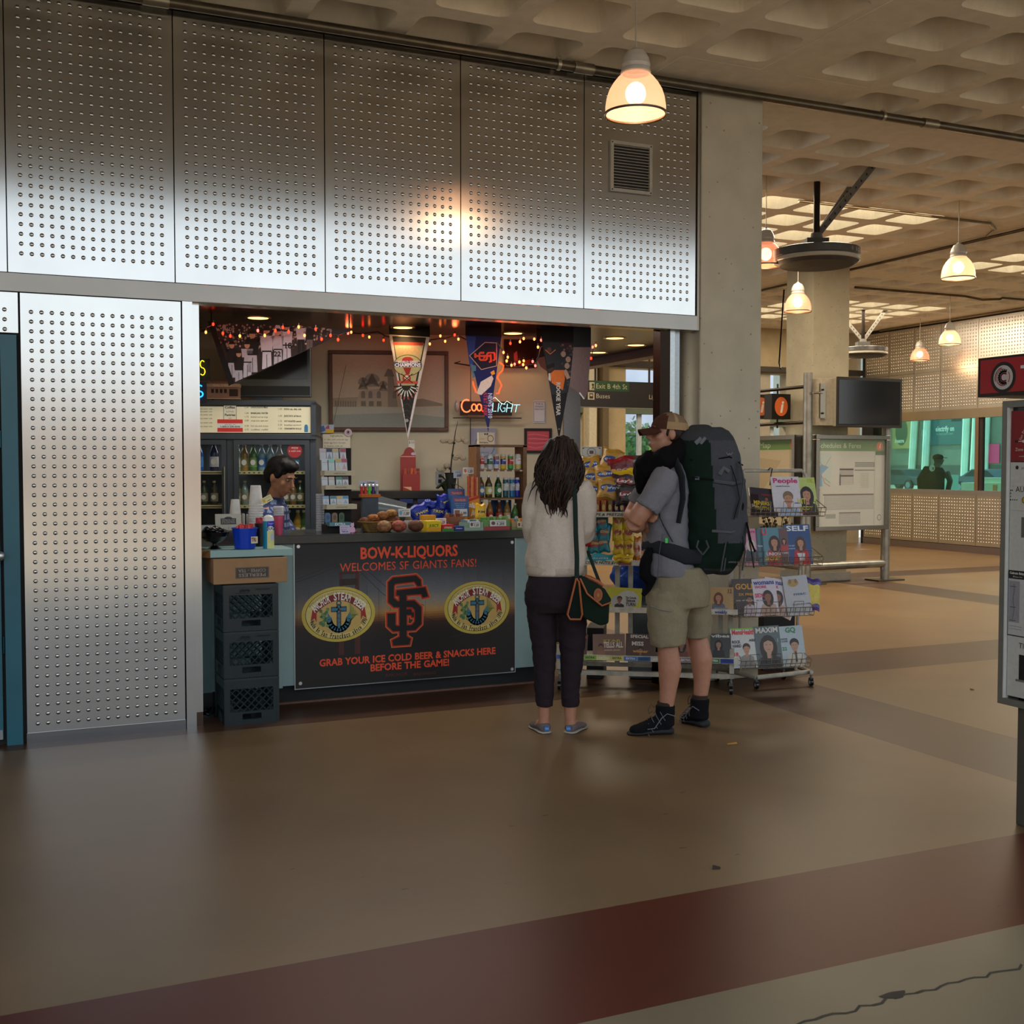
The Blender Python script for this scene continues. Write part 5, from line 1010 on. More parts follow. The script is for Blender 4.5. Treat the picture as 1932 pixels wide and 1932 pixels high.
# wooden drinks rack
RY=7.40
def RX(x): return FY(x,880,RY).x
def RZ(y): return FY(947,y,RY).z
rx0,rx1=RX(899),RX(994); t=thing('wooden_rack','wooden shelf rack with cans and bottles on the counter','rack',((rx0+rx1)/2,RY,CZ)); w=(rx1-rx0)/2; H=RZ(840)-CZ; c='#7a5434'
mb=MB(); mb.box(-w,-w+.028,0,.15,0,H,c); mb.box(w-.028,w,0,.15,0,H,c); mb.box(-w,w,0,.15,H-.012,H+.004,c); mb.build('frame',M_WOOD,t)
shz=[RZ(886),RZ(939),CZ+.008]
for z_ in shz[:2]: MB().box(-w+.028,w-.028,0,.15,z_-CZ-.012,z_-CZ,c).build('shelf',M_WOOD,t)
mb=MB()
for x in (915,929,941,954,968,983): 
    q=RX(x)-t.location.x; mb.ell(q,shz[0]-CZ-.008,.010,.006,-.001,'#c8c4bc')
mb.build('price_dots',M_PRINT,t)
t2=thing('blue_backing_sheet','blue sheet behind the lowest bottles of the wooden rack','paper',(RX(965),RY+.16,CZ)); MB().box(-.11,.07,0,.004,0,shz[1]-CZ-.02,'#1c4a80').build('sheet',M_PRINT,t2)
def can(lab,x,z,h,r,c1,c2,c3,Y=RY-.0):
    p=thing('drink_can',lab,'can',(RX(x),Y+.045,z),0,'cans in the wooden rack'); MB().lathe([(0,.003),(r*.8,0),(r,.008),(r,h*.35),(r,h*.7),(r,h-.014),(r*.82,h),(r*.78,h-.003),(0,h-.003)],18,c1,cf=['#c8c8c8',c1,c3,c2,c1,'#c8c8c8','#c8c8c8','#b0b0b0']).build('can',M_STEEL if False else M_GLOSS,p); mb=MB(); mb.ell(0,h*.6,r*.5,h*.15,-r-.0008,c2); mb.text('Soda' ,0,h*.57,h*.09,-r-.0014,'#e8e8e8' if c2!='#e0e0e0' else '#b02020',bold=1,w=r*1.1); mb.build('label_print',M_PRINT,p)
hc=RZ(857)-shz[0]
for k,(x,c1,c2,c3,nm) in enumerate(((913,'#d8a090','#c03030','#d8d8d0','pink and white'),(929,'#d8d8d8','#2a6a50','#c8c8c8','white and green'),(941,'#b06040','#5a60a8','#c8ccd8','orange and violet'),(954,'#c8a828','#3a3c90','#d8b838','yellow and blue'),(968,'#2a8a3a','#c02a20','#40a050','green and red'))): can(nm+' can on the top shelf of the wooden rack, '+['first','second','third','fourth','fifth'][k]+' from the left',x,shz[0],hc,.0205,c1,c2,c3)
can('wide pale cola-logo can at the right end of the top shelf',982,shz[0],hc*1.02,.024,'#c8c8c0','#e0e0e0','#c8b860')
hb=RZ(897)-shz[1]
def rbottle(lab,x,z,h,r,b_,c_,l_,g): 
    return bottle('drink_bottle',lab,x,0,z,h,r,b_,c_,l_,g,frame=type('F',(),{'w':staticmethod(lambda u,off,z: (RX(u),RY+.05,z)),'deg':0.})())
for x,b_,l_,nm in ((912,'#5a4020','#2a80b8','brown bottle with a blue label'),(927,'#4a3a1c','#c8c070','brown bottle with a yellow label'),(945,'#14401c','#2a7a48','dark green bottle with a green label')): rbottle(nm+' on the middle shelf of the wooden rack',x,shz[1],hb,.026,b_,'#e0e4e8',l_,'bottles in the wooden rack')
for x,c1,c2,nm in ((959,'#20586a','#c8d0d0','dark teal'),(971,'#1c70a8','#b0b8c0','bright blue'),(981,'#1c30a8','#c8c8d8','deep blue')): can(nm+' slim energy can on the middle shelf',x,shz[1],hb*.90,.021 if x<980 else .016,c1,c2,c1)
hb=RZ(943)-CZ-.008
for x,b_,l_,k_,nm in ((914,'#4a2814','#b83c28',1,'dark brown bottle, leftmost'),(929,'#9a6a28','#c03428',1,'amber bottle, second'),(947,'#5a2c14','#c04030',1,'red-brown bottle, third'),(962,'#8a6a30','#c8a878',.98,'slim amber bottle, fourth'),(977,'#4a7a40','#3a6a38',.85,'green bottle, rightmost')): rbottle(nm+' on the bottom level of the wooden rack',x,CZ+.009,hb*k_,.025,b_,'#d0d0cc',l_,'bottles in the wooden rack')
t=thing('earphone_card','cream boxed card with black earphones standing on the wooden rack','card',atp(918,RY+.05,CZ+H+.005)); h=.085; mb=MB(); mb.box(-.062,.062,0,.02,0,h,'#d8c8a8'); mb.line([(.03+.022*math.cos(a),.042+.022*math.sin(a)) for a in [2*PI*k/16 for k in range(17)]],.004,-.0008,'#2a241c'); mb.line([(.018,.06),(-.008,.072)],.002,-.0008,'#2a241c'); mb.ell(-.012,.074,.007,.006,-.001,'#2a241c'); mb.ell(.006,.075,.007,.006,-.001,'#2a241c'); mb.text('Earbuds',-.035,.036,.008,-.0008,'#a06a4a'); mb.text('Bold Stereo',-.02,.010,.009,-.0008,'#2a241c',bold=1); mb.build('card',M_PRINT,t)
# ---------------------------------------------------------------- pennants and light strings
PT=9.0
CF=Frame((0,0,0),-24)
def pennant(name,lab,cpt,pts,col,draw,t_,edge=None,group=None):
    base=FT(cpt[0],cpt[1],t_); o=thing(name,lab,'pennant',base,-24,group)
    L=lambda x,y: ((x-cpt[0])*t_/FP,-(y-cpt[1])*t_/FP)
    mb=MB(); P0=[L(*p) for p in pts]; mb.prism(P0,0,.003,col)
    draw(mb,L,-.0004); x_,z_=L(*pts[0]); x2_,z2_=L(*pts[1]); mb.clip=None; q_=(2.6-base.z)
    if abs(x2_-x_)>.6:
        for xx,zz in ((x_+.02,z_),(x2_-.03,z2_)): mb.box(xx,xx+.01,.003,.005,zz-.01,q_,'#0c0b0b')
    else: mb.add([(x_,.004,z_),(x2_,.004,z2_),(x2_,.004,q_),(x_,.004,q_)],[(0,1,2,3)],'#0c0b0b')  # dark sheet hangs the pennant and imitates its reflection in the ceiling
    mb.build('cloth',mat('pennant_felt',vcol=True,rough=.9,noise_s=50,noise_a=.08),o)
    return o
def fig(mb,cx,cz,s,shirt,pants,y,lean=0,skin='#b08468',arms=0,cap='#16120f'):
    mb.poly([(cx-.20*s,cz),(cx+.20*s,cz),(cx+.17*s,cz+.75*s),(cx-.17*s,cz+.75*s)],y,pants); mb.poly([(cx-.22*s,cz+.7*s),(cx+.22*s,cz+.7*s),(cx+.28*s+lean,cz+1.35*s),(cx-.28*s+lean,cz+1.35*s)],y-.0002,shirt)
    mb.rect(cx-.012*s,cx+.012*s,cz,cz+.6*s,y-.0003,'#3a3438'); mb.rect(cx-.2*s,cx+.2*s,cz+.69*s,cz+.75*s,y-.0004,'#1a1614'); mb.ell(cx+lean,cz+1.52*s,.13*s,.16*s,y-.0003,skin,12); mb.poly([(cx-.14*s+lean,cz+1.56*s),(cx+.14*s+lean,cz+1.56*s),(cx+.1*s+lean,cz+1.70*s),(cx-.1*s+lean,cz+1.70*s)],y-.0004,cap)
    if arms: mb.line([(cx+.24*s*arms+lean,cz+1.25*s),(cx+.42*s*arms+lean,cz+1.75*s)],.11*s,y-.0002,shirt if s>.1 else skin)
def dA(mb,L,y):
    mb.poly([L(392,606),L(402,606),L(441,722),L(431,728)],y-.003,'#0e0c0c')
    C=[L(402,607),L(664,621),L(439,722)]; ar_=(C[1][0]-C[0][0])*(C[2][1]-C[0][1])-(C[1][1]-C[0][1])*(C[2][0]-C[0][0]); mb.clip=C if ar_>0 else C[::-1]
    rr=random.Random(9)
    for k in range(420):
        u=rr.random(); x=410+u*215; yb=722-(u**1.0)*(722-633)*.98; yy=rr.uniform(612,min(660,yb-6)); mb.ell(*L(x,yy),.008,.008,y-.0003,rr.choice(['#8a766c','#3a302c','#a89486','#241d1b','#90807a']),6)
    for (x,yb,s,sh,pa,ar) in ((437,700,.13,'#191516','#a8a4b0',-1),(450,712,.12,'#1c1818','#a8a4b0',0),(476,690,.15,'#15120f','#a6a2ae',1),(466,700,.13,'#a8a2ac','#b2aebb',0),(503,684,.15,'#b0aab2','#b8b4c0',1),(524,676,.13,'#a8a4ae','#a8a4ae',0),(541,668,.13,'#aca8b2','#a8a4ae',-1),(568,655,.115,'#b0aab2','#1a1616',0),(584,650,.10,'#1c1818','#55504c',0)):
        s*=1.2; a=L(x,yb+12); fig(mb,a[0],a[1],s,sh,pa,y-.0008,arms=ar)
    mb.clip=None; mb.text('22',*L(523,672),.035,y-.0018,'#1a1614',bold=1); mb.text('18',*L(543,657),.04,y-.0018,'#1a1614',bold=1); mb.text('WORLD',*L(423,624),.022,y-.0018,'#9a9088',bold=1); mb.ell(*L(423,616),.014,.014,y-.0018,'#9a9088',8)
pennant('photo_pennant','huge triangular photo pennant of a celebrating ball team hung sideways before the television',(410,612),[(392,606),(665,621),(437,725)],'#2a221f',dA,8.35)
def dB(mb,L,y):
    mb.poly([L(736,632),L(809,636),L(769,826)],y,'#c0b4b0'); mb.poly([L(740,634),L(804,637),L(768,818)],y-.0003,'#24201c'); mb.poly([L(743,646),L(800,648),L(782,727),L(757,727)],y-.0006,'#a89a74')
    mb.poly([L(741,645),L(799,646),L(799,652),L(742,651)],y-.0008,'#a03a28'); mb.text('GIANTS',*L(770,666),.040,y-.0012,'#c88a68',bold=1,w=.17)
    mb.ell(*L(769,689),.115,.085,y-.0008,'#24201c'); mb.ell(*L(769,689),.11,.080,y-.001,'#a8a078'); mb.rect(L(744,0)[0],L(794,0)[0],L(0,692)[1],L(0,683)[1],y-.0014,'#1c3a80')
    mb.ell(*L(769,679),.045,.025,y-.0013,'#a02a30'); mb.text('WORLD SERIES',*L(769,685),.018,y-.0018,'#c8ccd8',bold=1,w=.16); mb.text('CHAMPIONS',*L(769,691.5),.026,y-.0018,'#e0e0e8',bold=1,w=.205)
    mb.poly([L(760,693),L(776,693),L(772,706),L(766,706)],y-.0014,'#8a2a24'); mb.ell(*L(767,714),.034,.036,y-.0014,'#a03a28'); mb.ell(*L(767,712),.018,.018,y-.0017,'#c8c0a8'); mb.line([L(757,705),L(778,722)],.006,y-.0019,'#1c1815'); mb.line([L(778,705),L(757,722)],.006,y-.0019,'#1c1815')
    mb.poly([L(747,718),L(789,719),L(788,724),L(748,723)],y-.0012,'#b04a38'); 
    c=L(766,727)
    for k in range(17):
        a=PI+PI*(k+.5)/17; r=.112; mb.line([(c[0]+.04*math.cos(a),c[1]+.045*math.sin(a)),(c[0]+r*.85*math.cos(a),c[1]+r*math.sin(a))],.009,y-.0016,'#c8c4bc' if k%2 else '#161412'); mb.line([(c[0]+r*.75*math.cos(a),c[1]+r*.82*math.sin(a)),(c[0]+r*.85*math.cos(a),c[1]+r*math.sin(a))],.009,y-.0018,'#a83a28' if k%2 else '#161412')
    mb.ell(*L(767,793),.014,.014,y-.0016,'#8a8280',14)
    for k in range(4): mb.line([(L(767,0)[0]+.03*math.cos(a),L(0,757+12*k)[1]+.03*math.sin(a)) for a in [PI*q/6 for q in range(7)]],.003,y-.0014,'#4a4648')
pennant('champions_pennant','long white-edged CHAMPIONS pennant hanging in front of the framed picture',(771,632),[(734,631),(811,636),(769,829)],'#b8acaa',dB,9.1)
def dC(mb,L,y):
    mb.poly([L(879,633),L(944,636),L(921,812)],y-.0001,'#16184a'); mb.poly([L(879,634),L(898,635),L(891,700),L(886,690)],y-.0003,'#2a3c7a'); mb.poly([L(887,686),L(898,690),L(898,712),L(892,712)],y-.0004,'#4a6a78')
    a=[L(886,671),L(915,646),L(937,647),L(937,690),L(908,697)]; mb.poly(a,y-.0006,'#141024'); mb.line(a,.006,y-.0009,'#b08a80',closed=True)
    S_=.0125; c=L(917,672)
    for P0 in Fm: mb.poly([(c[0]+p[1]*S_*.95+.005,c[1]-p[0]*S_*.80) for p in P0],y-.0013-(.0002 if P0 is Fm[1] else 0),'#d0452c')
    mb.poly([L(893,700),L(938,694),L(934,722),L(915,740),L(904,730)],y-.0006,'#101850'); mb.poly([L(907,720),L(928,708),L(931,714),L(926,728),L(908,745),L(899,742)],y-.001,'#c8b4a8'); mb.poly([L(925,702),L(932,698),L(934,705),L(928,708)],y-.0012,'#d08a30')
    mb.text('NEWS 2010',*L(921,765),.032,y-.0014,'#b0a8c0',bold=1,w=.20,rot=-PI/2); mb.text('AT&T PARK',*L(912.5,762),.028,y-.0014,'#a8283a',bold=1,w=.19,rot=-PI/2); mb.text('M',*L(920,808),.012,y-.001,'#a8a4b8')
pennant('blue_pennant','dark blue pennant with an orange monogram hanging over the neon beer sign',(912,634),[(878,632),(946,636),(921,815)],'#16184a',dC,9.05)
def dD(mb,L,y):
    mb.poly([L(1025,645),L(1086,648),L(1072,740),L(1040,745)],y-.0002,'#28262c'); rr=random.Random(12)
    for k in range(40): mb.ell(*L(rr.uniform(1058,1084),rr.uniform(650,735)),.01,.01,y-.0004,rr.choice(['#5a4a44','#3c3a42','#6a5a50','#403840']),6)
    mb.poly([L(1038,705),L(1046,698),L(1064,698),L(1066,715),L(1062,736),L(1050,728),L(1041,722)],y-.0012,'#c8662c'); mb.ell(*L(1038,694),.026,.03,y-.0012,'#4a2a1c'); mb.poly([L(1030,690),L(1046,684),L(1046,692),L(1032,697)],y-.0015,'#17120f'); mb.line([L(1066,700),L(1072,712)],.03,y-.001,'#a88474')
    mb.poly([L(1035,704),L(1040,704),L(1039,720),L(1035,716)],y-.001,'#b8b0b0'); mb.line([L(1029,660),L(1038,668),L(1048,660)],.006,y-.0012,'#c06a3a'); mb.ell(*L(1036,660),.018,.02,y-.001,'#5a3c30')
    for (x,yy) in ((1063,668),(1072,678),(1070,690)): mb.ell(*L(x,yy),.02,.024,y-.001,'#a08070',10)
    mb.text('ROOKIE YEAR',*L(1050,752),.030,y-.0014,'#b8b0a8',bold=1,w=.26,rot=-PI/2); mb.text('M',*L(1055,811),.012,y-.001,'#a8a4b0')
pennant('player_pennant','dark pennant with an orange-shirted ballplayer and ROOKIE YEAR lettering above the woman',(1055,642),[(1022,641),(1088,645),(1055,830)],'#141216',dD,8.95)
def dE(mb,L,y): mb.line([L(1094,741),L(1102,752)],.010,y,'#c8c4c0')
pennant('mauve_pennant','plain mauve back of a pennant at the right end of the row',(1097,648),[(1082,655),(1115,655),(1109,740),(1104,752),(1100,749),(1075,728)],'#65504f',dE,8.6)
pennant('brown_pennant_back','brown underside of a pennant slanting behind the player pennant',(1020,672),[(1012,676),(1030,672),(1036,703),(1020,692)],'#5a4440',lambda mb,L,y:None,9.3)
# strings of orange bulbs
BULB=mat('orange_bulb',vcol=True,emit='col',es=7,rough=.3)
def string(lab,path,t_,bulbs):
    o=FT(path[0][0],path[0][1],t_); base=thing('light_string',lab,'string lights',o,-24); L=lambda x,y,dy=0:((x-path[0][0])*t_/FP,dy,-(y-path[0][1])*t_/FP)
    MB().tube([L(*p) for p in path],.005,5,'#17100c').build('wire',M_GLOSS,base)
    for (x,y,c) in bulbs:
        cc={'r':'#ff2410','o':'#ff7a38','p':'#ff4a40'}[c]; q=L(x,y,-.01); mb=MB(); mb.ball(q,(.0085,.0085,.0125),8,6,cc); mb.build('bulb',BULB,base)
        MB().cyl((q[0],q[1],q[2]+.010),(q[0],q[1],q[2]+.028),.006,n=6,col='#1c120c').build('socket',M_GLOSS,base)
    for k in range(0,len(bulbs),5):
        l=bpy.data.lights.new('bulb','POINT'); l.energy=.35; l.color=(1,.12,.04); l.shadow_soft_size=.02; lo=bpy.data.objects.new('bulb_glow',l); COL.objects.link(lo); lo.location=FT(bulbs[k][0],bulbs[k][1]-1,t_-.04)
string('string of glowing orange bulbs at the left, crossing the photo pennant',[(371,617),(385,619),(405,612),(425,630),(450,634),(480,626),(500,633),(520,622),(545,624),(565,614),(598,622),(606,634),(625,630),(640,632),(657,626)],8.2,[(389,627,'o'),(403,612,'r'),(421,629,'r'),(435,634,'r'),(453,634,'o'),(487,624,'p'),(500,633,'o'),(520,624,'r'),(534,618,'r'),(545,626,'r'),(564,617,'o'),(575,633,'o'),(596,621,'r'),(607,640,'r'),(624,633,'r'),(638,641,'r')])
string('string of glowing orange bulbs draped from the photo pennant to the blue pennant',[(657,627),(668,629),(685,630),(697,628),(713,626),(727,634),(740,637),(765,640),(790,640),(808,642),(828,639),(845,637),(858,633),(870,636),(880,641)],9.15,[(657,629,'p'),(663,627,'o'),(685,633,'r'),(697,636,'o'),(724,642,'r'),(757,630,'o'),(768,649,'r'),(811,649,'o'),(831,634,'o'),(840,644,'o'),(858,632,'r'),(865,640,'o'),(887,640,'r'),(893,650,'o'),(913,640,'r'),(918,656,'r'),(937,649,'o')])
string('string of glowing orange bulbs sagging below the dark banner',[(938,645),(950,665),(953,680),(955,690),(975,692),(993,688),(1010,687),(1016,672),(1020,655),(1037,645),(1060,652),(1090,650),(1120,655),(1117,668),(1115,676)],9.0,[(950,665,'o'),(956,681,'o'),(958,674,'o'),(963,648,'r'),(965,689,'o'),(971,687,'p'),(980,683,'o'),(981,645,'o'),(987,688,'o'),(988,681,'o'),(988,639,'o'),(993,694,'o'),(1005,682,'p'),(1008,640,'o'),(1010,690,'p'),(1015,655,'o'),(1021,642,'p'),(1037,644,'r'),(1037,658,'r'),(1057,651,'p'),(1069,652,'o'),(1077,658,'o'),(1092,652,'o'),(1106,654,'r'),(1118,655,'p'),(1124,652,'o'),(1115,676,'r')])
# ---------------------------------------------------------------- news and snack rack (left)
R1=Frame((3.38,6.85,0),-32.9)
def r1(x,y,off=0): return R1.px(x,y,off)
RW='#a8a294'
M_WHITE=mat('chipped_white_metal',vcol=True,rough=.5,noise_s=18,noise_a=.22)
rk=thing('snack_rack','white metal snack and newspaper rack on casters behind the couple','rack',R1.w(0),R1.deg)
L1=r1(1385,1275)[0]; zs=[r1(1200,y)[1] for y in (972,1063,1152,1243)]; zt=r1(1150,868)[1]; xl=r1(1092,1000)[0]
x_in0=r1(1160,1100)[0]; x_in1=r1(1183,1100)[0]; xr_=r1(1381,1150)[0]
mb=MB(); mb.box(.0,L1,-.02,.015,.105,.135,RW); mb.box(.0,L1,.33,.36,.105,.135,RW); mb.box(.0,.03,-.02,.36,.105,.135,RW); mb.box(L1-.03,L1,-.02,.36,.105,.135,RW)
mb.box(0,.03,.0,.03,.105,.30,RW); mb.box(L1-.03,L1,.0,.03,.105,.30,RW); mb.build('base_frame',M_WHITE,rk)
mb=MB(); 
for xx in (x_in0,x_in1+.01): MB().box(xx-.016,xx+.016,.26,.29,.13,zs[0],RW).build('upright',M_WHITE,rk)
MB().box(xr_-.016,xr_+.016,.24,.27,.13,zs[1]+.25,RW).build('upright',M_WHITE,rk); MB().box(xl,xl+.03,.26,.29,.13,zs[0],RW).build('upright',M_WHITE,rk); MB().box(xr_-.08,xr_-.05,.30,.32,.13,zs[2]+.1,RW).build('upright',M_WHITE,rk)
for k,z in enumerate(zs):
    x0=xl if k<3 else 0; x1=(r1(1250,1000)[0] if k<2 else L1+.02)
    mb=MB(); mb.box(x0,x1,-.01,.27,z-.006,z+.004,RW); mb.box(x0,x1,-.018,-.008,z-.014,z+.022,'#c4beac'); 
    if k==0: mb.text('CHIPS & PRETZELS',r1(1146,972)[0],z-.004,.016,-.0188,'#2c2820',bold=1,w=.26,shear=.25); mb.text('$1.09',r1(1187,972)[0],z-.004,.016,-.0188,'#2c2820',bold=1,shear=.25); mb.rect(r1(1174,972)[0]-.001,r1(1174,972)[0]+.002,z-.013,z+.02,-.0186,'#4a463c')
    if k==1: mb.text('CORN NUTS $1.09',r1(1138,972)[0],z-.004,.016,-.0188,'#2c2820',bold=1,w=.24,shear=.25); mb.rect(r1(1167,1000)[0],r1(1192,1000)[0],z-.012,z+.018,-.0187,'#8a4c3c')
    if k==3:
        for q,c in enumerate(('#3a6ab0','#4a8a4a','#8ab04a','#d0cc8a','#c8c060','#4a7ab0','#2a5a90','#b8b4a8','#b0a0a0','#8a7a80','#a86a70','#3a7a4a','#1c3a90')):
            mb.rect(q*L1/13,(q+.96)*L1/13,z-.012,z+.018,-.0187,c); mb.text('EXTRA',(q+.5)*L1/13,z-.002,.012,-.0192,'#e0e0d8' if q%2 else '#20303c',bold=1,w=.06)
    if k==2: mb.text('weekly',r1(1360,1155)[0],z-.006,.02,-.0192,'#2040a0',bold=1,w=.08)
    mb.build('shelf',M_WHITE,rk,bevel=.001)
for i,(x,y) in enumerate(((.02,.0),(L1-.02,.0),(.02,.34),(L1-.02,.34))):
    c=MB(); c.cyl((x,y+.01,.108),(x,y+.01,.07),.008,col='#6a6a66'); c.box(x-.014,x+.014,y-.01,y+.02,.045,.075,'#4a4a48'); c.cyl((x-.010,y-.012,.028),(x+.010,y-.012,.028),.028,n=16,col='#141312'); c.cyl((x-.0115,y-.012,.028),(x+.0115,y-.012,.028),.012,n=10,col='#8a8a86'); c.build('caster',M_GLOSS,rk)
# things stored behind and under
def simple(name,lab,cat,fr,u0,u1,off,dep,z0,z1,col,m=M_MATTE,bev=.004,draw=None,group=None,part='body'):
    t=thing(name,lab,cat,fr.w((u0+u1)/2,off,z0),fr.deg,group); w=(u1-u0)/2; mb=MB(); mb.box(-w,w,0,dep,0,z1-z0,col)
    if draw: draw(mb,w,z1-z0,-.0008)
    mb.build(part,m,t,bevel=bev); return t
u=lambda x,off=-.45: r1(x,1000,off)[0]
simple('dark_storage_bin','black storage bin on the floor behind the snack rack','bin',R1,u(1108),u(1140),-.42,.3,0,.36,'#15171a')
simple('grey_tub','grey plastic tub on the floor behind the rack, between the legs of the couple','bin',R1,u(1186),u(1238),-.42,.30,0,.62,'#50565c',M_GLOSS,.03)
t=thing('blue_tarp','blue tarp bundle heaped behind the rack','tarp',R1.w(u(1205),-.50,.63),R1.deg); mb=MB(); mb.ball((0,0,.11),(.20,.14,.13),20,14,'#123a8a'); solid('cloth',mb,M_FOIL,t,.015,2,disp=.03,disp_s=.09)
simple('dark_utility_box','dark box behind the rack above the blue tarp','box',R1,u(1195),u(1245),-.70,.25,r1(1200,1100,-.42)[1],r1(1200,1070,-.42)[1],'#1c1c20')
simple('flat_cardboard','brown cardboard box behind the chips, on the top tier','box',R1,r1(1108,900,-.22)[0],r1(1230,900,-.22)[0],-.22,.05,zs[0]+.005,r1(1150,872,-.22)[1],'#7a6248')
simple('grey_topped_carton','white and brown carton standing on the chip boxes near the cap of the man','box',R1,r1(1163,860,-.24)[0],r1(1215,860,-.24)[0],-.24,.14,r1(1180,876,-.24)[1],r1(1180,859,-.24)[1],'#b0b0bc',draw=lambda mb,w,h,y: mb.rect(-w,w,h*.5,h,y,'#5a4634'))
simple('brown_base_box','brown box carrying the ornate white card behind the chips','box',R1,r1(1096,860,-.26)[0],r1(1134,860,-.26)[0],-.26,.12,zs[0],r1(1110,864,-.26)[1],'#6f5a44')
def dcard(mb,w,h,y):
    mb.line([(-w*.9,h*.08),(w*.9,h*.08),(w*.9,h*.92),(-w*.9,h*.92)],.002,y,'#6a6c68',closed=True); mb.line([(w*.42*math.cos(a),h*.5+h*.38*math.sin(a)) for a in [2*PI*k/18 for k in range(19)]],.006,y,'#8a8c88'); mb.rect(-w*.2,w*.2,h*.35,h*.65,y-.0003,'#5a4038')
    for sx in (-1,1):
        for sz in (.14,.86): mb.ell(sx*w*.8,h*sz,w*.1,h*.05,y-.0003,'#3c3c38',8)
simple('ornate_card','white card with a ring emblem on a box behind the woman','card',R1,r1(1097,855,-.22)[0],r1(1135,855,-.22)[0],-.22,.02,r1(1115,864,-.22)[1]+.002,r1(1115,843,-.22)[1],'#bcbeb8',M_PRINT,.0,dcard)
# red carton of candy under the chips
simple('red_candy_tray','red open tray of round tins under the chip bags','tray',R1,r1(1118,960,-.02)[0],r1(1196,960,-.02)[0],-.02,.20,zs[0]+.006,r1(1150,940,-.02)[1],'#a82420')
z0=zs[0]+.006; z1=r1(1150,944,.0)[1]
for k,(x,c) in enumerate(((1127,'#8a3c20'),(1139,'#9a6030'),(1151,'#6a5030'),(1163,'#2a2450'),(1173,'#30282c'))):
    uu=r1(x,960,.0)[0]; t=thing('snack_tin',['orange','tan','olive','violet','dark'][k]+' label snack tin at the front of the red tray','tin',R1.w(uu,-.005,z0),R1.deg,'tins in the red tray'); MB().lathe([(0,0),(.019,0),(.019,z1-z0),(0,z1-z0)],14,c).build('tin',M_GLOSS,t); MB().ell(0,(z1-z0)/2,.01,.02,-.0195,'#b89a5a').build('label_print',M_PRINT,t)
# chips
G='chip bags on the top tier of the snack rack'
def cb(lab,x,yb,off,w,h,th,c1,c2,tx,tc,oc,seed,lean=-12,roll=0,g=G,band=.5): return bag(lab,x,yb,0,w,h,th,c1,c2,tx,tc,oc,0,lean,seed,g,roll,R1,off,band=band)
fr_=[(1117,946,-.05,.14,.15,-6,'golden corn chip bag at the bottom left of the chip display'),(1146,944,.00,.16,.16,6,'golden corn chip bag at the bottom middle, tilted, with blue print'),(1116,920,-.08,.14,.14,4,'golden corn chip bag in the second layer at the left'),(1143,915,-.06,.15,.14,-4,'golden corn chip bag in the second layer at the middle'),(1117,895,-.11,.14,.13,-8,'golden corn chip bag with blue print at the top left'),(1147,892,-.1,.15,.17,14,'golden corn chip bag standing tallest beside the red bag')]
for k,(x,yb,off,w,h,rl,l_) in enumerate(fr_): cb(l_,x,yb,off-.02,w,h,.05,'#a87c2c','#b88a38','corn','#c8d8f0','#1c4a8a',k+20,-16,rl)
cb('large dark red chip bag at the back of the top tier',1173,918,-.10,.20,.20,.07,'#8a1420','#6a1018','BBQ','#c8a0a0',None,31,-8,-6)
cb('black and yellow chip bag with white script, middle right of the display',1177,930,-.03,.17,.15,.05,'#c8a418','#2a1418',"Lay's",'#e8e4e0','#a01818',32,-10,4)
cb('yellow chip bag with white script half hidden by the sleeve of the man',1195,925,-.05,.12,.15,.05,'#d8b41c','#c8a418',"Lay's",'#e8e4e0','#a01818',33,-10,-8)
cb('chip bag with white script on a red disc just left of the elbow',1182,955,.01,.15,.15,.05,'#241a1c','#2a1c1c',"Lay's",'#e8e4e0','#8a1a1a',34,-8,0)
G2='snack bags on the second tier of the rack'
for k,(x,yb,rl) in enumerate(((1116,1000,5),(1137,998,-6),(1117,1020,-8),(1138,1018,8),(1120,1040,4),(1139,1038,-4))):
    cb('teal corn nut bag, '+['top left','top right','middle left','middle right','low left','low right'][k]+' of the teal block',x,yb+4,-.06+.012*(k//2),.09,.125,.035,'#14707c','#186878' if k%2 else '#7a3c20','CORN','#c8b060','#8a3a20',k+40,-14,rl,G2,.35)
cb('pale teal ranch bag with an orange chip at the bottom of the teal block',1130,1062,.0,.20,.06,.04,'#2a8a98','#2f90a0','RANCH','#c8dce0',None,52,-5,0,G2)
for k,(x,yb) in enumerate(((1165,1000),(1184,1001),(1166,1022),(1185,1022),(1167,1048),(1186,1048))):
    cb('yellow corn nut bag, '+['top left','top right','middle left','middle right','low left','low right'][k]+' of the yellow block',x,yb,-.05+.012*(k//2),.078,.12,.035,'#c8a818','#c0a020','CORN','#5a3010','#a0281c',k+60,-12,[3,-3,-2,4,2,-2][k],G2,.35)
cb('short yellow bag with red lettering at the bottom of the yellow block',1176,1062,.01,.14,.055,.04,'#d0b01c','#d0b01c','SALSA','#b02818',None,72,-5,0,G2)
cb('red snack bag beside the right arm of the woman',1106,1030,-.03,.07,.18,.04,'#a81c18','#8a1414','HOT','#d8a040',None,73,-8,3,G2)
cb('orange and white bag behind the waist of the man',1202,1058,-.05,.06,.16,.04,'#c87830','#c8a890','nuts','#7a2c18','#b0482c',74,-8,0,G2)
cb('blue and white bag behind the hip belt of the man',1222,1040,-.08,.09,.13,.04,'#3a4a8a','#b8bcc8','chew','#2a3a7a',None,75,-8,0,G2)
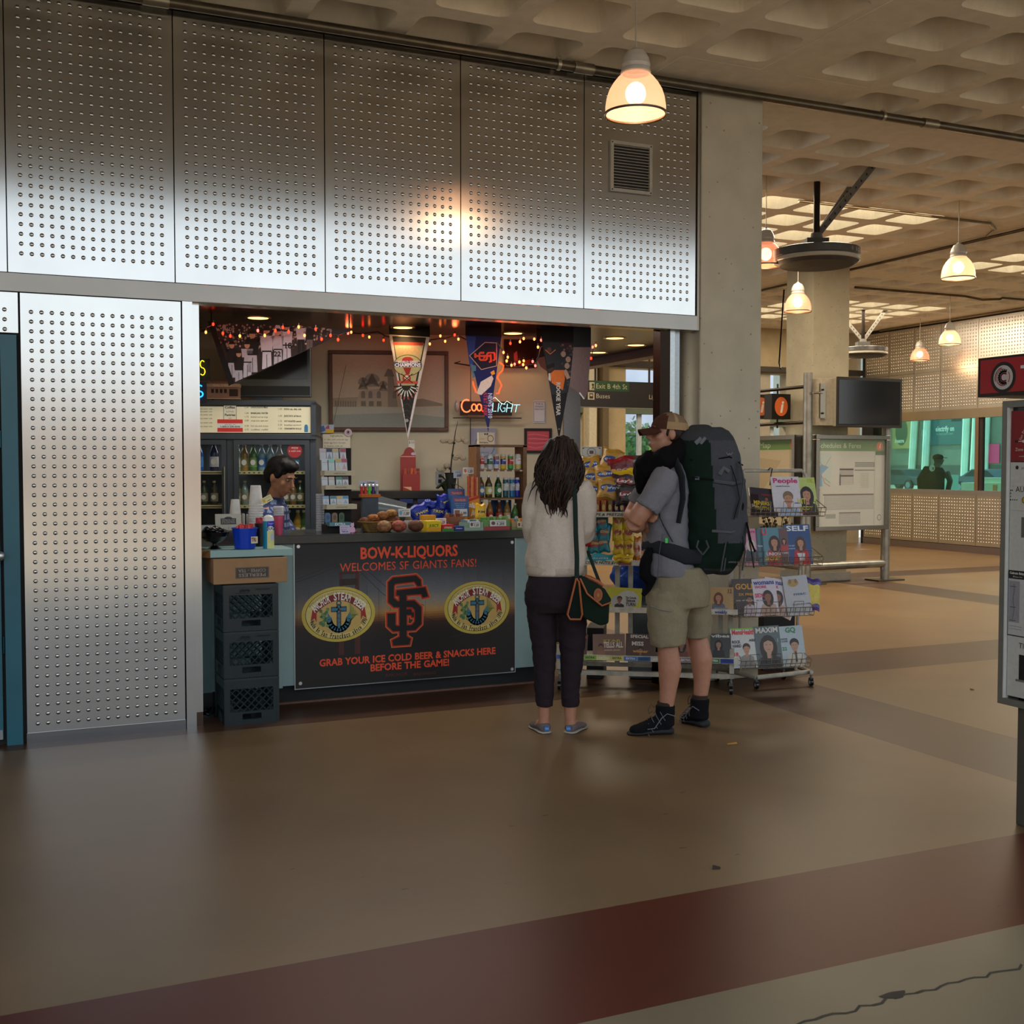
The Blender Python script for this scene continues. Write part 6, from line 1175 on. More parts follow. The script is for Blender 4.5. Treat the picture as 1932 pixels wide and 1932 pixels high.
# magazines
def portrait(mb,cx,cz,s,y,hair,skin,top,long_=True):
    mb.poly([(cx-.55*s,cz-1.1*s),(cx+.55*s,cz-1.1*s),(cx+.42*s,cz-.25*s),(cx+.12*s,cz-.12*s),(cx-.12*s,cz-.12*s),(cx-.42*s,cz-.25*s)],y,top)
    mb.rect(cx-.09*s,cx+.09*s,cz-.25*s,cz+.1*s,y-.0002,skin)
    if long_: mb.ell(cx,cz+.12*s,.34*s,.48*s,y-.0001,hair,16)
    else: mb.ell(cx,cz+.34*s,.25*s,.24*s,y-.0001,hair,14)
    mb.ell(cx,cz+.2*s,.19*s,.27*s,y-.0004,skin,16); mb.poly([(cx-.2*s,cz+.32*s),(cx-.1*s,cz+.5*s),(cx+.1*s,cz+.5*s),(cx+.2*s,cz+.32*s),(cx,cz+.4*s)],y-.0006,hair)
    for q in (-1,1): mb.ell(cx+q*.075*s,cz+.24*s,.028*s,.014*s,y-.0006,'#2a1c18',8)
    mb.line([(cx-.05*s,cz+.07*s),(cx+.05*s,cz+.07*s)],.018*s,y-.0006,'#8a3a34')
def mag(lab,fr,x,yb,off,w,h,bg,title,tcol,port=None,lines=(),lean=-14,roll=0,group='magazines in the wire stand',extra=None,z=None,th=.008,name='magazine',tw=None):
    uu,zz=fr.px(x,yb,off); t=thing(name,lab,'magazine',fr.w(uu,off,zz if z is None else z),fr.deg,group); mb=MB(rotm('X',lean)@rotm('Y',roll)); mb.box(-w/2,w/2,0,th,0,h,'#c8c4bc'); mb.rect(-w/2,w/2,0,h,-.0003,bg); mb.clip=[(-w/2,0),(w/2,0),(w/2,h),(-w/2,h)]
    if extra: extra(mb,w,h)
    if port: portrait(mb,port[0]*w,port[1]*h,port[2]*w,-.0010,port[3],port[4],port[5],port[6])
    if title: mb.text(title,0,h*.84,h*.12,-.0022,tcol,bold=1,w=w*(tw or .88))
    for (tx,c,cx,cz,hh,ww) in lines: mb.text(tx,cx*w,cz*h,hh*h,-.0024,c,bold=1,w=ww*w)
    mb.build('cover',M_PRINT,t); return t
SK='#b88468'; SKD='#8a5a40'
G3='papers on the lower shelves of the snack rack'
mag('yellow folded weekly with a figure in black, on the third shelf beside the handbag',R1,1176,1151,.0,.235,.15,'#b8b424','', '#fff',(-.12,.35,.30,'#3a241a',SKD,'#16120f',False),[('The Comedy','#26241c',.2,.52,.09,.3),('Issue','#26241c',.2,.38,.13,.25),('TURN','#26241c',.2,.2,.14,.28)],-12,2,G3,lambda mb,w,h:(mb.ell(w*.12,h*.5,w*.3,h*.38,-.0006,'#b8b4ac'),mb.ell(-w*.2,h*.35,w*.16,h*.3,-.0005,'#a8a49c')),name='newspaper')
mag('tan weekly with a red-haired sitter on the third shelf, right of the shorts',R1,1362,1152,.0,.15,.155,'#b09060','','#fff',(-.15,.42,.62,'#6a3c20','#b08068','#5c6672',True),[('12','#6a4a28',.33,.75,.16,.2)],-12,0,G3,lambda mb,w,h: mb.line([(-w*.3+w*.12*k,h*.08) for k in range(6)],.012,-.002,'#8a98a8'),name='newspaper')
for k,(x,w,bgc,tt,tc,lab,po) in enumerate(((1065,.07,'#6a4a3a','CELEB','#c8a888','narrow brown weekly between the legs of the woman on the bottom shelf',(0,.3,.8,'#2a1a14',SKD,'#8a6a4a',True)),(1094,.09,'#4a2a20','STAR','#c84a3a','narrow tabloid with yellow print on the bottom shelf beside the leg of the woman',(0,.4,.8,'#241410',SKD,'#6a3c28',True)),(1149,.215,'#7a5c4c','','#fff','wide brown tabloid reading TELLS ALL on the bottom shelf',(-.25,.35,.3,'#3a2018',SKD,'#8a6450',False)),(1208,.20,'#4a3024','','#fff','dark brown tabloid with pale lettering behind the near leg of the man',(.0,.2,.35,'#1c120e',SKD,'#3c2a20',False)),(1289,.12,'#8a4c38','','#fff','tabloid with a dark-haired face and orange corner between the legs of the man',(-.1,.4,.8,'#14100f',SKD,'#6a3a2a',True)),(1360,.135,'#3a3c3c','vibes','#c8c8c0','grey magazine with a dark-haired woman at the right end of the bottom shelf',(-.1,.42,.62,'#1c1412','#a07860','#1c1a1a',True)))):
    ln_=[]
    if k==2: ln_=[('STAR','#b8a038',.1,.66,.1,.55),('TELLS ALL','#d8d0c0',.14,.42,.22,.6),('exclusive photos','#c8a888',.1,.28,.07,.5)]
    if k==3: ln_=[('SPECIAL','#d0c8bc',-.05,.82,.12,.6),('MISS','#d0c8bc',-.1,.5,.16,.4),('winner','#c89040',0,.2,.12,.5)]
    if k==1: ln_=[('ALL','#d0c030',.1,.1,.14,.5)]
    mag(lab,R1,x,1240,.0,w,.155,bgc,tt,tc,po,ln_,-12,[0,2,-2,1,0,-1][k],G3)
# ---------------------------------------------------------------- wire magazine stand (right)
R2=Frame((4.62,6.33,0),-12)
def r2(x,y,off=0): return R2.px(x,y,off)
ws=thing('magazine_stand','white wire magazine stand on casters at the right of the newspaper rack','rack',R2.w(0),R2.deg)
xb0=r2(1383,1270)[0]; xb1=r2(1534,1270)[0]
mb=MB(); mb.tube([(0,-.02,.075),(xb0*.6,.2,.085),(xb0,.28,.09)],.016,8,RW); mb.tube([(0,-.02,.075),(.43,.06,.085),(.43,.30,.09),(xb0,.30,.09)],.016,8,RW); mb.tube([(.43,.06,.085),(xb1-.0,.02,.09)],.014,8,RW); mb.build('base_frame',M_WHITE,ws)
mb=MB(); ztop=r2(1450,888,-.12)[1]; xa=r2(1399,900,-.12)[0]; xc=r2(1520,900,-.12)[0]
mb.tube([(xa,.12,.09),(xa,.12,ztop-.03),(xa+.02,.12,ztop),(xc-.03,.12,ztop),(xc,.12,ztop-.03),(xc,.12,ztop-.09)],.013,8,RW); mb.tube([(xc-.06,.12,.09),(xc-.02,.12,ztop-.2)],.012,8,RW)
mb.build('back_frame',M_WHITE,ws)
for i,(x,y) in enumerate(((0.0,-.02),(r2(1530,1290)[0],.0),(.33,.26),(xb0,.28))):
    c=MB(); c.cyl((x,y,.075),(x,y,.05),.008,col='#5a5a58'); c.box(x-.012,x+.012,y-.012,y+.012,.038,.055,'#3a3a38'); c.cyl((x-.009,y,.025),(x+.009,y,.025),.025,n=16,col='#100f0f'); c.cyl((x-.0105,y,.025),(x+.0105,y,.025),.013,n=10,col='#a8a8a8'); c.build('caster',M_GLOSS,ws)
tiers=[]
for k,(yb,xl_,xr2) in enumerate(((975,1415,1556),(1069,1403,1551),(1165,1388,1535),(1263,1396,1528))):
    off=.05+.02*k; a,z=r2(xl_,yb,off); b_,_=r2(xr2,yb,off); tiers.append((a,b_,z,off)); mb=MB(); wire='#b8b4aa'; rr_=.0026
    for zz,oo in ((0,0),(.028,-.012),(.058,-.022)): mb.tube([(a,.12-off,z+zz),(a,-off+oo,z+zz),(b_,-off+oo,z+zz),(b_,.12-off,z+zz)],rr_,5,wire,smooth=False)
    n=int((b_-a)/.035)
    for q in range(n+1): x=a+(b_-a)*q/n; mb.tube([(x,.12-off,z),(x,-off,z),(x,-off-.022,z+.058)],rr_*.8,4,wire,smooth=False)
    for q in (.12,.42,.72): x=a+(b_-a)*q; mb.tube([(x,-off-.024,z+.03),(x,-off-.030,z+.10),(x+.07,-off-.030,z+.10),(x+.07,-off-.024,z+.03)],rr_,5,wire,smooth=False)
    mb.tube([(b_,-off-.02,z+.055),(b_-.10,.10,z+.19)],rr_,4,wire,smooth=False); mb.tube([(a,-off-.02,z+.055),(a+.05,.10,z+.19)],rr_,4,wire,smooth=False)
    mb.build('wire_tray',M_STEEL,ws)
def m2(lab,k,x,w,h,*a,**kw):
    off=tiers[k][3]-.012-kw.pop('dy',0); kw['z']=tiers[k][2]+.006; return mag(lab,R2,x,1000,off,w,h,*a,**kw)
m2('dark tabloid with yellow lettering, folded open at the left of the top tray',0,1443,.19,.20,'#2c2830','','#fff',(.1,.55,.3,'#241418',SKD,'#30343a',False),[('MINERS','#d0b020',-.1,.38,.14,.6),('TRUTH','#d0b020',-.1,.2,.12,.55),('news','#8a2a30',.1,.72,.1,.4)],lean=-24,roll=6,dy=-.0)
m2('white celebrity weekly with a pink title and a smiling man in a pale blue shirt',0,1488,.205,.27,'#d0ccd4','People','#c01c68',(.05,.30,.75,'#7a6448',SK,'#a8bcd8',False),[('scandal & secrets','#4a4a58',-.1,.74,.03,.5),('new','#2a6a9a',.35,.3,.04,.2)],lean=-16,dy=.004)
m2('green and yellow weekly with a dark-haired woman at the right of the top tray',0,1524,.16,.265,'#b8c870','','#fff',(.05,.42,.95,'#1a1210',SK,'#30241c',True),[('HIT','#c8c018',-.22,.30,.14,.4),('BODY','#d0c818',-.05,.14,.09,.6),('OK','#b8c038',.3,.86,.1,.3),('style','#d04a70',-.2,.05,.06,.5)],lean=-16,dy=.006)
m2('open page of small photos at the far left of the top tray',0,1424,.06,.16,'#5a2a30','','#fff',None,[('SALE','#c8b8a0',0,.4,.12,.7)],lean=-24,roll=8)
m2('pink-topped magazine with a white-haired face at the left of the second tray',1,1421,.10,.25,'#c88aa0','','#fff',(0,.5,.9,'#c8c4bc',SK,'#3a4048',True),[('more','#c02a80',0,.88,.08,.7)],dy=.0)
m2('grey-teal spine of a magazine beside the pink one',1,1438,.05,.25,'#4a6a78','','#fff',None,[('home','#c8d0d4',0,.5,.05,.7)])
m2('blue-grey weekly with a red U title and a smiling woman in red',1,1462,.17,.255,'#5a8a9a','','#fff',(.08,.50,.72,'#3a2018',SK,'#a83038',True),[('U','#d81c28',-.33,.80,.16,.22),('UNION','#d8d4d0',0,.25,.08,.6),('SECRETS','#d8c820',0,.13,.08,.75)])
m2('dark strip magazine between the red U weekly and the blue one',1,1484,.06,.25,'#6a4a4a','','#fff',(0,.6,.9,'#2a1c18',SK,'#b03a40',True),[('I SAID','#c8c4c0',0,.3,.05,.8)],dy=-.003)
m2('dark blue magazine with a woman in a red top and white shorts',1,1511,.185,.275,'#2a4a80','SELF','#e0e4ec',(.08,.45,.62,'#4a2c1c',SK,'#b82028',True),[('YOUR BEST','#b0c4e0',-.3,.45,.03,.3),('BODY','#b0c4e0',-.3,.38,.03,.3)],dy=.002,extra=lambda mb,w,h:(mb.poly([(w*.0,h*.1),(w*.18,h*.1),(w*.22,h*.28),(-w*.1,h*.28)],-.0016,'#d0d0d4'),mb.poly([(-w*.02,h*.0),(w*.07,h*.0),(w*.1,h*.12),(-w*.04,h*.12)],-.0014,SK)))
m2('dark magazine with yellow lettering and a white-dressed figure, left of the third tray',2,1413,.19,.25,'#3a2c26','','#fff',(.1,.35,.5,'#1c1410',SKD,'#b8a8b0',False),[('GOLD','#c8901c',0,.72,.14,.8),('2X FREE','#c88a20',0,.55,.06,.6),('trio of the years','#b0a898',0,.40,.04,.8)])
for k,(x,rl,l_) in enumerate(((1450,-2,'left and most upright of the three fanned white magazines with pink lettering'),(1462,10,'middle one of the three fanned white magazines with pink lettering'),(1478,28,'right and most tilted of the three fanned white magazines with pink lettering'))):
    m2(l_,2,x-(6 if k==2 else 0),.17,.25,'#c8c0c8','womans','#2a3c90',(.1,.40,.7,'#2a1a14',SKD,'#b89888',True),[('WORK','#d02a70',-.15,.74,.07,.5),('SEX','#d8205a',-.25,.5,.10,.38),('fit now','#7a7480',-.2,.4,.04,.4)],roll=rl,dy=-.004+.006*k)
m2('pale magazine with a golden dog on its cover behind the fanned ones',2,1512,.18,.265,'#b0b0b4','','#fff',None,[('mac','#5a6a80',.1,.5,.07,.5),('the print shop guide','#6a6c74',.1,.25,.04,.7)],roll=-4,dy=-.01,extra=lambda mb,w,h:(mb.ell(-w*.1,h*.82,w*.22,h*.1,-.001,'#a88a50'),mb.ell(-w*.22,h*.86,w*.06,h*.06,-.0014,'#8a6a38'),mb.ell(w*.02,h*.86,w*.06,h*.06,-.0014,'#8a6a38')))
t=thing('purple_yellow_bag','purple and yellow printed bag hanging behind the third tray at the right','bag',R2.w(r2(1530,1130,-.02)[0],-.02,tiers[2][2]+.02),R2.deg); bagmesh(.13,.22,.03,'#4a3a80','#c8b02a',None,rotm('X',-14)@rotm('Y',10),5).build('bag',M_FOIL,t)
m2('white magazine with a man in a grey tee, left of the bottom tray',3,1410,.185,.265,'#c4c4c0','MensHealth','#d01c28',(.08,.38,.6,'#3a241a',SK,'#8a8680',False),[('ROCK','#20201e',-.3,.62,.07,.32),('HARD','#20201e',-.28,.52,.07,.34),('ABS!','#20201e',.33,.66,.06,.25),('18','#d02028',-.35,.3,.09,.2)],extra=lambda mb,w,h: mb.rect(-w/2,w/2,h*.965,h,-.001,'#7ab828'))
m2('grey magazine with a dark-haired woman looking out, middle of the bottom tray',3,1457,.185,.275,'#5a6668','MAXIM','#d0ccc0',(.0,.38,1.0,'#30221a','#b89078','#2c2c2c',True),[('1','#c8c8c4',.38,.6,.08,.06)],roll=-2,dy=-.002)
m2('pale green-titled magazine with a man in a shirt and tie, right of the bottom tray',3,1502,.18,.27,'#a8b4b8','GQ','#2a7a48',(.1,.40,.75,'#241812','#b08468','#c0b8a8',False),[('UNDER','#4a5458',-.3,.66,.04,.3),('COVER','#4a5458',-.3,.6,.04,.3),('22','#2a8a50',-.32,.4,.08,.2)],tw=.42,roll=-2,dy=.004,extra=lambda mb,w,h: mb.poly([(w*.08,h*.36),(w*.14,h*.36),(w*.15,h*.12),(w*.11,h*.08),(w*.07,h*.12)],-.0020,'#3a3434'))
t=thing('black_coat_hook','black hook hanging from the top bar of the magazine stand','hook',R2.w(r2(1452,888,-.1)[0],-.10,ztop)); MB().tube([(-.012,0,.005),(-.008,-.02,.02),(.008,-.02,.015),(.0,-.018,-.02),(-.01,-.018,-.10)],.004,6,'#14100e').build('hook',M_GLOSS,t)
t=thing('dried_flowers','dried dark flower bunch behind the magazine stand, between its top two trays','flowers',R2.w(r2(1468,990,-.3)[0],-.3,tiers[1][2]+.12),R2.deg); mb=MB(); rr=random.Random(6)
for k in range(34): 
    q=Vector((rr.uniform(-.13,.13),rr.uniform(-.04,.04),rr.uniform(.08,.22))); mb.tube([(q.x*.3,0,0),q],.0015,4,'#3a3220'); mb.ball(q,(.012,.012,.010),6,4,rr.choice(['#5a5038','#6a6048','#44402c','#7a7058']))
mb.build('stems',M_MATTE,t)
MB().lathe([(0,-.12),(.05,-.12),(.06,0),(.055,0)],14,'#4a4038').build('vase',M_MATTE,t)
simple('dark_floor_box','dark box on the floor behind the lower trays of the magazine stand','box',R2,r2(1440,1180,-.6)[0],r2(1500,1180,-.6)[0],-.6,.3,0,.62,'#161414')
# ---------------------------------------------------------------- people
SKN='#b07c62'
def hand(mb,base,d,up,s=1.,curl=.5,left=False):
    """five fingered hand as closed tubes: base point, pointing direction, palm-up normal"""
    d=Vector(d).normalized(); n=Vector(up); n=(n-d*n.dot(d)).normalized(); l=d.cross(n)*(1 if left else -1); b=Vector(base)
    mb.tube([b,b+d*.03*s,b+d*.065*s,b+d*.088*s],[(.022*s,.015*s),(.034*s,.016*s),(.040*s,.015*s),(.034*s,.012*s)],12,SKN)
    for k,(o,ln) in enumerate(((-.030,.062),(-.010,.075),(.011,.070),(.030,.055))):
        p=b+d*.078*s+l*o*s; pts=[p]; a=0
        for q in range(4): a+=curl*(.35 if q else .12); pts.append(pts[-1]+(d*math.cos(a)-n*math.sin(a))*ln*s/3.6)
        mb.tube(pts,[.0095*s,.0090*s,.0085*s,.0080*s,.0065*s],8,SKN)
    p=b+d*.025*s-l*.028*s; mb.tube([p,p+(d*.5-l*.7-n*.2)*.035*s,p+(d*.8-l*.75-n*.35)*.055*s,p+(d*1.15-l*.62-n*.5)*.066*s],[.013*s,.012*s,.0105*s,.008*s],8,SKN)
def head(mb,c,s=1.,yaw=0.,pitch=0.,col=SKN,hair=None):
    """head looking along -y before rotation; c = centre of the skull"""
    M=trm(*c)@rotm('Z',yaw)@rotm('X',pitch)@Matrix.Scale(s,4); old=mb.m; mb.m=M
    mb.ball((0,.012,.02),(.074,.092,.095),20,14,col); mb.ball((0,-.022,-.045),(.058,.066,.068),18,12,col); mb.ball((0,-.060,-.092),(.026,.022,.020),12,8,col)
    mb.tube([(0,-.083,.018),(0,-.104,-.012),(0,-.112,-.026),(0,-.090,-.036)],[(.009,.010),(.011,.012),(.015,.012),(.012,.008)],10,col)
    mb.ball((0,-.090,-.060),(.024,.010,.008),10,6,col); mb.ball((0,-.088,-.070),(.020,.010,.008),10,6,col)
    mb.ball((0,-.078,.032),(.048,.012,.010),12,6,col)
    for q in (-1,1): mb.ball((q*.076,.008,-.008),(.010,.020,.032),10,8,col); mb.ball((q*.040,-.056,-.022),(.022,.022,.026),10,8,col)
    mb.m=old; return M
def eyes(mb,M,browc='#241812'):
    mb.m=M
    for q in (-1,1):
        mb.ball((q*.031,-.0765,.011),(.011,.009,.0065),10,8,'#8a7a70'); mb.ball((q*.031,-.0842,.011),(.006,.003,.0055),8,6,'#1c120e'); mb.tube([(q*.012,-.094,.030),(q*.032,-.094,.036),(q*.052,-.080,.030)],[.003,.0042,.0025],6,browc)
    mb.tube([(-.020,-.096,-.064),(0,-.1005,-.063),(.020,-.096,-.064)],[.002,.0035,.002],6,'#8a4a40'); mb.m=None
def shoe_shape(mb,heel,toe,w=.042,h=.07,col='#333'):
    h0=Vector(heel);t0=Vector(toe);d=t0-h0;L=d.length;d.normalize();s=Vector((-d.y,d.x,0))
    rings=[]
    for f,ww,hh in ((-.02,.55,.75),(.06,.85,.95),(.25,.88,1.),(.45,.86,.86),(.65,1.,.62),(.82,.98,.50),(.95,.72,.40),(1.0,.35,.28)):
        rings.append((h0+d*L*f,w*ww,h*hh))
    n=14; vs=[]
    for c,ww,hh in rings:
        for j in range(n):
            a=2*PI*j/n; vs.append(c+s*ww*math.cos(a)+Vector((0,0,max(0.001,hh/2+hh/2*math.sin(a)*(1 if math.sin(a)>0 else 1)))))
    k=len(rings); fs=[(i*n+j,i*n+(j+1)%n,(i+1)*n+(j+1)%n,(i+1)*n+j) for i in range(k-1) for j in range(n)]+[tuple(reversed(range(n))),tuple(range((k-1)*n,k*n))]
    mb.add(vs,fs,col,True)
# ---- woman, seen from behind (local x to the right, y away)
OW=FZ(1055,1384); wm=thing('person','person with long dark hair, pale sweater and cropped dark trousers, seen from behind','person',(OW.x,OW.y,0),-24)
X=lambda x:(x-1055)/336; Z=lambda y:1.5-(y-880)/336
mb=MB(); M=head(mb,(X(1058),.02,Z(868)),.95,180,-6)
mb.tube([(X(1057),.0,Z(890)),(X(1056),-.005,Z(915)),(X(1055),0,Z(935))],[.047,.05,.07],14,SKN)
mb.loft([(0,0,1.0,.13,.09),(0,0,1.2,.125,.085),(0,0,1.36,.14,.085),(0,0,1.42,.07,.05)],20,SKN); mb.loft([(X(1047),0,.80,.14,.10),(X(1048),0,1.02,.13,.09)],20,SKN)
for s,(hx,kx,ax,ay) in ((-1,(X(1022),X(1026),X(1027),.03)),(1,(X(1080),X(1078),X(1076),.02))):
    mb.tube([(hx,0,.84),(kx,.01,.46),(ax,ay,.09)],[.07,.048,.034],14,SKN); mb.tube([(ax,ay,.12),(ax,ay+.0,.05),(ax+s*.03,ay+.05,.035)],[.033,.034,.03],12,SKN)
for s in (-1,1): 
    ex=X(1001) if s<0 else X(1110); ex=X(1008) if s<0 else X(1101); mb.tube([(s*.140,.0,1.37),(ex,.03,1.13),(s*.125,.13,1.115),(s*.09,.24,1.14)],[.038,.030,.028,.024],12,SKN); hand(mb,(s*.085,.25,1.145),(-s*.35,1,.15),(0,-.2,1),.9,.9,s<0)
solid('body',mb,M_SKIN,wm,.008,3)
mb=MB(); eyes(mb,M); mb.build('eyes',M_SKIN,wm)
# sweater
mb=MB(); sw='#ccbdae'
R_=[(1047,1083,.120,.012),(1048,1075,.150,.0),(1049,1066,.168,0),(1050,1050,.172,0),(1050,1020,.158,0),(1051,985,.155,0),(1052,950,.160,0),(1053,925,.163,0),(1054,908,.135,0),(1055,898,.085,0),(1056,890,.050,0)]
mb.loft([(X(x),.0,Z(y),rx if i else .150,(.115 if y>1000 else .105 if y>915 else .075 if y>900 else .055)) for i,(x,y,rx,_) in enumerate(R_)],28,sw,2.3)
for s in (-1,1):
    sx=X(1012) if s<0 else X(1097); ex=X(1003) if s<0 else X(1107)
    mb.tube([(sx,0,Z(912)),(sx+s*.018,-.005,Z(932)),((sx+ex)/2+s*.014,.0,Z(965)),(ex,.02,Z(995)),(ex-s*.005,.05,Z(1010)),(ex-s*.03,.12,Z(1010)),(s*.10,.215,Z(1000))],[.045,.058,.055,.052,.050,.044,.034],16,sw)
solid('sweater',mb,M_CLOTH,wm,.009,4,disp=.013,disp_s=.095,disp_z=.6)
mb=MB(); mb.loft([(X(1047),0,Z(1084),.156,.112),(X(1047),0,Z(1078),.160,.116),(X(1048),0,Z(1070),.162,.118),(X(1048),0,Z(1066),.150,.105)],36,'#b8a898',2.2); mb.build('sweater_hem',M_CLOTH,wm)
# trousers
mb=MB(); tr='#2c2428'
mb.loft([(X(1048),0,Z(1072),.140,.10),(X(1048),0,Z(1090),.158,.115),(X(1047),-.008,Z(1115),.172,.13),(X(1047),-.008,Z(1135),.172,.128),(X(1048),0,Z(1152),.155,.11)],26,tr,2.3)
mb.tube([(X(1021),-.008,Z(1120)),(X(1022),0,Z(1160)),(X(1026),.005,Z(1210)),(X(1027),.015,Z(1255)),(X(1027),.02,Z(1300)),(X(1027),.025,Z(1333))],[.088,.083,.072,.062,.055,.050],20,tr)
mb.tube([(X(1078),-.008,Z(1120)),(X(1080),0,Z(1160)),(X(1080),.005,Z(1210)),(X(1078),.01,Z(1255)),(X(1076),.015,Z(1300)),(X(1076),.018,Z(1333))],[.088,.083,.073,.063,.054,.049],20,tr)
solid('trousers',mb,M_CLOTH,wm,.009,3,disp=.006,disp_s=.07,disp_z=1.6)
# slip-on shoes
for s,(h_,t_) in ((-1,((X(1030),-.005,.004),(X(1008),.19,.004))),(1,((X(1074),-.005,.004),(X(1103),.18,.004)))):
    mb=MB(); shoe_shape(mb,h_,t_,.043,.062,'#6a5f5e'); sh=solid('shoe',mb,M_CLOTH,wm,.006,2)
    mb=MB(); shoe_shape(mb,(h_[0],h_[1]-.004,0.001),(t_[0],t_[1]+.004,.001),.047,.014,'#a8a094'); mb.build('sole',M_MATTE,sh)
    d=(Vector(t_)-Vector(h_)).normalized(); mb=MB(trm(h_[0]-d.x*.012,h_[1]-.016,.028)@rotm('Z',-s*10)); mb.box(-.013,.013,-.002,.012,-.006,.016,'#3c7ac0'); mb.text('TOMS',0,.001,.007,-.0028,'#c8d8e8',w=.02); mb.build('heel_tab',M_PRINT,sh)
# hair
mb=MB(); hc='#21150f'
mb.ball((X(1058),-.005,Z(862)),(.108,.112,.118),22,16,hc)
mb.loft([(X(1057),-.015,Z(860),.112,.105),(X(1058),-.025,Z(885),.128,.095),(X(1056),-.035,Z(905),.128,.075),(X(1051),-.055,Z(925),.112,.062),(X(1047),-.07,Z(945),.085,.048),(X(1045),-.075,Z(960),.055,.035),(X(1044),-.075,Z(972),.025,.02)],24,hc)
hb=solid('hair',mb,M_HAIR,wm,.01,2,disp=.010,disp_s=.045,disp_z=.35)
mb=MB(); rr=random.Random(21)
for k in range(260):
    a=rr.uniform(-1.45,1.45); r0=.100+rr.uniform(.0,.014); top=(X(1058)+r0*math.sin(a)*.6,-.01-r0*math.cos(a)*.85,Z(846)+rr.uniform(0,.05)); sd=math.sin(a)
    end_y=rr.uniform(925,976) if abs(sd)<.6 else rr.uniform(905,945); ex=X(1050+sd*rr.uniform(34,48)); ph=rr.uniform(0,6.28); am=rr.uniform(.004,.014)
    pts=[]; N_=14
    for q in range(N_+1):
        f=q/N_; x=top[0]+(ex*(.55+.45*(1-f*f)) + sd*.055*math.sin(PI*min(1,f*1.15)) -top[0])*min(1,f*1.25); y_=top[1]*(1-f)+(-.092-.012*math.cos(a))*f+ (-.035*math.sin(PI*f)*math.cos(a)); z=top[2]+(Z(end_y)-top[2])*f
        pts.append((x+am*math.sin(ph+f*13)*f*1.7,y_+am*math.cos(ph+f*12)*f*.8,z))
    mb.tube(pts,[.0035]*3+[.0045]*(N_-5)+[.003,.002,.0008],4,['#2b1c14','#3a261b','#22160f'][k%3],smooth=True)
for (x0,y0,x1,y1) in ((1018,890,1000,930),(1016,905,994,945),(1022,900,1008,952),(1098,870,1101,890),(1016,880,1006,905)):
    mb.tube([(X(x0),-.05,Z(y0)),(X((x0+x1)/2)-.012,-.08,Z((y0+y1)/2)),(X(x1),-.10,Z(y1))],[.004,.004,.001],4,'#241814')
mb.build('hair_strands',M_HAIR,wm)
# handbag
hbg=thing('handbag','dark green handbag with tan leather edging on a long strap','handbag',(OW.x,OW.y,0),-24); GR='#18241c'; TNc='#9a5228'
yb=-.17
def hb3(x,y,d=0): return (X(x),yb+d,Z(y))
mb=MB(); fr_=[(1083,1085),(1105,1083),(1138,1108),(1145,1120),(1143,1168),(1128,1172),(1098,1158),(1090,1150)]
mb.prism([(X(a),Z(b_)) for a,b_ in fr_],yb,yb+.10,GR); mb.build('body',M_CLOTH,hbg,bevel=.012)
mb=MB(); sd=[(1083,1084),(1067,1150),(1072,1159),(1091,1159),(1094,1150),(1088,1090)]
mb.prism([(X(a),Z(b_)) for a,b_ in sd],yb-.012,yb+.09,'#131d18'); mb.build('gusset',M_CLOTH,hbg,bevel=.006)
mb=MB(); mb.tube([hb3(a,b_,-.016) for a,b_ in sd]+[hb3(*sd[0],-.016)],.0065,8,TNc)
mb.tube([hb3(1090,1084,-.018),hb3(1103,1112,-.020),hb3(1130,1134,-.020),hb3(1146,1128,-.018)],.006,8,TNc); mb.build('leather_trim',M_GLOSS,hbg)
mb=MB(); mb.prism([(X(a),Z(b_)) for a,b_ in ((1088,1084),(1106,1082),(1136,1104),(1147,1122),(1146,1128),(1130,1133),(1104,1111))],yb-.014,yb-.004,'#1c2a20'); mb.build('flap',M_CLOTH,hbg,bevel=.004)
mb=MB(); mb.m=trm(X(1123),yb-.019,Z(1114)); mb.ell(0,0,.024,.036,0,TNc,20); mb.ell(0,0,.018,.028,-.001,'#8a4620',20); mb.ell(0,0,.007,.011,-.002,'#a86034',12); mb.build('badge',M_GLOSS,hbg)
mb=MB(); mb.tube([hb3(1100,1080,0),hb3(1108,1083,-.01),hb3(1122,1090,-.01),hb3(1132,1098,0)],[.009,.012,.012,.009],8,TNc); mb.build('top_handle',M_GLOSS,hbg)
mb=MB(); mb.tube([(X(1079),-.045,Z(903)),(X(1080),-.112,Z(912)),(X(1082),-.122,Z(950)),(X(1083),-.130,Z(1000)),(X(1085),-.150,Z(1050)),(X(1084),-.178,Z(1085))],[(.013,.003)]*6,8,'#23302a'); mb.tube([(X(1079),-.045,Z(903)),(X(1080),.04,Z(901)),(X(1084),.1,Z(920))],[(.013,.003)]*3,8,'#23302a')
mb.tube([(X(1109),.05,Z(1040)),(X(1116),-.05,Z(1062)),(X(1128),-.12,Z(1096))],[(.010,.003)]*3,8,'#23302a'); mb.build('strap',M_CLOTH,hbg)
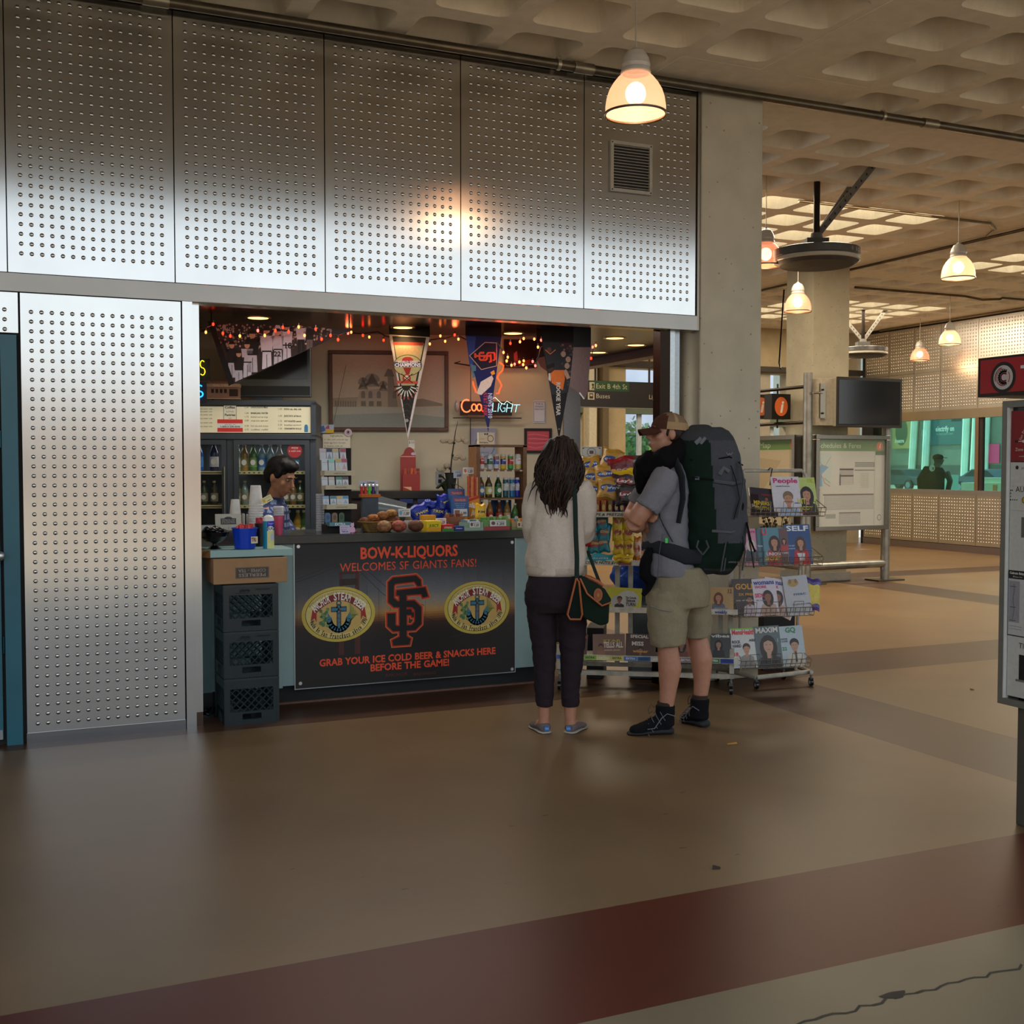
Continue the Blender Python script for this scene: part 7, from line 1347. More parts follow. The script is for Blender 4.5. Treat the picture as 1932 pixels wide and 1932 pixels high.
# ---- man, seen from his left side, facing left
OM=FZ(1255,1384); mn=thing('person','person in mesh-backed cap, grey tee and khaki shorts, arms folded, wearing a backpack','person',(OM.x,OM.y,0),-24)
ym_=.08
X=lambda x:(x-1255)/338; Z=lambda y:1.5-(y-880)/338
SK2='#b8826a'
SKN=SK2
mb=MB(); M=head(mb,(X(1258),ym_,Z(818)),1.02,-78,-4)
mb.tube([(X(1266),ym_,Z(835)),(X(1268),ym_,Z(855)),(X(1262),ym_,Z(885))],[.055,.062,.075],14,SKN)
mb.loft([(X(1262),ym_,Z(1060),.13,.15),(X(1255),ym_,Z(1000),.125,.16),(X(1258),ym_,Z(930),.12,.18),(X(1262),ym_,Z(890),.08,.12)],20,SKN)
mb.tube([(X(1262),ym_-.08,Z(1130)),(X(1258),ym_-.095,Z(1195)),(X(1258),ym_-.10,Z(1222)),(X(1263),ym_-.09,Z(1262)),(X(1260),ym_-.09,Z(1300)),(X(1255),ym_-.09,Z(1350))],[.066,.062,.058,.066,.049,.036],18,SKN)
mb.tube([(X(1310),ym_+.10,Z(1130)),(X(1320),ym_+.10,Z(1195)),(X(1326),ym_+.11,Z(1215)),(X(1334),ym_+.11,Z(1255)),(X(1335),ym_+.11,Z(1300)),(X(1331),ym_+.11,Z(1345))],[.066,.062,.058,.064,.048,.036],18,SKN)
# folded arms
mb.tube([(X(1245),ym_-.17,Z(905)),(X(1222),ym_-.20,Z(940)),(X(1200),ym_-.20,Z(968)),(X(1190),ym_-.19,Z(984))],[.062,.060,.054,.048],16,SKN)
mb.tube([(X(1190),ym_-.19,Z(984)),(X(1198),ym_-.12,Z(990)),(X(1208),ym_-.02,Z(985)),(X(1205),ym_+.10,Z(972))],[.048,.047,.042,.034],16,SKN)
mb.tube([(X(1248),ym_+.18,Z(905)),(X(1215),ym_+.20,Z(950)),(X(1197),ym_+.17,Z(978)),(X(1203),ym_+.06,Z(978)),(X(1212),ym_-.05,Z(972))],[.060,.056,.048,.044,.034],16,SKN)
hand(mb,(X(1213),ym_-.06,Z(972)),(.25,-1,.0),(-1,-.2,.3),.95,.8,True); hand(mb,(X(1205),ym_+.10,Z(972)),(.3,1,.1),(-1,.2,.2),.95,.6)
solid('body',mb,M_SKIN,mn,.008,3)
mb=MB(); eyes(mb,M,'#5a3c28'); mb.build('eyes',M_SKIN,mn)
# short hair at the nape and sideburn
mb=MB(); mb.m=M; mb.ball((0,.030,.005),(.080,.082,.075),18,12,'#2c1d14'); mb.ball((0,.062,-.040),(.058,.035,.045),14,10,'#2c1d14'); mb.ball((.068,-.016,.005),(.008,.010,.022),8,8,'#2c1d14'); mb.ball((-.068,-.016,.005),(.008,.010,.022),8,8,'#2c1d14'); mb.m=None; solid('hair',mb,M_HAIR,mn,.007,2,disp=.003,disp_s=.02)
# cap
cp=MB(M); NB=28; rings=[]
for i in range(8):
    t_=i/7*PI/2*.98; rings.append([( .088*math.cos(t_)*math.cos(2*PI*j/NB), .018+ .108*math.cos(t_)*math.sin(2*PI*j/NB), .022+.098*math.sin(t_)) for j in range(NB)])
vs=[p for g in rings for p in g]; fs=[(i*NB+j,i*NB+(j+1)%NB,(i+1)*NB+(j+1)%NB,(i+1)*NB+j) for i in range(7) for j in range(NB)]
for f in fs:
    cxn=sum(vs[q][1] for q in f)/4; c='#4a2f24' if cxn<-.022 else '#7c6650'
    if f[0]//NB<2 and cxn>=-.022: c='#a08462'
    ang=(f[0]%NB); 
    if ang in (0,14) and cxn>=-.022: c='#a08462'
    cp.add([vs[q] for q in f],[(0,1,2,3)],c,True)
cp.build('cap',M_CLOTH,mn)
cp=MB(M); nx_,ny_=11,7
for s_ in (0,1):
    g=[]
    for b_ in range(ny_):
        f=b_/(ny_-1)
        for a_ in range(nx_):
            q=-1+2*a_/(nx_-1); wd=.078*math.sqrt(max(.02,1-(f*.93)**3)); g.append((q*wd,-.068+.012*abs(q)**2-.098*f*(1-.12*q*q),.036-.030*q*q-.030*f+.006*f*f-.0045*s_))
    fs=[(b_*nx_+a_,b_*nx_+a_+1,(b_+1)*nx_+a_+1,(b_+1)*nx_+a_) for b_ in range(ny_-1) for a_ in range(nx_-1)]
    cp.add(g,[tuple(reversed(f)) if s_==0 else f for f in fs],'#4a2f24',True)
cp.build('cap_brim',M_CLOTH,mn)
MB(M).ball((0,.018,.121),(.008,.008,.004),8,6,'#4a2f24').build('cap_button',M_CLOTH,mn)
# tee shirt
mb=MB(); ts='#77757a'
mb.loft([(X(1270),ym_,Z(1088),.150,.185),(X(1264),ym_,Z(1060),.135,.18),(X(1258),ym_,Z(1020),.125,.175),(X(1257),ym_,Z(975),.125,.18),(X(1257),ym_,Z(930),.130,.19),(X(1259),ym_,Z(900),.120,.175),(X(1262),ym_,Z(880),.090,.13),(X(1265),ym_,Z(866),.062,.075)],30,ts,2.3)
for s in (-1,1): mb.tube([(X(1252),ym_+s*.15,Z(893)),(X(1243),ym_+s*.185,Z(912)),(X(1228),ym_+s*.20,Z(935)),(X(1212),ym_+s*.205,Z(958))],[.070,.078,.076,.074],18,ts)
solid('tee_shirt',mb,M_CLOTH,mn,.009,3,disp=.007,disp_s=.075,disp_z=1.2)
# shorts
mb=MB(); kh='#8a7f66'
mb.loft([(X(1276),ym_,Z(1070),.150,.178),(X(1280),ym_,Z(1090),.168,.19),(X(1282),ym_,Z(1120),.178,.19),(X(1280),ym_,Z(1145),.175,.185)],28,kh,2.3)
mb.tube([(X(1262),ym_-.09,Z(1120)),(X(1257),ym_-.095,Z(1160)),(X(1257),ym_-.10,Z(1190)),(X(1259),ym_-.10,Z(1217))],[(.125,.10),(.118,.105),(.108,.10),(.100,.095)],22,kh)
mb.tube([(X(1302),ym_+.09,Z(1120)),(X(1315),ym_+.10,Z(1160)),(X(1321),ym_+.105,Z(1185)),(X(1322),ym_+.11,Z(1211))],[(.122,.10),(.112,.10),(.098,.095),(.092,.09)],22,kh)
solid('shorts',mb,M_CLOTH,mn,.010,2,disp=.009,disp_s=.075,disp_z=.9)
mb=MB(); mb.tube([(X(1222),ym_-.185,Z(1139)),(X(1240),ym_-.200,Z(1146)),(X(1260),ym_-.205,Z(1149))],.0025,6,'#8a8890'); mb.build('pocket_zip',M_STEEL,mn)
# boots
BK='#141416'
for i,(h_,t_,hx) in enumerate(((( X(1262),ym_-.09,.004),(X(1186),ym_-.11,.004),X(1254)),((X(1338),ym_+.085,.004),(X(1306),ym_+.22,.004),X(1329)))):
    oy=0 if i==0 else 0
    mb=MB(); shoe_shape(mb,h_,t_,.052,.108,BK); d=(Vector(t_)-Vector(h_)).normalized(); an=Vector((hx,h_[1],0))
    mb.tube([an+Vector((0,0,.05)),an+Vector((0,0,.10)),an+Vector((.002,0,.165))],[(.056,.050),(.054,.046),(.056,.048)],16,BK); bo=solid('boot',mb,M_CLOTH,mn,.007,2,disp=.003,disp_s=.03)
    mb=MB(); shoe_shape(mb,Vector(h_)-d*.018-Vector((0,0,.002)),Vector(t_)+d*.012-Vector((0,0,.002)),.052,.042,'#1c1c1d'); mb.build('sole',M_MATTE,bo)
    s=Vector((-d.y,d.x,0)); s=s if s.y<0 else -s; mb=MB()
    for k in range(5):
        c=an+d*(.035+.022*k); zz=.135-.021*k; mb.tube([c-s*.03+Vector((0,0,zz)),c+Vector((0,0,zz+.012)),c+s*.036+Vector((0,0,zz-.004)),c+s*.048-d*.025+Vector((0,0,zz-.05))],.0025,5,'#5c5c60')
    mb.tube([an+s*.052-d*.05+Vector((0,0,.11)),an+s*.054+Vector((0,0,.125)),an+s*.050+d*.03+Vector((0,0,.10)),an+s*.054+d*.07+Vector((0,0,.045)),an+s*.052+d*.11+Vector((0,0,.04))],.003,5,'#6a6a6e'); c=an+d*.06+Vector((0,0,.15)); mb.tube([c,c+d*.02+Vector((0,0,.02)),c+d*.035-Vector((0,0,.01)),c+d*.03-Vector((0,0,.035)),c+d*.01-Vector((0,0,.02))],.0025,5,'#3a3836'); mb.build('laces',M_MATTE,bo)
    MB().tube([an+Vector((0,0,.135)),an+Vector((.002,0,.182))],[(.046,.043),(.046,.043)],16,'#3c302a').build('sock',M_CLOTH,mn)
# dark jacket wound round the neck and hanging in front
mb=MB(); jk='#0e0d0f'
mb.tube([(X(1290),ym_-.02,Z(836)),(X(1272),ym_-.10,Z(853)),(X(1247),ym_-.13,Z(868)),(X(1224),ym_-.09,Z(884)),(X(1215),ym_+.0,Z(890)),(X(1222),ym_+.10,Z(876)),(X(1250),ym_+.13,Z(860)),(X(1280),ym_+.08,Z(842))],[.050,.056,.064,.064,.062,.062,.056,.048],16,jk,closed=False)
mb.tube([(X(1228),ym_-.11,Z(858)),(X(1212),ym_-.08,Z(880)),(X(1207),ym_-.06,Z(905)),(X(1208),ym_-.03,Z(930))],[.05,.055,.04,.02],12,jk)
solid('jacket_collar',mb,M_CLOTH,mn,.010,3,disp=.008,disp_s=.06)
mb=MB(); mb.tube([(X(1222),ym_-.14,Z(1030)),(X(1213),ym_-.15,Z(1060)),(X(1212),ym_-.15,Z(1085)),(X(1222),ym_-.14,Z(1100))],[.02,.034,.036,.02],12,jk); mb.tube([(X(1226),ym_-.13,Z(1085)),(X(1218),ym_-.14,Z(1110)),(X(1208),ym_-.14,Z(1122))],[.03,.022,.014],10,'#26262a'); solid('hanging_jacket',mb,M_CLOTH,mn,.009,2,disp=.006,disp_s=.05)
# ---- backpack
bp=thing('backpack','large dark green and grey hiking backpack with hanging straps on the back of the man','backpack',(OM.x,OM.y,0),-24); GRN='#16261e'; GY='#48484e'
P3=lambda x,y,d=-.14:(X(x),ym_+d,Z(y))
def gcol(p): 
    xx=p.x; z=p.z
    # grey back pocket panel over green sides
    if z>Z(832): return '#3c3e42'
    if z<Z(1072): return '#34363a'
    edge=X(1338)+ (X(1352)-X(1338))*(Z(900)-z)/.5
    if z<Z(1022): return GRN
    return GY if xx>edge else GRN
mb=MB()
sec=[(1332,806,.09,.08),(1332,812,.135,.11),(1330,824,.165,.14),(1332,840,.178,.155),(1336,862,.187,.168),(1342,900,.190,.175),(1348,950,.185,.175),(1352,1000,.180,.175),(1350,1035,.175,.17),(1342,1060,.175,.165),(1340,1075,.150,.145),(1342,1085,.10,.10)]
mb.loft([(X(x),ym_+.02,Z(y),a,b_) for x,y,a,b_ in sec],32,GRN,2.6)
mb.tube([P3(1290,838,.1),P3(1315,828,.1),P3(1345,830,.1)],[.06,.085,.09],14,GRN)
solid('main_sack',mb,M_CLOTH,bp,.010,3,colf=gcol,disp=.010,disp_s=.10,disp_z=1.)
mb=MB(); mb.ball(P3(1386,952,-.065),(.050,.055,.098),16,12,'#111114'); mb.build('mesh_pocket',M_CLOTH,bp)
mb=MB()
for pts,wd,c in (([P3(1368,890,-.15),P3(1358,882,-.155),P3(1350,895,-.155)],.010,'#5c5e60'),([P3(1390,870,-.13),P3(1395,905,-.145),P3(1392,935,-.15),P3(1385,975,-.15)],.007,'#55575a'),([P3(1372,878,-.14),P3(1381,905,-.15),P3(1388,940,-.15),P3(1378,978,-.15)],.004,'#1b1b1e'),([P3(1339,907,-.16),P3(1375,912,-.155),P3(1402,907,-.10)],.008,'#4e5054'),([P3(1336,1000,-.165),P3(1372,1003,-.155),P3(1400,998,-.10)],.006,'#54565a'),([P3(1300,900,-.165),P3(1340,905,-.16)],.003,'#101416'),([P3(1296,868,-.13),P3(1335,868,-.15),P3(1370,862,-.135),P3(1398,878,-.09)],.003,'#0e0e10')):
    mb.tube(pts,[(wd*.5,wd*1.4)]*len(pts),8,c)
mb.tube([P3(1307,838,-.13),P3(1318,828,-.125)],[(.003,.016)]*2,8,'#6a6c70'); mb.tube([P3(1316,838,-.13),P3(1325,826,-.125)],[(.003,.010)]*2,8,'#6a6c70'); mb.box(X(1304),X(1312),ym_-.165,ym_-.150,Z(905),Z(899),'#5a5c60'); mb.build('compression_straps',M_CLOTH,bp)
mb=MB(); 
for x in (1311,1325): MB().tube([P3(x,1018,-.165),P3(x+2*(1 if x>1315 else -1)*2,1030,-.18),P3(1318,1044,-.18)],[(.004,.008)]*3,8,'#4a4e4c').build('loop_strap',M_CLOTH,bp)
mb.tube([P3(1362,1022,-.165),P3(1356,1050,-.18),P3(1352,1075,-.18),P3(1358,1073,-.18),P3(1361,1050,-.178)],[(.004,.010),(.004,.010),(.005,.012),(.005,.012),(.004,.008)],8,'#55575a')
mb.build('buckle_strap',M_CLOTH,bp); mb=MB(); mb.tube([P3(1398,1010,-.11),P3(1402,1040,-.11),P3(1397,1075,-.11)],[(.004,.010)]*3,8,'#4a4c50'); mb.tube([P3(1405,985,-.10),P3(1412,1020,-.12),P3(1420,1040,-.12)],[(.005,.012)]*3,8,'#131316'); mb.tube([P3(1406,1000,-.11),P3(1414,1045,-.12),P3(1418,1070,-.12)],[(.004,.008)]*3,8,'#34363a'); mb.build('hanging_straps',M_CLOTH,bp)
mb=MB(); mb.tube([P3(1268,868,-.14),P3(1278,900,-.19),P3(1280,940,-.195),P3(1272,985,-.195)],[(.006,.028),(.007,.028),(.006,.025),(.005,.020)],10,'#2a2b2f'); mb.tube([P3(1235,950,-.19),P3(1238,975,-.195),P3(1245,990,-.19),P3(1262,1020,-.19)],[(.003,.009)]*4,8,'#35373b'); mb.build('shoulder_strap',M_CLOTH,bp)
mb=MB(); mb.tube([P3(1216,1030,.02),P3(1220,1030,-.09),P3(1236,1030,-.160),P3(1262,1038,-.185),P3(1290,1048,-.17),P3(1318,1050,-.14)],[(.008,.022),(.010,.030),(.011,.036),(.012,.042),(.011,.045),(.01,.04)],12,'#2c2d32'); mb.build('hip_belt',M_CLOTH,bp)
MB().box(X(1248),X(1253),ym_-.192,ym_-.183,Z(1022),Z(1013),'#38c850').build('green_tag',M_PRINT,bp)
mb=MB(); mb.tube([P3(1243,1005,-.19),P3(1237,1040,-.195),P3(1235,1075,-.195),P3(1234,1105,-.19)],[(.002,.006)]*4,6,'#5a5c60'); mb.build('dangling_strap',M_CLOTH,bp)
mb=MB(); c=P3(1369,856,-.145); 
for s in (-1,1): mb.line([(c[0]+s*.018,c[2]+.006),(c[0]+s*.006,c[2]-.008),(c[0],c[2]+.002)],.002,c[1],'#8a8a90')
mb.text('ATMOS 65',X(1378),Z(1060),.009,ym_-.155,'#7a7c80'); mb.build('logo_print',M_PRINT,bp)
# ---- vendor behind the counter, bending forward
OV=Vector((FY(528,900,7.95).x,7.95,0)); vd=thing('person','person with short black hair and blue checked shirt bending down behind the counter','person',OV,-24)
tv=(OV-CAM).dot(FW); tv=(Vector((OV.x,OV.y,1.5))-CAM).dot(FW); kk=FP/tv; x0v=(Vector((OV.x,OV.y,1.5))-CAM).dot(RT)/tv*FP+966
X=lambda x:(x-x0v)/kk; Z=lambda y:1.5-(y-880)/kk
SKN='#a87658'
mb=MB(); M=head(mb,(X(530),0,Z(900)),1.08,66,24,SKN)
mb.tube([(X(522),.02,Z(925)),(X(512),.05,Z(945)),(X(505),.06,Z(965))],[.055,.058,.07],14,SKN)
mb.loft([(X(500),.08,.78,.13,.18),(X(498),.08,1.0,.13,.19),(X(500),.08,Z(965),.12,.18)],18,SKN)
for s in (-1,1): mb.tube([(X(505),.08+s*.19,Z(962)),(X(520),.06+s*.22,Z(990)),(X(545),.05+s*.16,Z(1020)),(X(560),.03+s*.10,Z(1022))],[.05,.045,.038,.03],12,SKN); hand(mb,(X(561),.03+s*.10,Z(1023)),(1,0,-.3),(0,0,1),1.,.6,s<0)
for s in (-1,1): mb.tube([(X(500),.08+s*.09,.85),(X(500),.09+s*.09,.45),(X(498),.10+s*.09,.06)],[.08,.055,.04],12,SKN)
solid('body',mb,M_SKIN,vd,.009,3)
mb=MB(); eyes(mb,M,'#140d0a'); mb.build('eyes',M_SKIN,vd)
mb=MB(M); mb.ball((0,.026,.045),(.085,.098,.090),20,14,'#0b0808'); mb.ball((0,.055,-.005),(.078,.068,.070),16,12,'#0b0808'); mb.ball((.01,-.048,.095),(.058,.040,.030),14,10,'#0b0808'); mb.ball((0,0,.092),(.07,.088,.052),14,10,'#0b0808'); mb.ball((-.072,-.012,.028),(.012,.026,.032),8,8,'#0b0808'); mb.ball((.072,-.012,.028),(.012,.026,.032),8,8,'#0b0808'); mb.m=None; solid('hair',mb,M_HAIR,vd,.008,2,disp=.004,disp_s=.03)
mb=MB(); sh=lambda p: '#3a4466' if (int(p.x*55)%3==0 or int((p.z+5)*55)%3==0 or int((p.y+5)*55)%3==0) else '#7a88ac'
mb.loft([(X(500),.08,.80,.15,.20),(X(498),.08,1.05,.155,.215),(X(499),.07,Z(975),.15,.215),(X(504),.06,Z(958),.125,.18),(X(510),.05,Z(946),.085,.10),(X(514),.045,Z(938),.066,.07)],26,'#6a789c',2.3)
for s in (-1,1): mb.tube([(X(502),.08+s*.17,Z(965)),(X(515),.06+s*.22,Z(988)),(X(538),.05+s*.18,Z(1016))],[.07,.066,.055],14,'#6a789c')
solid('shirt',mb,M_CLOTH,vd,.010,3,colf=sh,disp=.005,disp_s=.07)
mb=MB(); mb.loft([(X(500),.08,.80,.145,.19),(X(500),.08,.92,.14,.185)],20,'#22242c')
for s in (-1,1): mb.tube([(X(500),.08+s*.09,.88),(X(500),.09+s*.09,.45),(X(498),.10+s*.09,.05)],[.10,.075,.06],14,'#22242c')
solid('trousers',mb,M_CLOTH,vd,.012,2)
for s in (-1,1): mb=MB(); shoe_shape(mb,(X(498)-.05,.10+s*.09,.002),(X(498)+.20,.06+s*.09,.002),.045,.08,'#1a1a1c'); mb.build('shoe',M_GLOSS,vd)
# ---------------------------------------------------------------- ticket machine at the right edge
KF=Frame((3.83,3.54,0),-90); km=thing('ticket_machine','grey-framed ticket machine with white front and red header sign, cut by the right edge','ticket machine',KF.w(0),KF.deg)
def kp(x,y,off=0): return KF.px(x,y,off)
u0,zt=kp(1893,757); _,zb=kp(1893,1328); hu0,hz1=kp(1856,677); _,hz0=kp(1858,750); pu0=kp(1909,1557)[0]
mb=MB(); mb.box(pu0,pu0+.95,.02,.40,0,zb+.05,'#4a443a'); mb.build('pedestal',M_MATTE,km,bevel=.006)
mb=MB(); fw_=.028; UE=1.05
mb.border(u0,UE,zb,zt,fw_,-.005,.42,'#6b665b'); mb.box(u0+fw_,UE-fw_,.02,.40,zb+fw_,zt-fw_,'#14120f'); mb.box(u0+fw_,u0+fw_+.006,-.007,.02,zb+fw_,zt-fw_,'#c8c4bc'); mb.build('frame',M_GLOSS,km)
fc=MB(); a=kp(1903,1000)[0]; z0=zb+fw_+.012; z1=zt-fw_-.015; fc.box(a,UE-.04,.006,.02,z0,z1,'#b9b5ac'); y=.0055
zq=lambda yy: kp(1910,yy)[1]; uq=lambda x: kp(x,900)[0]
fc.rect(a,UE-.04,zq(871),z1,y-.0004,'#7c1618'); fc.rect(a,UE-.04,zq(872),zq(870),y-.0006,'#2a1010')
for k in range(8): fc.ell(uq(1915)+.035*k,zq(833),.007 if k else .010,.006,y-.0008,'#c8b8b0' if k else '#1c0c0c',12)
fc.line([(uq(1915),zq(833)),(uq(1915)+.25,zq(833))],.003,y-.0006,'#c8b8b0'); fc.text('San Francisco',uq(1915)+.045,zq(812),.012,y-.001,'#c8b8b0',rot=1.1); fc.text('22nd Street',uq(1915)+.085,zq(815),.012,y-.001,'#c8b8b0',rot=1.1); fc.text('Bayshore',uq(1915)+.13,zq(817),.012,y-.001,'#c8b8b0',rot=1.1)
fc.text('Zone 1',uq(1913),zq(851),.013,y-.001,'#c8b8b0',al='l'); fc.text('accessible stations',uq(1920),zq(862),.005,y-.001,'#c8b8b0',al='l')
fc.ell(uq(1917),zq(882),.008,.008,y-.0006,'#16140f',14); fc.text('your location',uq(1925),zq(885),.011,y-.0006,'#2a2822',al='l')
for yy in (917,963): fc.rect(a,UE-.04,zq(yy)-.0006,zq(yy)+.0006,y-.0006,'#8f8b82')
fc.text('AUDIO',uq(1915),zq(928),.022,y-.0006,'#24221e',al='l')
for k in range(4): fc.ell(uq(1905)+.002,zq(925+6*k),.003,.003,y-.0006,'#24221e',8); fc.ell(uq(1905)+.002+.011*k,zq(943),.003,.003,y-.0006,'#24221e',8)
fc.ell(uq(1905)+.010,zq(925),.003,.003,y-.0006,'#24221e',8); fc.ell(uq(1932)+.002,zq(943),.016,.014,y-.0006,'#24221e',16); fc.ell(uq(1932)+.002,zq(943),.013,.0115,y-.0010,'#b8921c',16)
fc.rect(uq(1927),uq(1927)+.20,zq(1013),zq(975),y-.0006,'#5a5852'); 
for k in range(3): fc.text('1 2 3',uq(1934)+.03,zq(985+11*k),.010,y-.001,'#9a968e')
fc.poly([(uq(1904),zq(1200)),(uq(1904)+.22,zq(1200)),(uq(1904)+.22,zq(1076)),(uq(1904),zq(1076))],y-.0006,'#1c1a18'); fc.rect(uq(1905),uq(1904)+.217,zq(1198),zq(1092),y-.0009,'#b2aeaa'); fc.rect(uq(1906),uq(1904)+.06,zq(1174),zq(1096),y-.0011,'#8a8688')
fc.text('Caltrain Baby Bullet',uq(1907),zq(1083),.009,y-.0012,'#d0ccc4',al='l',bold=1); fc.text('Effective Oct.',uq(1913),zq(1089),.006,y-.0012,'#d0ccc4',al='l')
fc.line([(uq(1915)+.003*math.sin(k),zq(1102+6*k)) for k in range(12)],.0018,y-.0014,'#3a3836'); 
for yy in (1106,1145,1170): fc.rect(uq(1908),uq(1908)+.03,zq(yy+1),zq(yy),y-.0014,'#2c2a28')
for yy in (1182,1187): fc.text('For more information visit',uq(1907),zq(yy),.004,y-.0014,'#5a5856',al='l')
fc.text('TICKETS',uq(1926),zq(1221),.022,y-.0006,'#24221e',al='l'); fc.rect(uq(1927),uq(1927)+.22,zq(1280),zq(1233),y-.0006,'#141210'); fc.rect(uq(1921),uq(1927)+.24,zq(1284),zq(1280),y-.0008,'#6a665e'); fc.build('front_panel',M_PRINT,km)
hd=MB(); hd.box(hu0,UE+.1,-.03,.44,hz0,hz1,'#1c1512'); hd.rect(hu0+.012,UE+.08,hz0+.014,hz1-.010,-.0306,'#a0242a'); hm=(hz0+hz1)/2; uc=kp(1893,712,.03)[0]; ry_=(kp(1893,683,.03)[1]-kp(1893,742,.03)[1])/2; hm=kp(1893,712,.03)[1]
for r,c,dy in ((1.,'#1c1512',.0010),(.78,'#bcb4ae',.0014),(.56,'#a0242a',.0018),(.50,'#bcb4ae',.0022)): hd.ell(uc,hm,ry_*r,ry_*r,-.03-dy,c,28)
hd.line(arcp(uc+.006,hm,ry_*.42,ry_*.42,50,310,14),ry_*.20,-.0328,'#bcb4ae'); hd.line(arcp(uc+.006,hm,ry_*.26,ry_*.26,50,310,12),ry_*.10,-.0330,'#a0242a'); hd.line(arcp(uc,hm,ry_*.62,ry_*.62,100,200,8),ry_*.06,-.0331,'#a0242a')
hd.text('Tickets',kp(1930,700,.03)[0]-.01,hm-.02,.06,-.0312,'#c8c0b8',al='l',bold=1); hd.build('header_sign',M_PRINT,km)
# ---------------------------------------------------------------- information stand round the far pillar
IS=thing('information_stand','steel post stand with a Schedules and Fares case around the far pillar','information stand',(9.28,11.66,0)); IG='#8f8a80'
def ip(x,y,Y=11.66): p=FY(x,y,Y); return p.x-9.28,p.z
mb=MB(); mb.cyl((0,0,0),(0,0,ip(1521,703)[1]),.058,n=20,col=IG); mb.build('post',M_PIPE,IS); p2=ip(1674,880)[0]
MB().cyl((p2,.02,0),(p2,.02,ip(1674,716)[1]),.058,n=20,col=IG).build('post',M_PIPE,IS)
MB().cyl((0,2.0,0),(0,2.0,2.6),.058,n=20,col=IG).build('post',M_PIPE,IS)
mb=MB(); zz=ip(1600,1066)[1]; mb.cyl((0,0,zz),(p2,.02,zz),.052,n=16,col=IG); mb.cyl((0,0,zz),(0,2.0,zz),.052,n=16,col=IG); mb.cyl((p2-.04,.02,zz-.08),(p2-.04,.02,zz+.10),.03,n=12,col=IG); mb.build('rail',M_PIPE,IS)
for (x,yy) in ((0,0),(p2,.02)): MB().box(x-.22,x+.22,yy-.13,yy+.13,0,.02,'#6f6656').build('base_plate',M_STEEL,IS)
def case(x0,x1,y0,y1,depthY,par,rot=False):
    pass
x0,z1=ip(1535,820); x1,z0=ip(1671,1000); z0=ip(1600,1000)[1]; mb=MB(); f=.055; c='#8a8378'
mb.border(x0,x1,z0,z1,f,-.06,.08,c); cs=mb.build('schedule_case',M_STEEL,IS,bevel=.004)
mb=MB(); a0,a1,b0,b1=x0+f,x1-f,z0+f,z1-f; mb.box(a0,a1,-.02,.0,b0,b1,'#b4b2a8'); y=-.0206; W_=a1-a0; H_=b1-b0
PX=lambda u:a0+W_*u; PZ=lambda v:b0+H_*v
mb.rect(a0,a1,PZ(.865),b1,y,'#4f7434'); mb.text('Schedules & Fares',PX(.32),PZ(.90),.062,y-.0006,'#b8c4a8',w=W_*.64); mb.ell(PX(.925),PZ(.925),.055,.055,y-.0006,'#c8602c'); mb.text('i',PX(.925),PZ(.90),.06,y-.001,'#d8d0c4',bold=1,shear=.2); mb.rect(PX(.86),a1,PZ(.82),PZ(.865),y,'#2c4a1c')
mb.rect(PX(0),PX(.20),PZ(.46),PZ(.84),y-.0004,'#a8b0a8'); mb.poly([(PX(0),PZ(.46)),(PX(.07),PZ(.46)),(PX(.06),PZ(.6)),(PX(.16),PZ(.68)),(PX(.05),PZ(.71)),(PX(0),PZ(.66))],y-.0006,'#5c8cb0'); mb.line([(PX(.02),PZ(.62)),(PX(.08),PZ(.55)),(PX(.10),PZ(.5)),(PX(.18),PZ(.46))],.01,y-.0009,'#b05a4a'); mb.line([(PX(.1),PZ(.55)),(PX(.18),PZ(.5))],.012,y-.0009,'#6a9a50'); mb.line([(PX(0),PZ(.76)),(PX(.1),PZ(.68)),(PX(.19),PZ(.8))],.005,y-.0009,'#7a7468')
for (ua,ub,va,vb,cc) in ((.32,.53,.48,.66,'#98908c'),(.32,.53,.645,.665,'#8a3030'),(.32,.53,.57,.588,'#8a3030'),(.32,.34,.47,.60,'#3c3a42'),(.55,.85,.68,.72,'#86847e'),(.55,.85,.725,.735,'#4a4a48'),(.55,.85,.64,.65,'#4a4a48'),(.10,.84,.19,.36,'#96948c'),(.08,.84,.355,.37,'#6a2c2a'),(.32,.64,.02,.15,'#96948c'),(.32,.64,.148,.158,'#5c2c2a'),(.12,.27,.09,.14,'#86847c'),(.84,.86,.0,.86,'#a8a69c')): mb.rect(PX(ua),PX(ub),PZ(va),PZ(vb),y-.0007,cc)
for k in range(14): mb.rect(PX(.34),PX(.52),PZ(.485+.011*k),PZ(.489+.011*k),y-.0010,'#c4c0b8') if k<8 else None; mb.rect(PX(.11),PX(.83),PZ(.20+.011*k),PZ(.203+.011*k),y-.0010,'#b8b6ae')
for k in range(9): mb.rect(PX(.33),PX(.63),PZ(.03+.012*k),PZ(.033+.012*k),y-.001,'#b8b6ae'); mb.text('timetable weekday',PX(.70),PZ(.60-.02*k),.012,y-.001,'#8a887e')
mb.ell(PX(.93),PZ(.09),.035,.04,y-.0007,'#5a5a54',16); mb.ell(PX(.93),PZ(.09),.028,.032,y-.001,'#b0aea4',16); mb.ell(PX(.0)+.02,PZ(.42),.016,.016,y-.001,'#b03030',12)
mb.build('poster',M_PRINT,cs)
MB().box(a0,a1,-.045,-.042,b0,b1).build('glass',mat('case_glass','#e8efec',rough=.04,alpha=.08,spec=.7),cs)
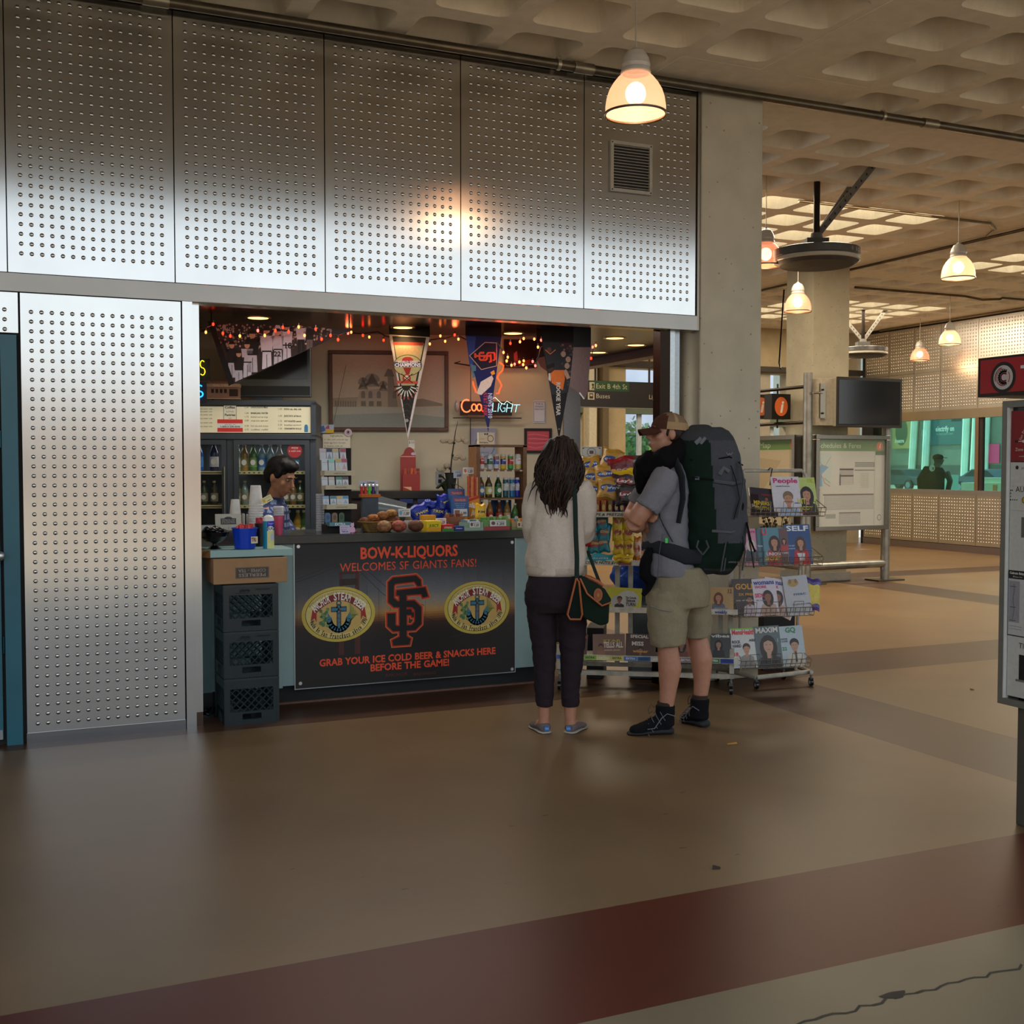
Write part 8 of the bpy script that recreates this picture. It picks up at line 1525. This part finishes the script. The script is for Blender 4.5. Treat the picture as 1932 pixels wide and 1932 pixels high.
# side case going away
mb=MB(); mb.box(-.08,.06,.16,1.9,z0,z0+f,c); mb.box(-.08,.06,.16,1.9,z1-f,z1,c); mb.box(-.08,.06,.16,.16+f,z0+f,z1-f,c); mb.box(-.08,.06,1.85,1.9,z0+f,z1-f,c); c2=mb.build('map_case',M_STEEL,IS)
mb=MB(rotm('Z',-90)); mb.box(-1.85,-.215,-.02,.0,z0+f,z1-f,'#a89878'); mb.rect(-1.85,-.215,z1-f-.13,z1-f,-.021,'#5a7a38'); mb.text('Station Map',-1.1,z1-f-.10,.07,-.0216,'#b0bc9c',w=.75); mb.ell(-.28,z1-f-.065,.05,.05,-.0216,'#b05a2c'); mb.rect(-.33,-.24,z0+f,z1-f-.13,-.0214,'#9a8c70'); mb.poly([(-1.5,z0+.4),(-.9,z0+.5),(-.5,z0+.9),(-1.2,z0+.95)],-.0212,'#9c8a68'); mb.text('MAP',-1.15,z0+.86,.11,-.0222,'#c8583c',bold=1); mb.build('poster',M_PRINT,c2)
# top rails and orange i cubes
mb=MB(); 
for zz in (ip(1470,735,12.3)[1],ip(1470,800,12.3)[1]): mb.cyl((0,.0,zz),(0,2.0,zz),.022,n=8,col='#241c14')
mb.build('dark_rail',M_PIPE,IS)
for xc,yc,nm in ((1474,767,'right'),(1437,767,'left')):
    Yc=12.25 if nm=='right' else 12.9; p=FX(xc,767,9.28) if False else FY(xc,767,Yc); s=.145; t=thing('info_cube','black cube sign with an orange disc and white i, '+nm+' of the pair','sign',(p.x,Yc,p.z),0 if nm=='right' else 0,'orange information signs')
    mb=MB(); mb.box(-.15,.15,0,.16,-.165,.165,'#120e0c'); mb.ell(0,0,.105 if nm=='right' else .105,.125,-.0008,'#c8602c',24); mb.text('i',0,-.075,.15,-.0014,'#d8ccc0',bold=1,shear=.2,w=.05); mb.cyl((0,.08,.165),(0,.08,.30),.012,col='#1c1612'); mb.cyl((0,.08,-.165),(0,.08,-.28),.012,col='#1c1612'); mb.build('sign_box',M_PRINT,t)
# monitor box
x0,z1=ip(1562,714); x1,z0=ip(1682,805); z1=ip(1620,716)[1]; z0=ip(1620,806)[1]; mo=thing('monitor_box','large dark display screen in a beige box above the schedules case','screen',(9.28+x0,11.5,z0)); w=x1-x0; h=z1-z0
mb=MB(); mb.box(0,w,0,.26,0,h,'#8c8474'); mb.box(-.0,w,-.03,0,-.01,h+.01,'#1f1d1c'); mb.box(-.19,0,.05,.28,0.01,h-.01,'#9a907c'); mb.build('housing',M_MATTE,mo,bevel=.004)
mb=MB(); mb.box(.02,w-.04,-.034,-.031,.03,h-.03,'#26282a'); mb.build('screen',mat('display_glass','#1e2022',rough=.12,noise_s=2),mo)
mb=MB(); a=ip(1538,757)[0]-x0; mb.box(a-.03,a+.05,.02,.05,.10,h-.08,'#a09684')
for zz in (.16,h-.16): mb.cyl((a-.0,.0,zz),(a,.02,zz),.012,col='#3a342c')
mb.cyl((a-.14,.03,h-.2),(a,.03,h-.2),.015,col=IG); mb.build('bracket',M_STEEL,mo)
# ---------------------------------------------------------------- hanging direction sign seen through the kiosk
YS=14.; p0=FY(1092,765,YS); p1=FY(1262,718,YS); sx=thing('direction_sign','black overhead sign reading Exit B 4th St, Buses and Light, seen past the pennants','sign',((p0.x+p1.x)/2,YS,p0.z-.02)); w=(p1.x-p0.x)/2; zt=FY(1180,720,YS).z-p0.z+.02; zb0=0
X_=lambda x:FY(x,740,YS).x-(p0.x+p1.x)/2; Z_=lambda x,y:FY(x,y,YS).z-p0.z+.02
mb=MB(); mb.box(-w,w,0,.12,0,zt,'#1a130e'); y=-.0008; mb.rect(X_(1112),X_(1187),Z_(1150,738),Z_(1150,719.5),y,'#1f4a1c'); mb.rect(X_(1112),X_(1121.5),Z_(1117,736),Z_(1117,721),y-.0006,'#c8c098'); mb.rect(X_(1109),X_(1121.5),Z_(1116,754),Z_(1116,740),y-.0006,'#c8b898')
mb.text('Exit B 4th St',X_(1124),Z_(1150,733.5),Z_(1150,724.5)-Z_(1150,733.5),y-.001,'#c8c49c',al='l',w=X_(1183)-X_(1124)); mb.text('Buses',X_(1124),Z_(1140,751.5),Z_(1150,743)-Z_(1150,751.5),y-.001,'#c8b898',al='l',w=X_(1151)-X_(1124)); mb.text('Light Rail',X_(1224),Z_(1240,753.5),.062,y-.001,'#c8b898',al='l'); mb.text('Exit A',X_(1243),Z_(1250,735),.062,y-.001,'#c8b898',al='l')
mb.ell(X_(1118.5),Z_(1118,726),.018,.02,y-.001,'#241c14',10); mb.line([(X_(1117),Z_(1118,734)),(X_(1119),Z_(1118,729)),(X_(1120.5),Z_(1118,734))],.012,y-.001,'#241c14'); mb.rect(X_(1112),X_(1119),Z_(1116,752),Z_(1116,742),y-.001,'#241c14'); mb.rect(X_(1113.2),X_(1117.8),Z_(1116,747.5),Z_(1116,744),y-.0014,'#c8b898'); mb.rect(-w,w,-.004,.006,y,'#8a8478'); mb.build('panel',M_PRINT,sx)
for x in (-w*.6,w*.6): MB().cyl((x,.06,zt),(x,.06,HC-(p0.z-.02)),.015,col='#3a3028').build('hanger',M_PIPE,sx)
# ---------------------------------------------------------------- pendant lamps
SH=bpy.data.materials.new('lamp_glass'); 
def shade_mat(name,col,es,base='#e8c8b0'):
    m=bpy.data.materials.new(name); m.use_nodes=True; n=m.node_tree; b=n.nodes['Principled BSDF']; b.inputs['Base Color'].default_value=(*lin(base),1); b.inputs['Roughness'].default_value=.3; b.inputs['Transmission Weight'].default_value=.0
    b.inputs['Emission Color'].default_value=(*lin(col),1); t=n.nodes.new('ShaderNodeTexNoise'); t.inputs['Scale'].default_value=3; r=n.nodes.new('ShaderNodeMapRange'); r.inputs[3].default_value=es*.85; r.inputs[4].default_value=es*1.15; n.links.new(t.outputs[0],r.inputs[0]); n.links.new(r.outputs[0],b.inputs['Emission Strength']); b.inputs['Alpha'].default_value=.75; return m
bpy.data.materials.remove(SH)
S_pink=shade_mat('lamp_glass_peach','#ff9068',.72,'#d09478'); S_warm=shade_mat('lamp_glass_cream','#ffe0a0',.75); S_near=shade_mat('lamp_glass_near','#ffac80',.85,'#e8c8b0')
BULBM=mat('lamp_bulb','#fff0d0',emit='#ffe2b8',es=6,rough=.4,noise_s=2)
def pendant(x,t_,lab,sm_):
    d=ray(x,700); k=t_; p=CAM+d*k; t=thing('pendant_lamp',lab,'pendant lamp',(p.x,p.y,3.35),0,None)
    MB().lathe([(.160,.012),(.159,.05),(.153,.09),(.140,.13),(.120,.165),(.096,.195),(.072,.218)],36,'#fff').build('glass_shade',sm_,t)
    MB().lathe([(.163,.0),(.166,.004),(.166,.012),(.158,.014),(.155,.004)],36,'#8a8278').build('rim_ring',M_STEEL,t)
    MB().lathe([(.075,.216),(.080,.222),(.078,.236),(.070,.240),(.074,.245),(.078,.262),(.070,.295),(.050,.33),(.020,.348),(.010,.36),(0,.362)],28,'#b8b2a8').build('socket_cap',M_GLOSS,t)
    MB().ball((0,0,.115),(.055,.055,.06),16,10,'#fff0d0').build('bulb',BULBM,t)
    MB().cyl((0,0,.36),(0,0,HC+.30-3.35),.004,n=6,col='#b0a898').build('cable',M_GLOSS,t)
    l=bpy.data.lights.new('pendant','POINT'); l.energy=5; l.color=(1,.62,.33); l.shadow_soft_size=.13; lo=bpy.data.objects.new('pendant_glow',l); COL.objects.link(lo); lo.location=(p.x,p.y,3.30)
for x,t_,lab,m_ in ((1197,6.07,'nearest and largest lit pendant lamp, hanging in front of the metal wall',S_near),(1443,10.6,'peach pendant lamp half hidden by the concrete column, left of the big disc',S_pink),(1805,11.3,'cream-white pendant lamp hanging on the right above the far metal wall',S_warm),(1504,13.7,'small peach pendant lamp just below the big grey disc',S_pink),(1791,17.4,'small cream pendant lamp in front of the far metal wall',S_warm),(1735,20.0,'smallest peach pendant lamp in front of the far metal wall',S_pink),(1589,19.6,'pale pendant lamp partly behind the far pillar, left of the smaller disc',S_warm)): pendant(x,t_,lab,m_)
# round ceiling speakers
def disc(x,yc,t_,r,lab,arms,logo):
    d=ray(x,yc); p=CAM+d*t_; t=thing('ceiling_disc',lab,'ceiling speaker',(p.x,p.y,p.z),-24)
    MB().lathe([(0,-.055),(r*.85,-.045),(r*.97,-.015)],48,'#45413a').build('grille',M_MATTE,t)
    MB().lathe([(r*.97,-.015),(r,-.008),(r,.018),(r*.98,.022)],48,'#b8b0a0').build('pale_band',M_GLOSS,t)
    mb=MB(); mb.lathe([(r*.98,.022),(r,.03),(r,.095),(r*.96,.10),(.12,.13),(0,.13)],48,'#4f4d49'); mb.build('housing',M_GLOSS,t)
    mb=MB(); mb.box(-.10,.10,-.06,.10,.12,.20,'#45433f'); mb.cyl((0,0,.19),(0,0,.25),.06,.05,n=16,col='#5a5650'); mb.build('bracket',M_MATTE,t)
    MB().cyl((0,0,.24),(0,0,HC+.28-p.z),.03,n=10,col='#241c16').build('pole',M_PIPE,t)
    for (a,b_) in arms: 
        e=Vector((a*.55,b_*.5,HC+.25-p.z)); s=Vector((a*.03,0,.26)); mb=MB(); dd=(e-s).normalized(); sd=dd.cross(Vector((0,1,0))).normalized()*.028
        mb.add([s-sd,s+sd,e+sd,e-sd,s-sd+Vector((0,.03,0)),s+sd+Vector((0,.03,0)),e+sd+Vector((0,.03,0)),e-sd+Vector((0,.03,0))],[(0,1,2,3),(7,6,5,4),(0,4,5,1),(1,5,6,2),(2,6,7,3),(3,7,4,0)],'#6a645a')
        for k in range(1,14): q=s.lerp(e,k/14); mb.box(q.x-.006,q.x+.006,q.y-.003,q.y-.001,q.z-.012,q.z+.012,'#1c1814')
        mb.build('strut',M_MATTE,t)
    if logo:
        mb=MB()
        for i,ch in enumerate('BOSCH'):
            a=math.radians(48+7*i); mb.m=trm(r*1.003*math.sin(a),-r*1.003*math.cos(a),.045)@rotm('Z',math.degrees(a)); mb.text(ch,0,0,.03,-.0005,'#8a8680',bold=1)
        mb.m=trm(r*1.003*math.sin(math.radians(38)),-r*1.003*math.cos(math.radians(38)),.06)@rotm('Z',38); mb.ell(0,0,.016,.018,-.0005,'#8a8680',14); mb.ell(0,0,.012,.014,-.0008,'#5a5650',14); mb.build('logo_print',M_PRINT,t)
disc(1540,492,10.45,.39,'large grey ceiling disc with a pale rim and slotted struts, before the near skylights',((1.,.6),(1.,-.9)),True)
disc(1628,668,19.,.40,'smaller pale-rimmed ceiling disc on dark struts beside the far pillar',((-1.,.5),(1.1,.5)),False)
# conduit drop cables / wall camera near far pillar
conduit([(10.17,13.4,2.9),(10.3,13.6,3.0),(10.45,13.7,HC-.02)],.012,'dark cable looping at the far disc beside the pillar','#241c14')
t=thing('yellow_litter','small yellow scrap lying on the floor to the right of the boots','litter',FZ(1380,1404)); mb=MB(); mb.add([(-.035,-.01,.002),(.03,-.015,.002),(.04,.012,.006),(-.02,.014,.003)],[(0,1,2,3)],'#b88820'); mb.build('scrap',M_PRINT,t)
for x,y,l_ in ((1351,1639,'small dark crumpled leaf on the floor before the red stripe'),(1834,1302,'dark thin scrap on the floor left of the ticket machine')): 
    t=thing('floor_litter',l_,'litter',FZ(x,y)); mb=MB(); mb.add([(-.02,-.004,.002),(.012,-.012,.004),(.024,.008,.002),(-.004,.016,.010)],[(0,1,2,3)],'#2c241c'); mb.build('scrap',M_MATTE,t)
# ---------------------------------------------------------------- outside: reflection in the ticket window, built as objects beyond it, and rear openings
ACL=mat('painted_wall',vcol=True,rough=.8,noise_s=1.2,noise_a=.08)
b_=thing('street_building','pale building with slanted white posts and dark advertising panels across the street','building',(66,13.,0)); mb=MB(); mb.box(0,6,-30,75,0,16,'#7a8074'); mb.box(-.02,0,-30,75,0,1.6,'#5a5c56'); mb.build('wall',ACL,b_)
mb=MB()
def bx(x,y,Xp=65.7): p=FX(x,y,Xp); return p.y-13.,p.z
for (xa,xb2) in ((1719,1731),(1744,1754),(1819,1827),(1836,1846),(1856,1864)):
    a=bx(xa,890); c=bx(xb2,795); mb.tube([(-.3,a[0],0.),(-.3,c[0],10.)],.28,8,'#d8e8dc',smooth=False)
mb.build('slanted_posts',ACL,b_)
AF=Frame((65.9,13.,0),-90)
def ad(x0,y0,x1,y1,col,dr,lab):
    a,z1=AF.px(x0,y0,.03); b2,z0=AF.px(x1,y1,.03); t=thing('advertising_panel',lab,'billboard',AF.w((a+b2)/2,.03,z0),AF.deg); w=(b2-a)/2; h=z1-z0; mb=MB(); mb.box(-w,w,0,.025,0,h,col); dr(mb,w,h,-.001); mb.build('panel',M_PRINT,t)
ad(1745,770,1822,838,'#3f6468',lambda mb,w,h,y:(mb.text('electrify on',0,h*.36,h*.13,y,'#c8d4cc',bold=1,w=w*.9),mb.text('the best seats in town',0,h*.26,h*.06,y,'#90a8a0',w=w*.8),mb.poly([(w*.3,h*.6),(w*.8,h*.6),(w*.75,h),(w*.35,h)],y,'#1c2a2c')),'grey-teal advertising panel with white lettering reflected in the tinted window')
ad(1684,790,1722,846,'#a8945c',lambda mb,w,h,y:(mb.ell(-w*.1,h*.55,w*.6,h*.45,y,'#2a4a34'),mb.text('theatre',-w*.3,h*.2,h*.12,y-.0004,'#d8dcc8',bold=1,w=w*.9)),'tan and green advertising panel at the left edge of the tinted window')
ad(1861,838,1885,874,'#e83a78',lambda mb,w,h,y:None,'bright pink panel at the right of the tinted window')
# parked cars
def car(loc,rz,col,lab):
    t=thing('car',lab,'car',loc,rz); mb=MB()
    prof=[(-2.15,.35),(-2.2,.62),(-2.0,.80),(-1.2,.90),(-.65,1.32),(.55,1.36),(1.25,.98),(2.0,.86),(2.2,.62),(2.15,.35)]
    mb.prism(prof,-.85,.85,col); mb.build('body',M_GLOSS,t,bevel=.06)
    mb=MB(); mb.prism([(-1.08,.93),(-.60,1.27),(-.05,1.30),(-.05,.93)],-.86,-.852,'#141c20'); mb.prism([(.03,.93),(.03,1.30),(.50,1.30),(1.05,.95)],-.86,-.852,'#141c20'); mb.prism([(-1.08,.93),(-.60,1.27),(.5,1.3),(1.05,.95)],.852,.86,'#141c20'); mb.build('windows',M_GLOSS,t)
    for x in (-1.35,1.35):
        for y in (-.86,.86):
            w_=MB(); w_.cyl((x,y-.1,.33),(x,y+.1,.33),.33,n=20,col='#15171a'); w_.cyl((x,y-.105,.33),(x,y-.08,.33),.20,n=12,col='#7a8488'); w_.cyl((x,y+.08,.33),(x,y+.105,.33),.20,n=12,col='#7a8488'); w_.build('wheel',M_GLOSS,t)
    MB().box(-2.2,-2.12,-.7,-.45,.58,.72,'#d8d8d0').box(-2.2,-2.12,.45,.7,.58,.72,'#d8d8d0').build('lamp',M_GLOSS,t)
car((53,FX(1706,900,53).y,0),90,'#3c4a50','grey parked car at the left reflected in the tinted window, behind the dark figure')
car((50,FX(1868,900,50).y,0),90,'#4a5660','grey-blue parked car at the right reflected in the tinted window')
p=FX(1790,900,40.); t=thing('litter_bin','pale street litter bin between the two parked cars','bin',(40.,p.y,0)); mb=MB(); zt=FX(1790,896,40.).z; mb.box(-.3,.3,-.30,.30,0,zt,'#7fa898'); mb.box(-.305,-.3,-.2,.2,zt-.16,zt-.06,'#1c2a26'); mb.build('body',ACL,t,bevel=.03)
t=thing('traffic_barrier','pale plastic barrier reflected low in the right end of the tinted window','barrier',(17.6,FX(1876,925,17.6).y,0)); MB().box(-.2,.2,-.65,.65,0,1.18,'#c8d8c0').box(-.15,.15,-.3,.3,1.18,1.28,'#c8d8c0').box(-.205,-.2,-.25,-.15,.95,1.15,'#d08a5a').box(-.205,-.2,.15,.25,.95,1.15,'#d08a5a').build('body',ACL,t,bevel=.04)
# passer-by mirrored in the glass, built behind it as a near-black silhouette
pc=FX(1775,900,16.3); pb=thing('person','dark figure in a cap with a round pale badge, reflected in the tinted window','person',(16.3,pc.y,0),-24); kk=FP/((Vector((16.3,pc.y,1.5))-CAM).dot(FW)); X=lambda x:(x-1775)/kk; Z=lambda y:1.5-(y-880)/kk
SKN='#1c1816'; mb=MB(); s0=(Z(858)-Z(880)); Mh=head(mb,(X(1770),0,Z(867)),.92,75,0,'#2a2220'); mb.tube([(X(1769),0,Z(872)),(X(1766),0,Z(884))],[.06,.08],12,SKN)
mb.tube([(X(1780),-.15,Z(890)),(X(1785),-.2,Z(907)),(X(1783),-.15,Z(925)),(X(1786),-.12,Z(940))],[.06,.055,.05,.03],10,'#241c1a'); hand(mb,(X(1786),-.12,Z(940)),(0,0,-1),(0,1,0),.9,.5)
for s in (-1,1): mb.tube([(X(1766),s*.09,Z(920)),(X(1768),s*.1,.5),(X(1768),s*.1,.05)],[.10,.07,.05],12,SKN)
solid('body',mb,M_SKIN,pb,.014,2)
mb=MB(); mb.loft([(X(1765),0,Z(925),.16,.2),(X(1764),0,Z(905),.17,.21),(X(1766),0,Z(890),.16,.2),(X(1767),0,Z(882),.10,.12)],20,'#121214'); mb.tube([(X(1756),.0,Z(880)),(X(1754),0,Z(905)),(X(1752),0,Z(925))],[.12,.24,.20],12,'#101012'); solid('coat',mb,M_CLOTH,pb,.014,2)
mb=MB(); mb.loft([(X(1766),0,Z(920),.15,.18),(X(1767),0,.7,.14,.18)],18,'#15151a')
for s in (-1,1): mb.tube([(X(1766),s*.1,.8),(X(1768),s*.1,.4),(X(1768),s*.1,.06)],[.12,.09,.075],12,'#15151a')
solid('trousers',mb,M_CLOTH,pb,.014,2)
for s in (-1,1): mb=MB(); shoe_shape(mb,(X(1768)-.06,s*.1,.002),(X(1768)+.22,s*.1,.002),.05,.09,'#111'); mb.build('shoe',M_GLOSS,pb)
MB(Mh).ball((0,.01,.045),(.092,.11,.07),16,8,'#0e0e10').box(-.06,.06,-.17,-.06,.03,.04,'#0e0e10').build('cap',M_CLOTH,pb)
MB().ell(X(1751),Z(883),.055,.065,-.20,'#d8c8c0',24).ell(X(1753),Z(884),.02,.03,-.2006,'#8a6a60',12).build('badge',M_PRINT,pb)
# behind the rear wall: white building, trees
t=thing('white_street_building','bright white building block behind the rear openings of the hall','building',(12,32,0)); mb=MB(); mb.box(-14,12,0,4,2.6,9,'#d8dce4'); mb.box(-14,12,-.1,0,2.2,2.6,'#8a98a8'); mb.box(-14,12,.0,4,0,2.2,'#6a7a70'); 
for k in range(16): mb.box(-14+1.7*k,-13.85+1.7*k,-.14,-.1,0,2.4,'#a8b8c0')
mb.build('wall',ACL,t)
TREE=mat('leaves',vcol=True,rough=.7,noise_s=6,noise_a=.3)
rr=random.Random(14)
for i,(x,y,z,r) in enumerate(((16.0,28,1.9,1.0),(17.6,29.5,1.8,.9),(14.75,24,1.45,.55),(14.3,28.5,1.8,.7))):
    t=thing('street_tree',['broad green street tree in the middle of the rear opening','green street tree further right behind the rear opening','low bright yellow-green bush right before the rear opening','green street tree at the left behind the rear opening'][i],'tree',(x,y,0)); mb=MB()
    for k in range(700):
        d=Vector((rr.gauss(0,1),rr.gauss(0,1),rr.gauss(0,1))).normalized()*r*rr.uniform(.6,1); q=Vector((0,0,z))+d; q.z=max(.2,q.z); s=rr.uniform(.05,.11); n=Vector((rr.gauss(0,1),rr.gauss(0,1),rr.gauss(0,1))).normalized(); a=n.orthogonal().normalized()*s; b2=n.cross(a); g=rr.uniform(.75,1.2)
        c=(.10*g,.24*g,.06*g) if i!=2 else (.35*g,.55*g,.06*g); mb.add([q-a,q-b2,q+a,q+b2],[(0,1,2,3)],c)
    mb.build('foliage',TREE,t); MB().tube([(0,0,0),(0,0,z)],[.12,.08],8,'#5a4a38').build('trunk',M_MATTE,t)
# street side behind the viewer: low sunlit buildings that the steel mirrors
for i,(x0,x1,h,c) in enumerate(((-26,-9,3.6,'#b8a084'),(-8.8,6,4.4,'#a89c90'),(6.2,22,3.4,'#c09878'),(22.2,40,4.0,'#9a948c'))):
    mb=MB(); mb.box(x0,x1,-34,-30,0,h,c)
    for k in range(int((x1-x0)/3)): mb.box(x0+1+3*k,x0+2.6+3*k,-30.0,-29.95,1.0,2.4,'#3a4044')
    t=tag(mb.build('street_building',ACL),'low '+['tan','grey-brown','terracotta','grey'][i]+' building across the street behind the viewer','building')
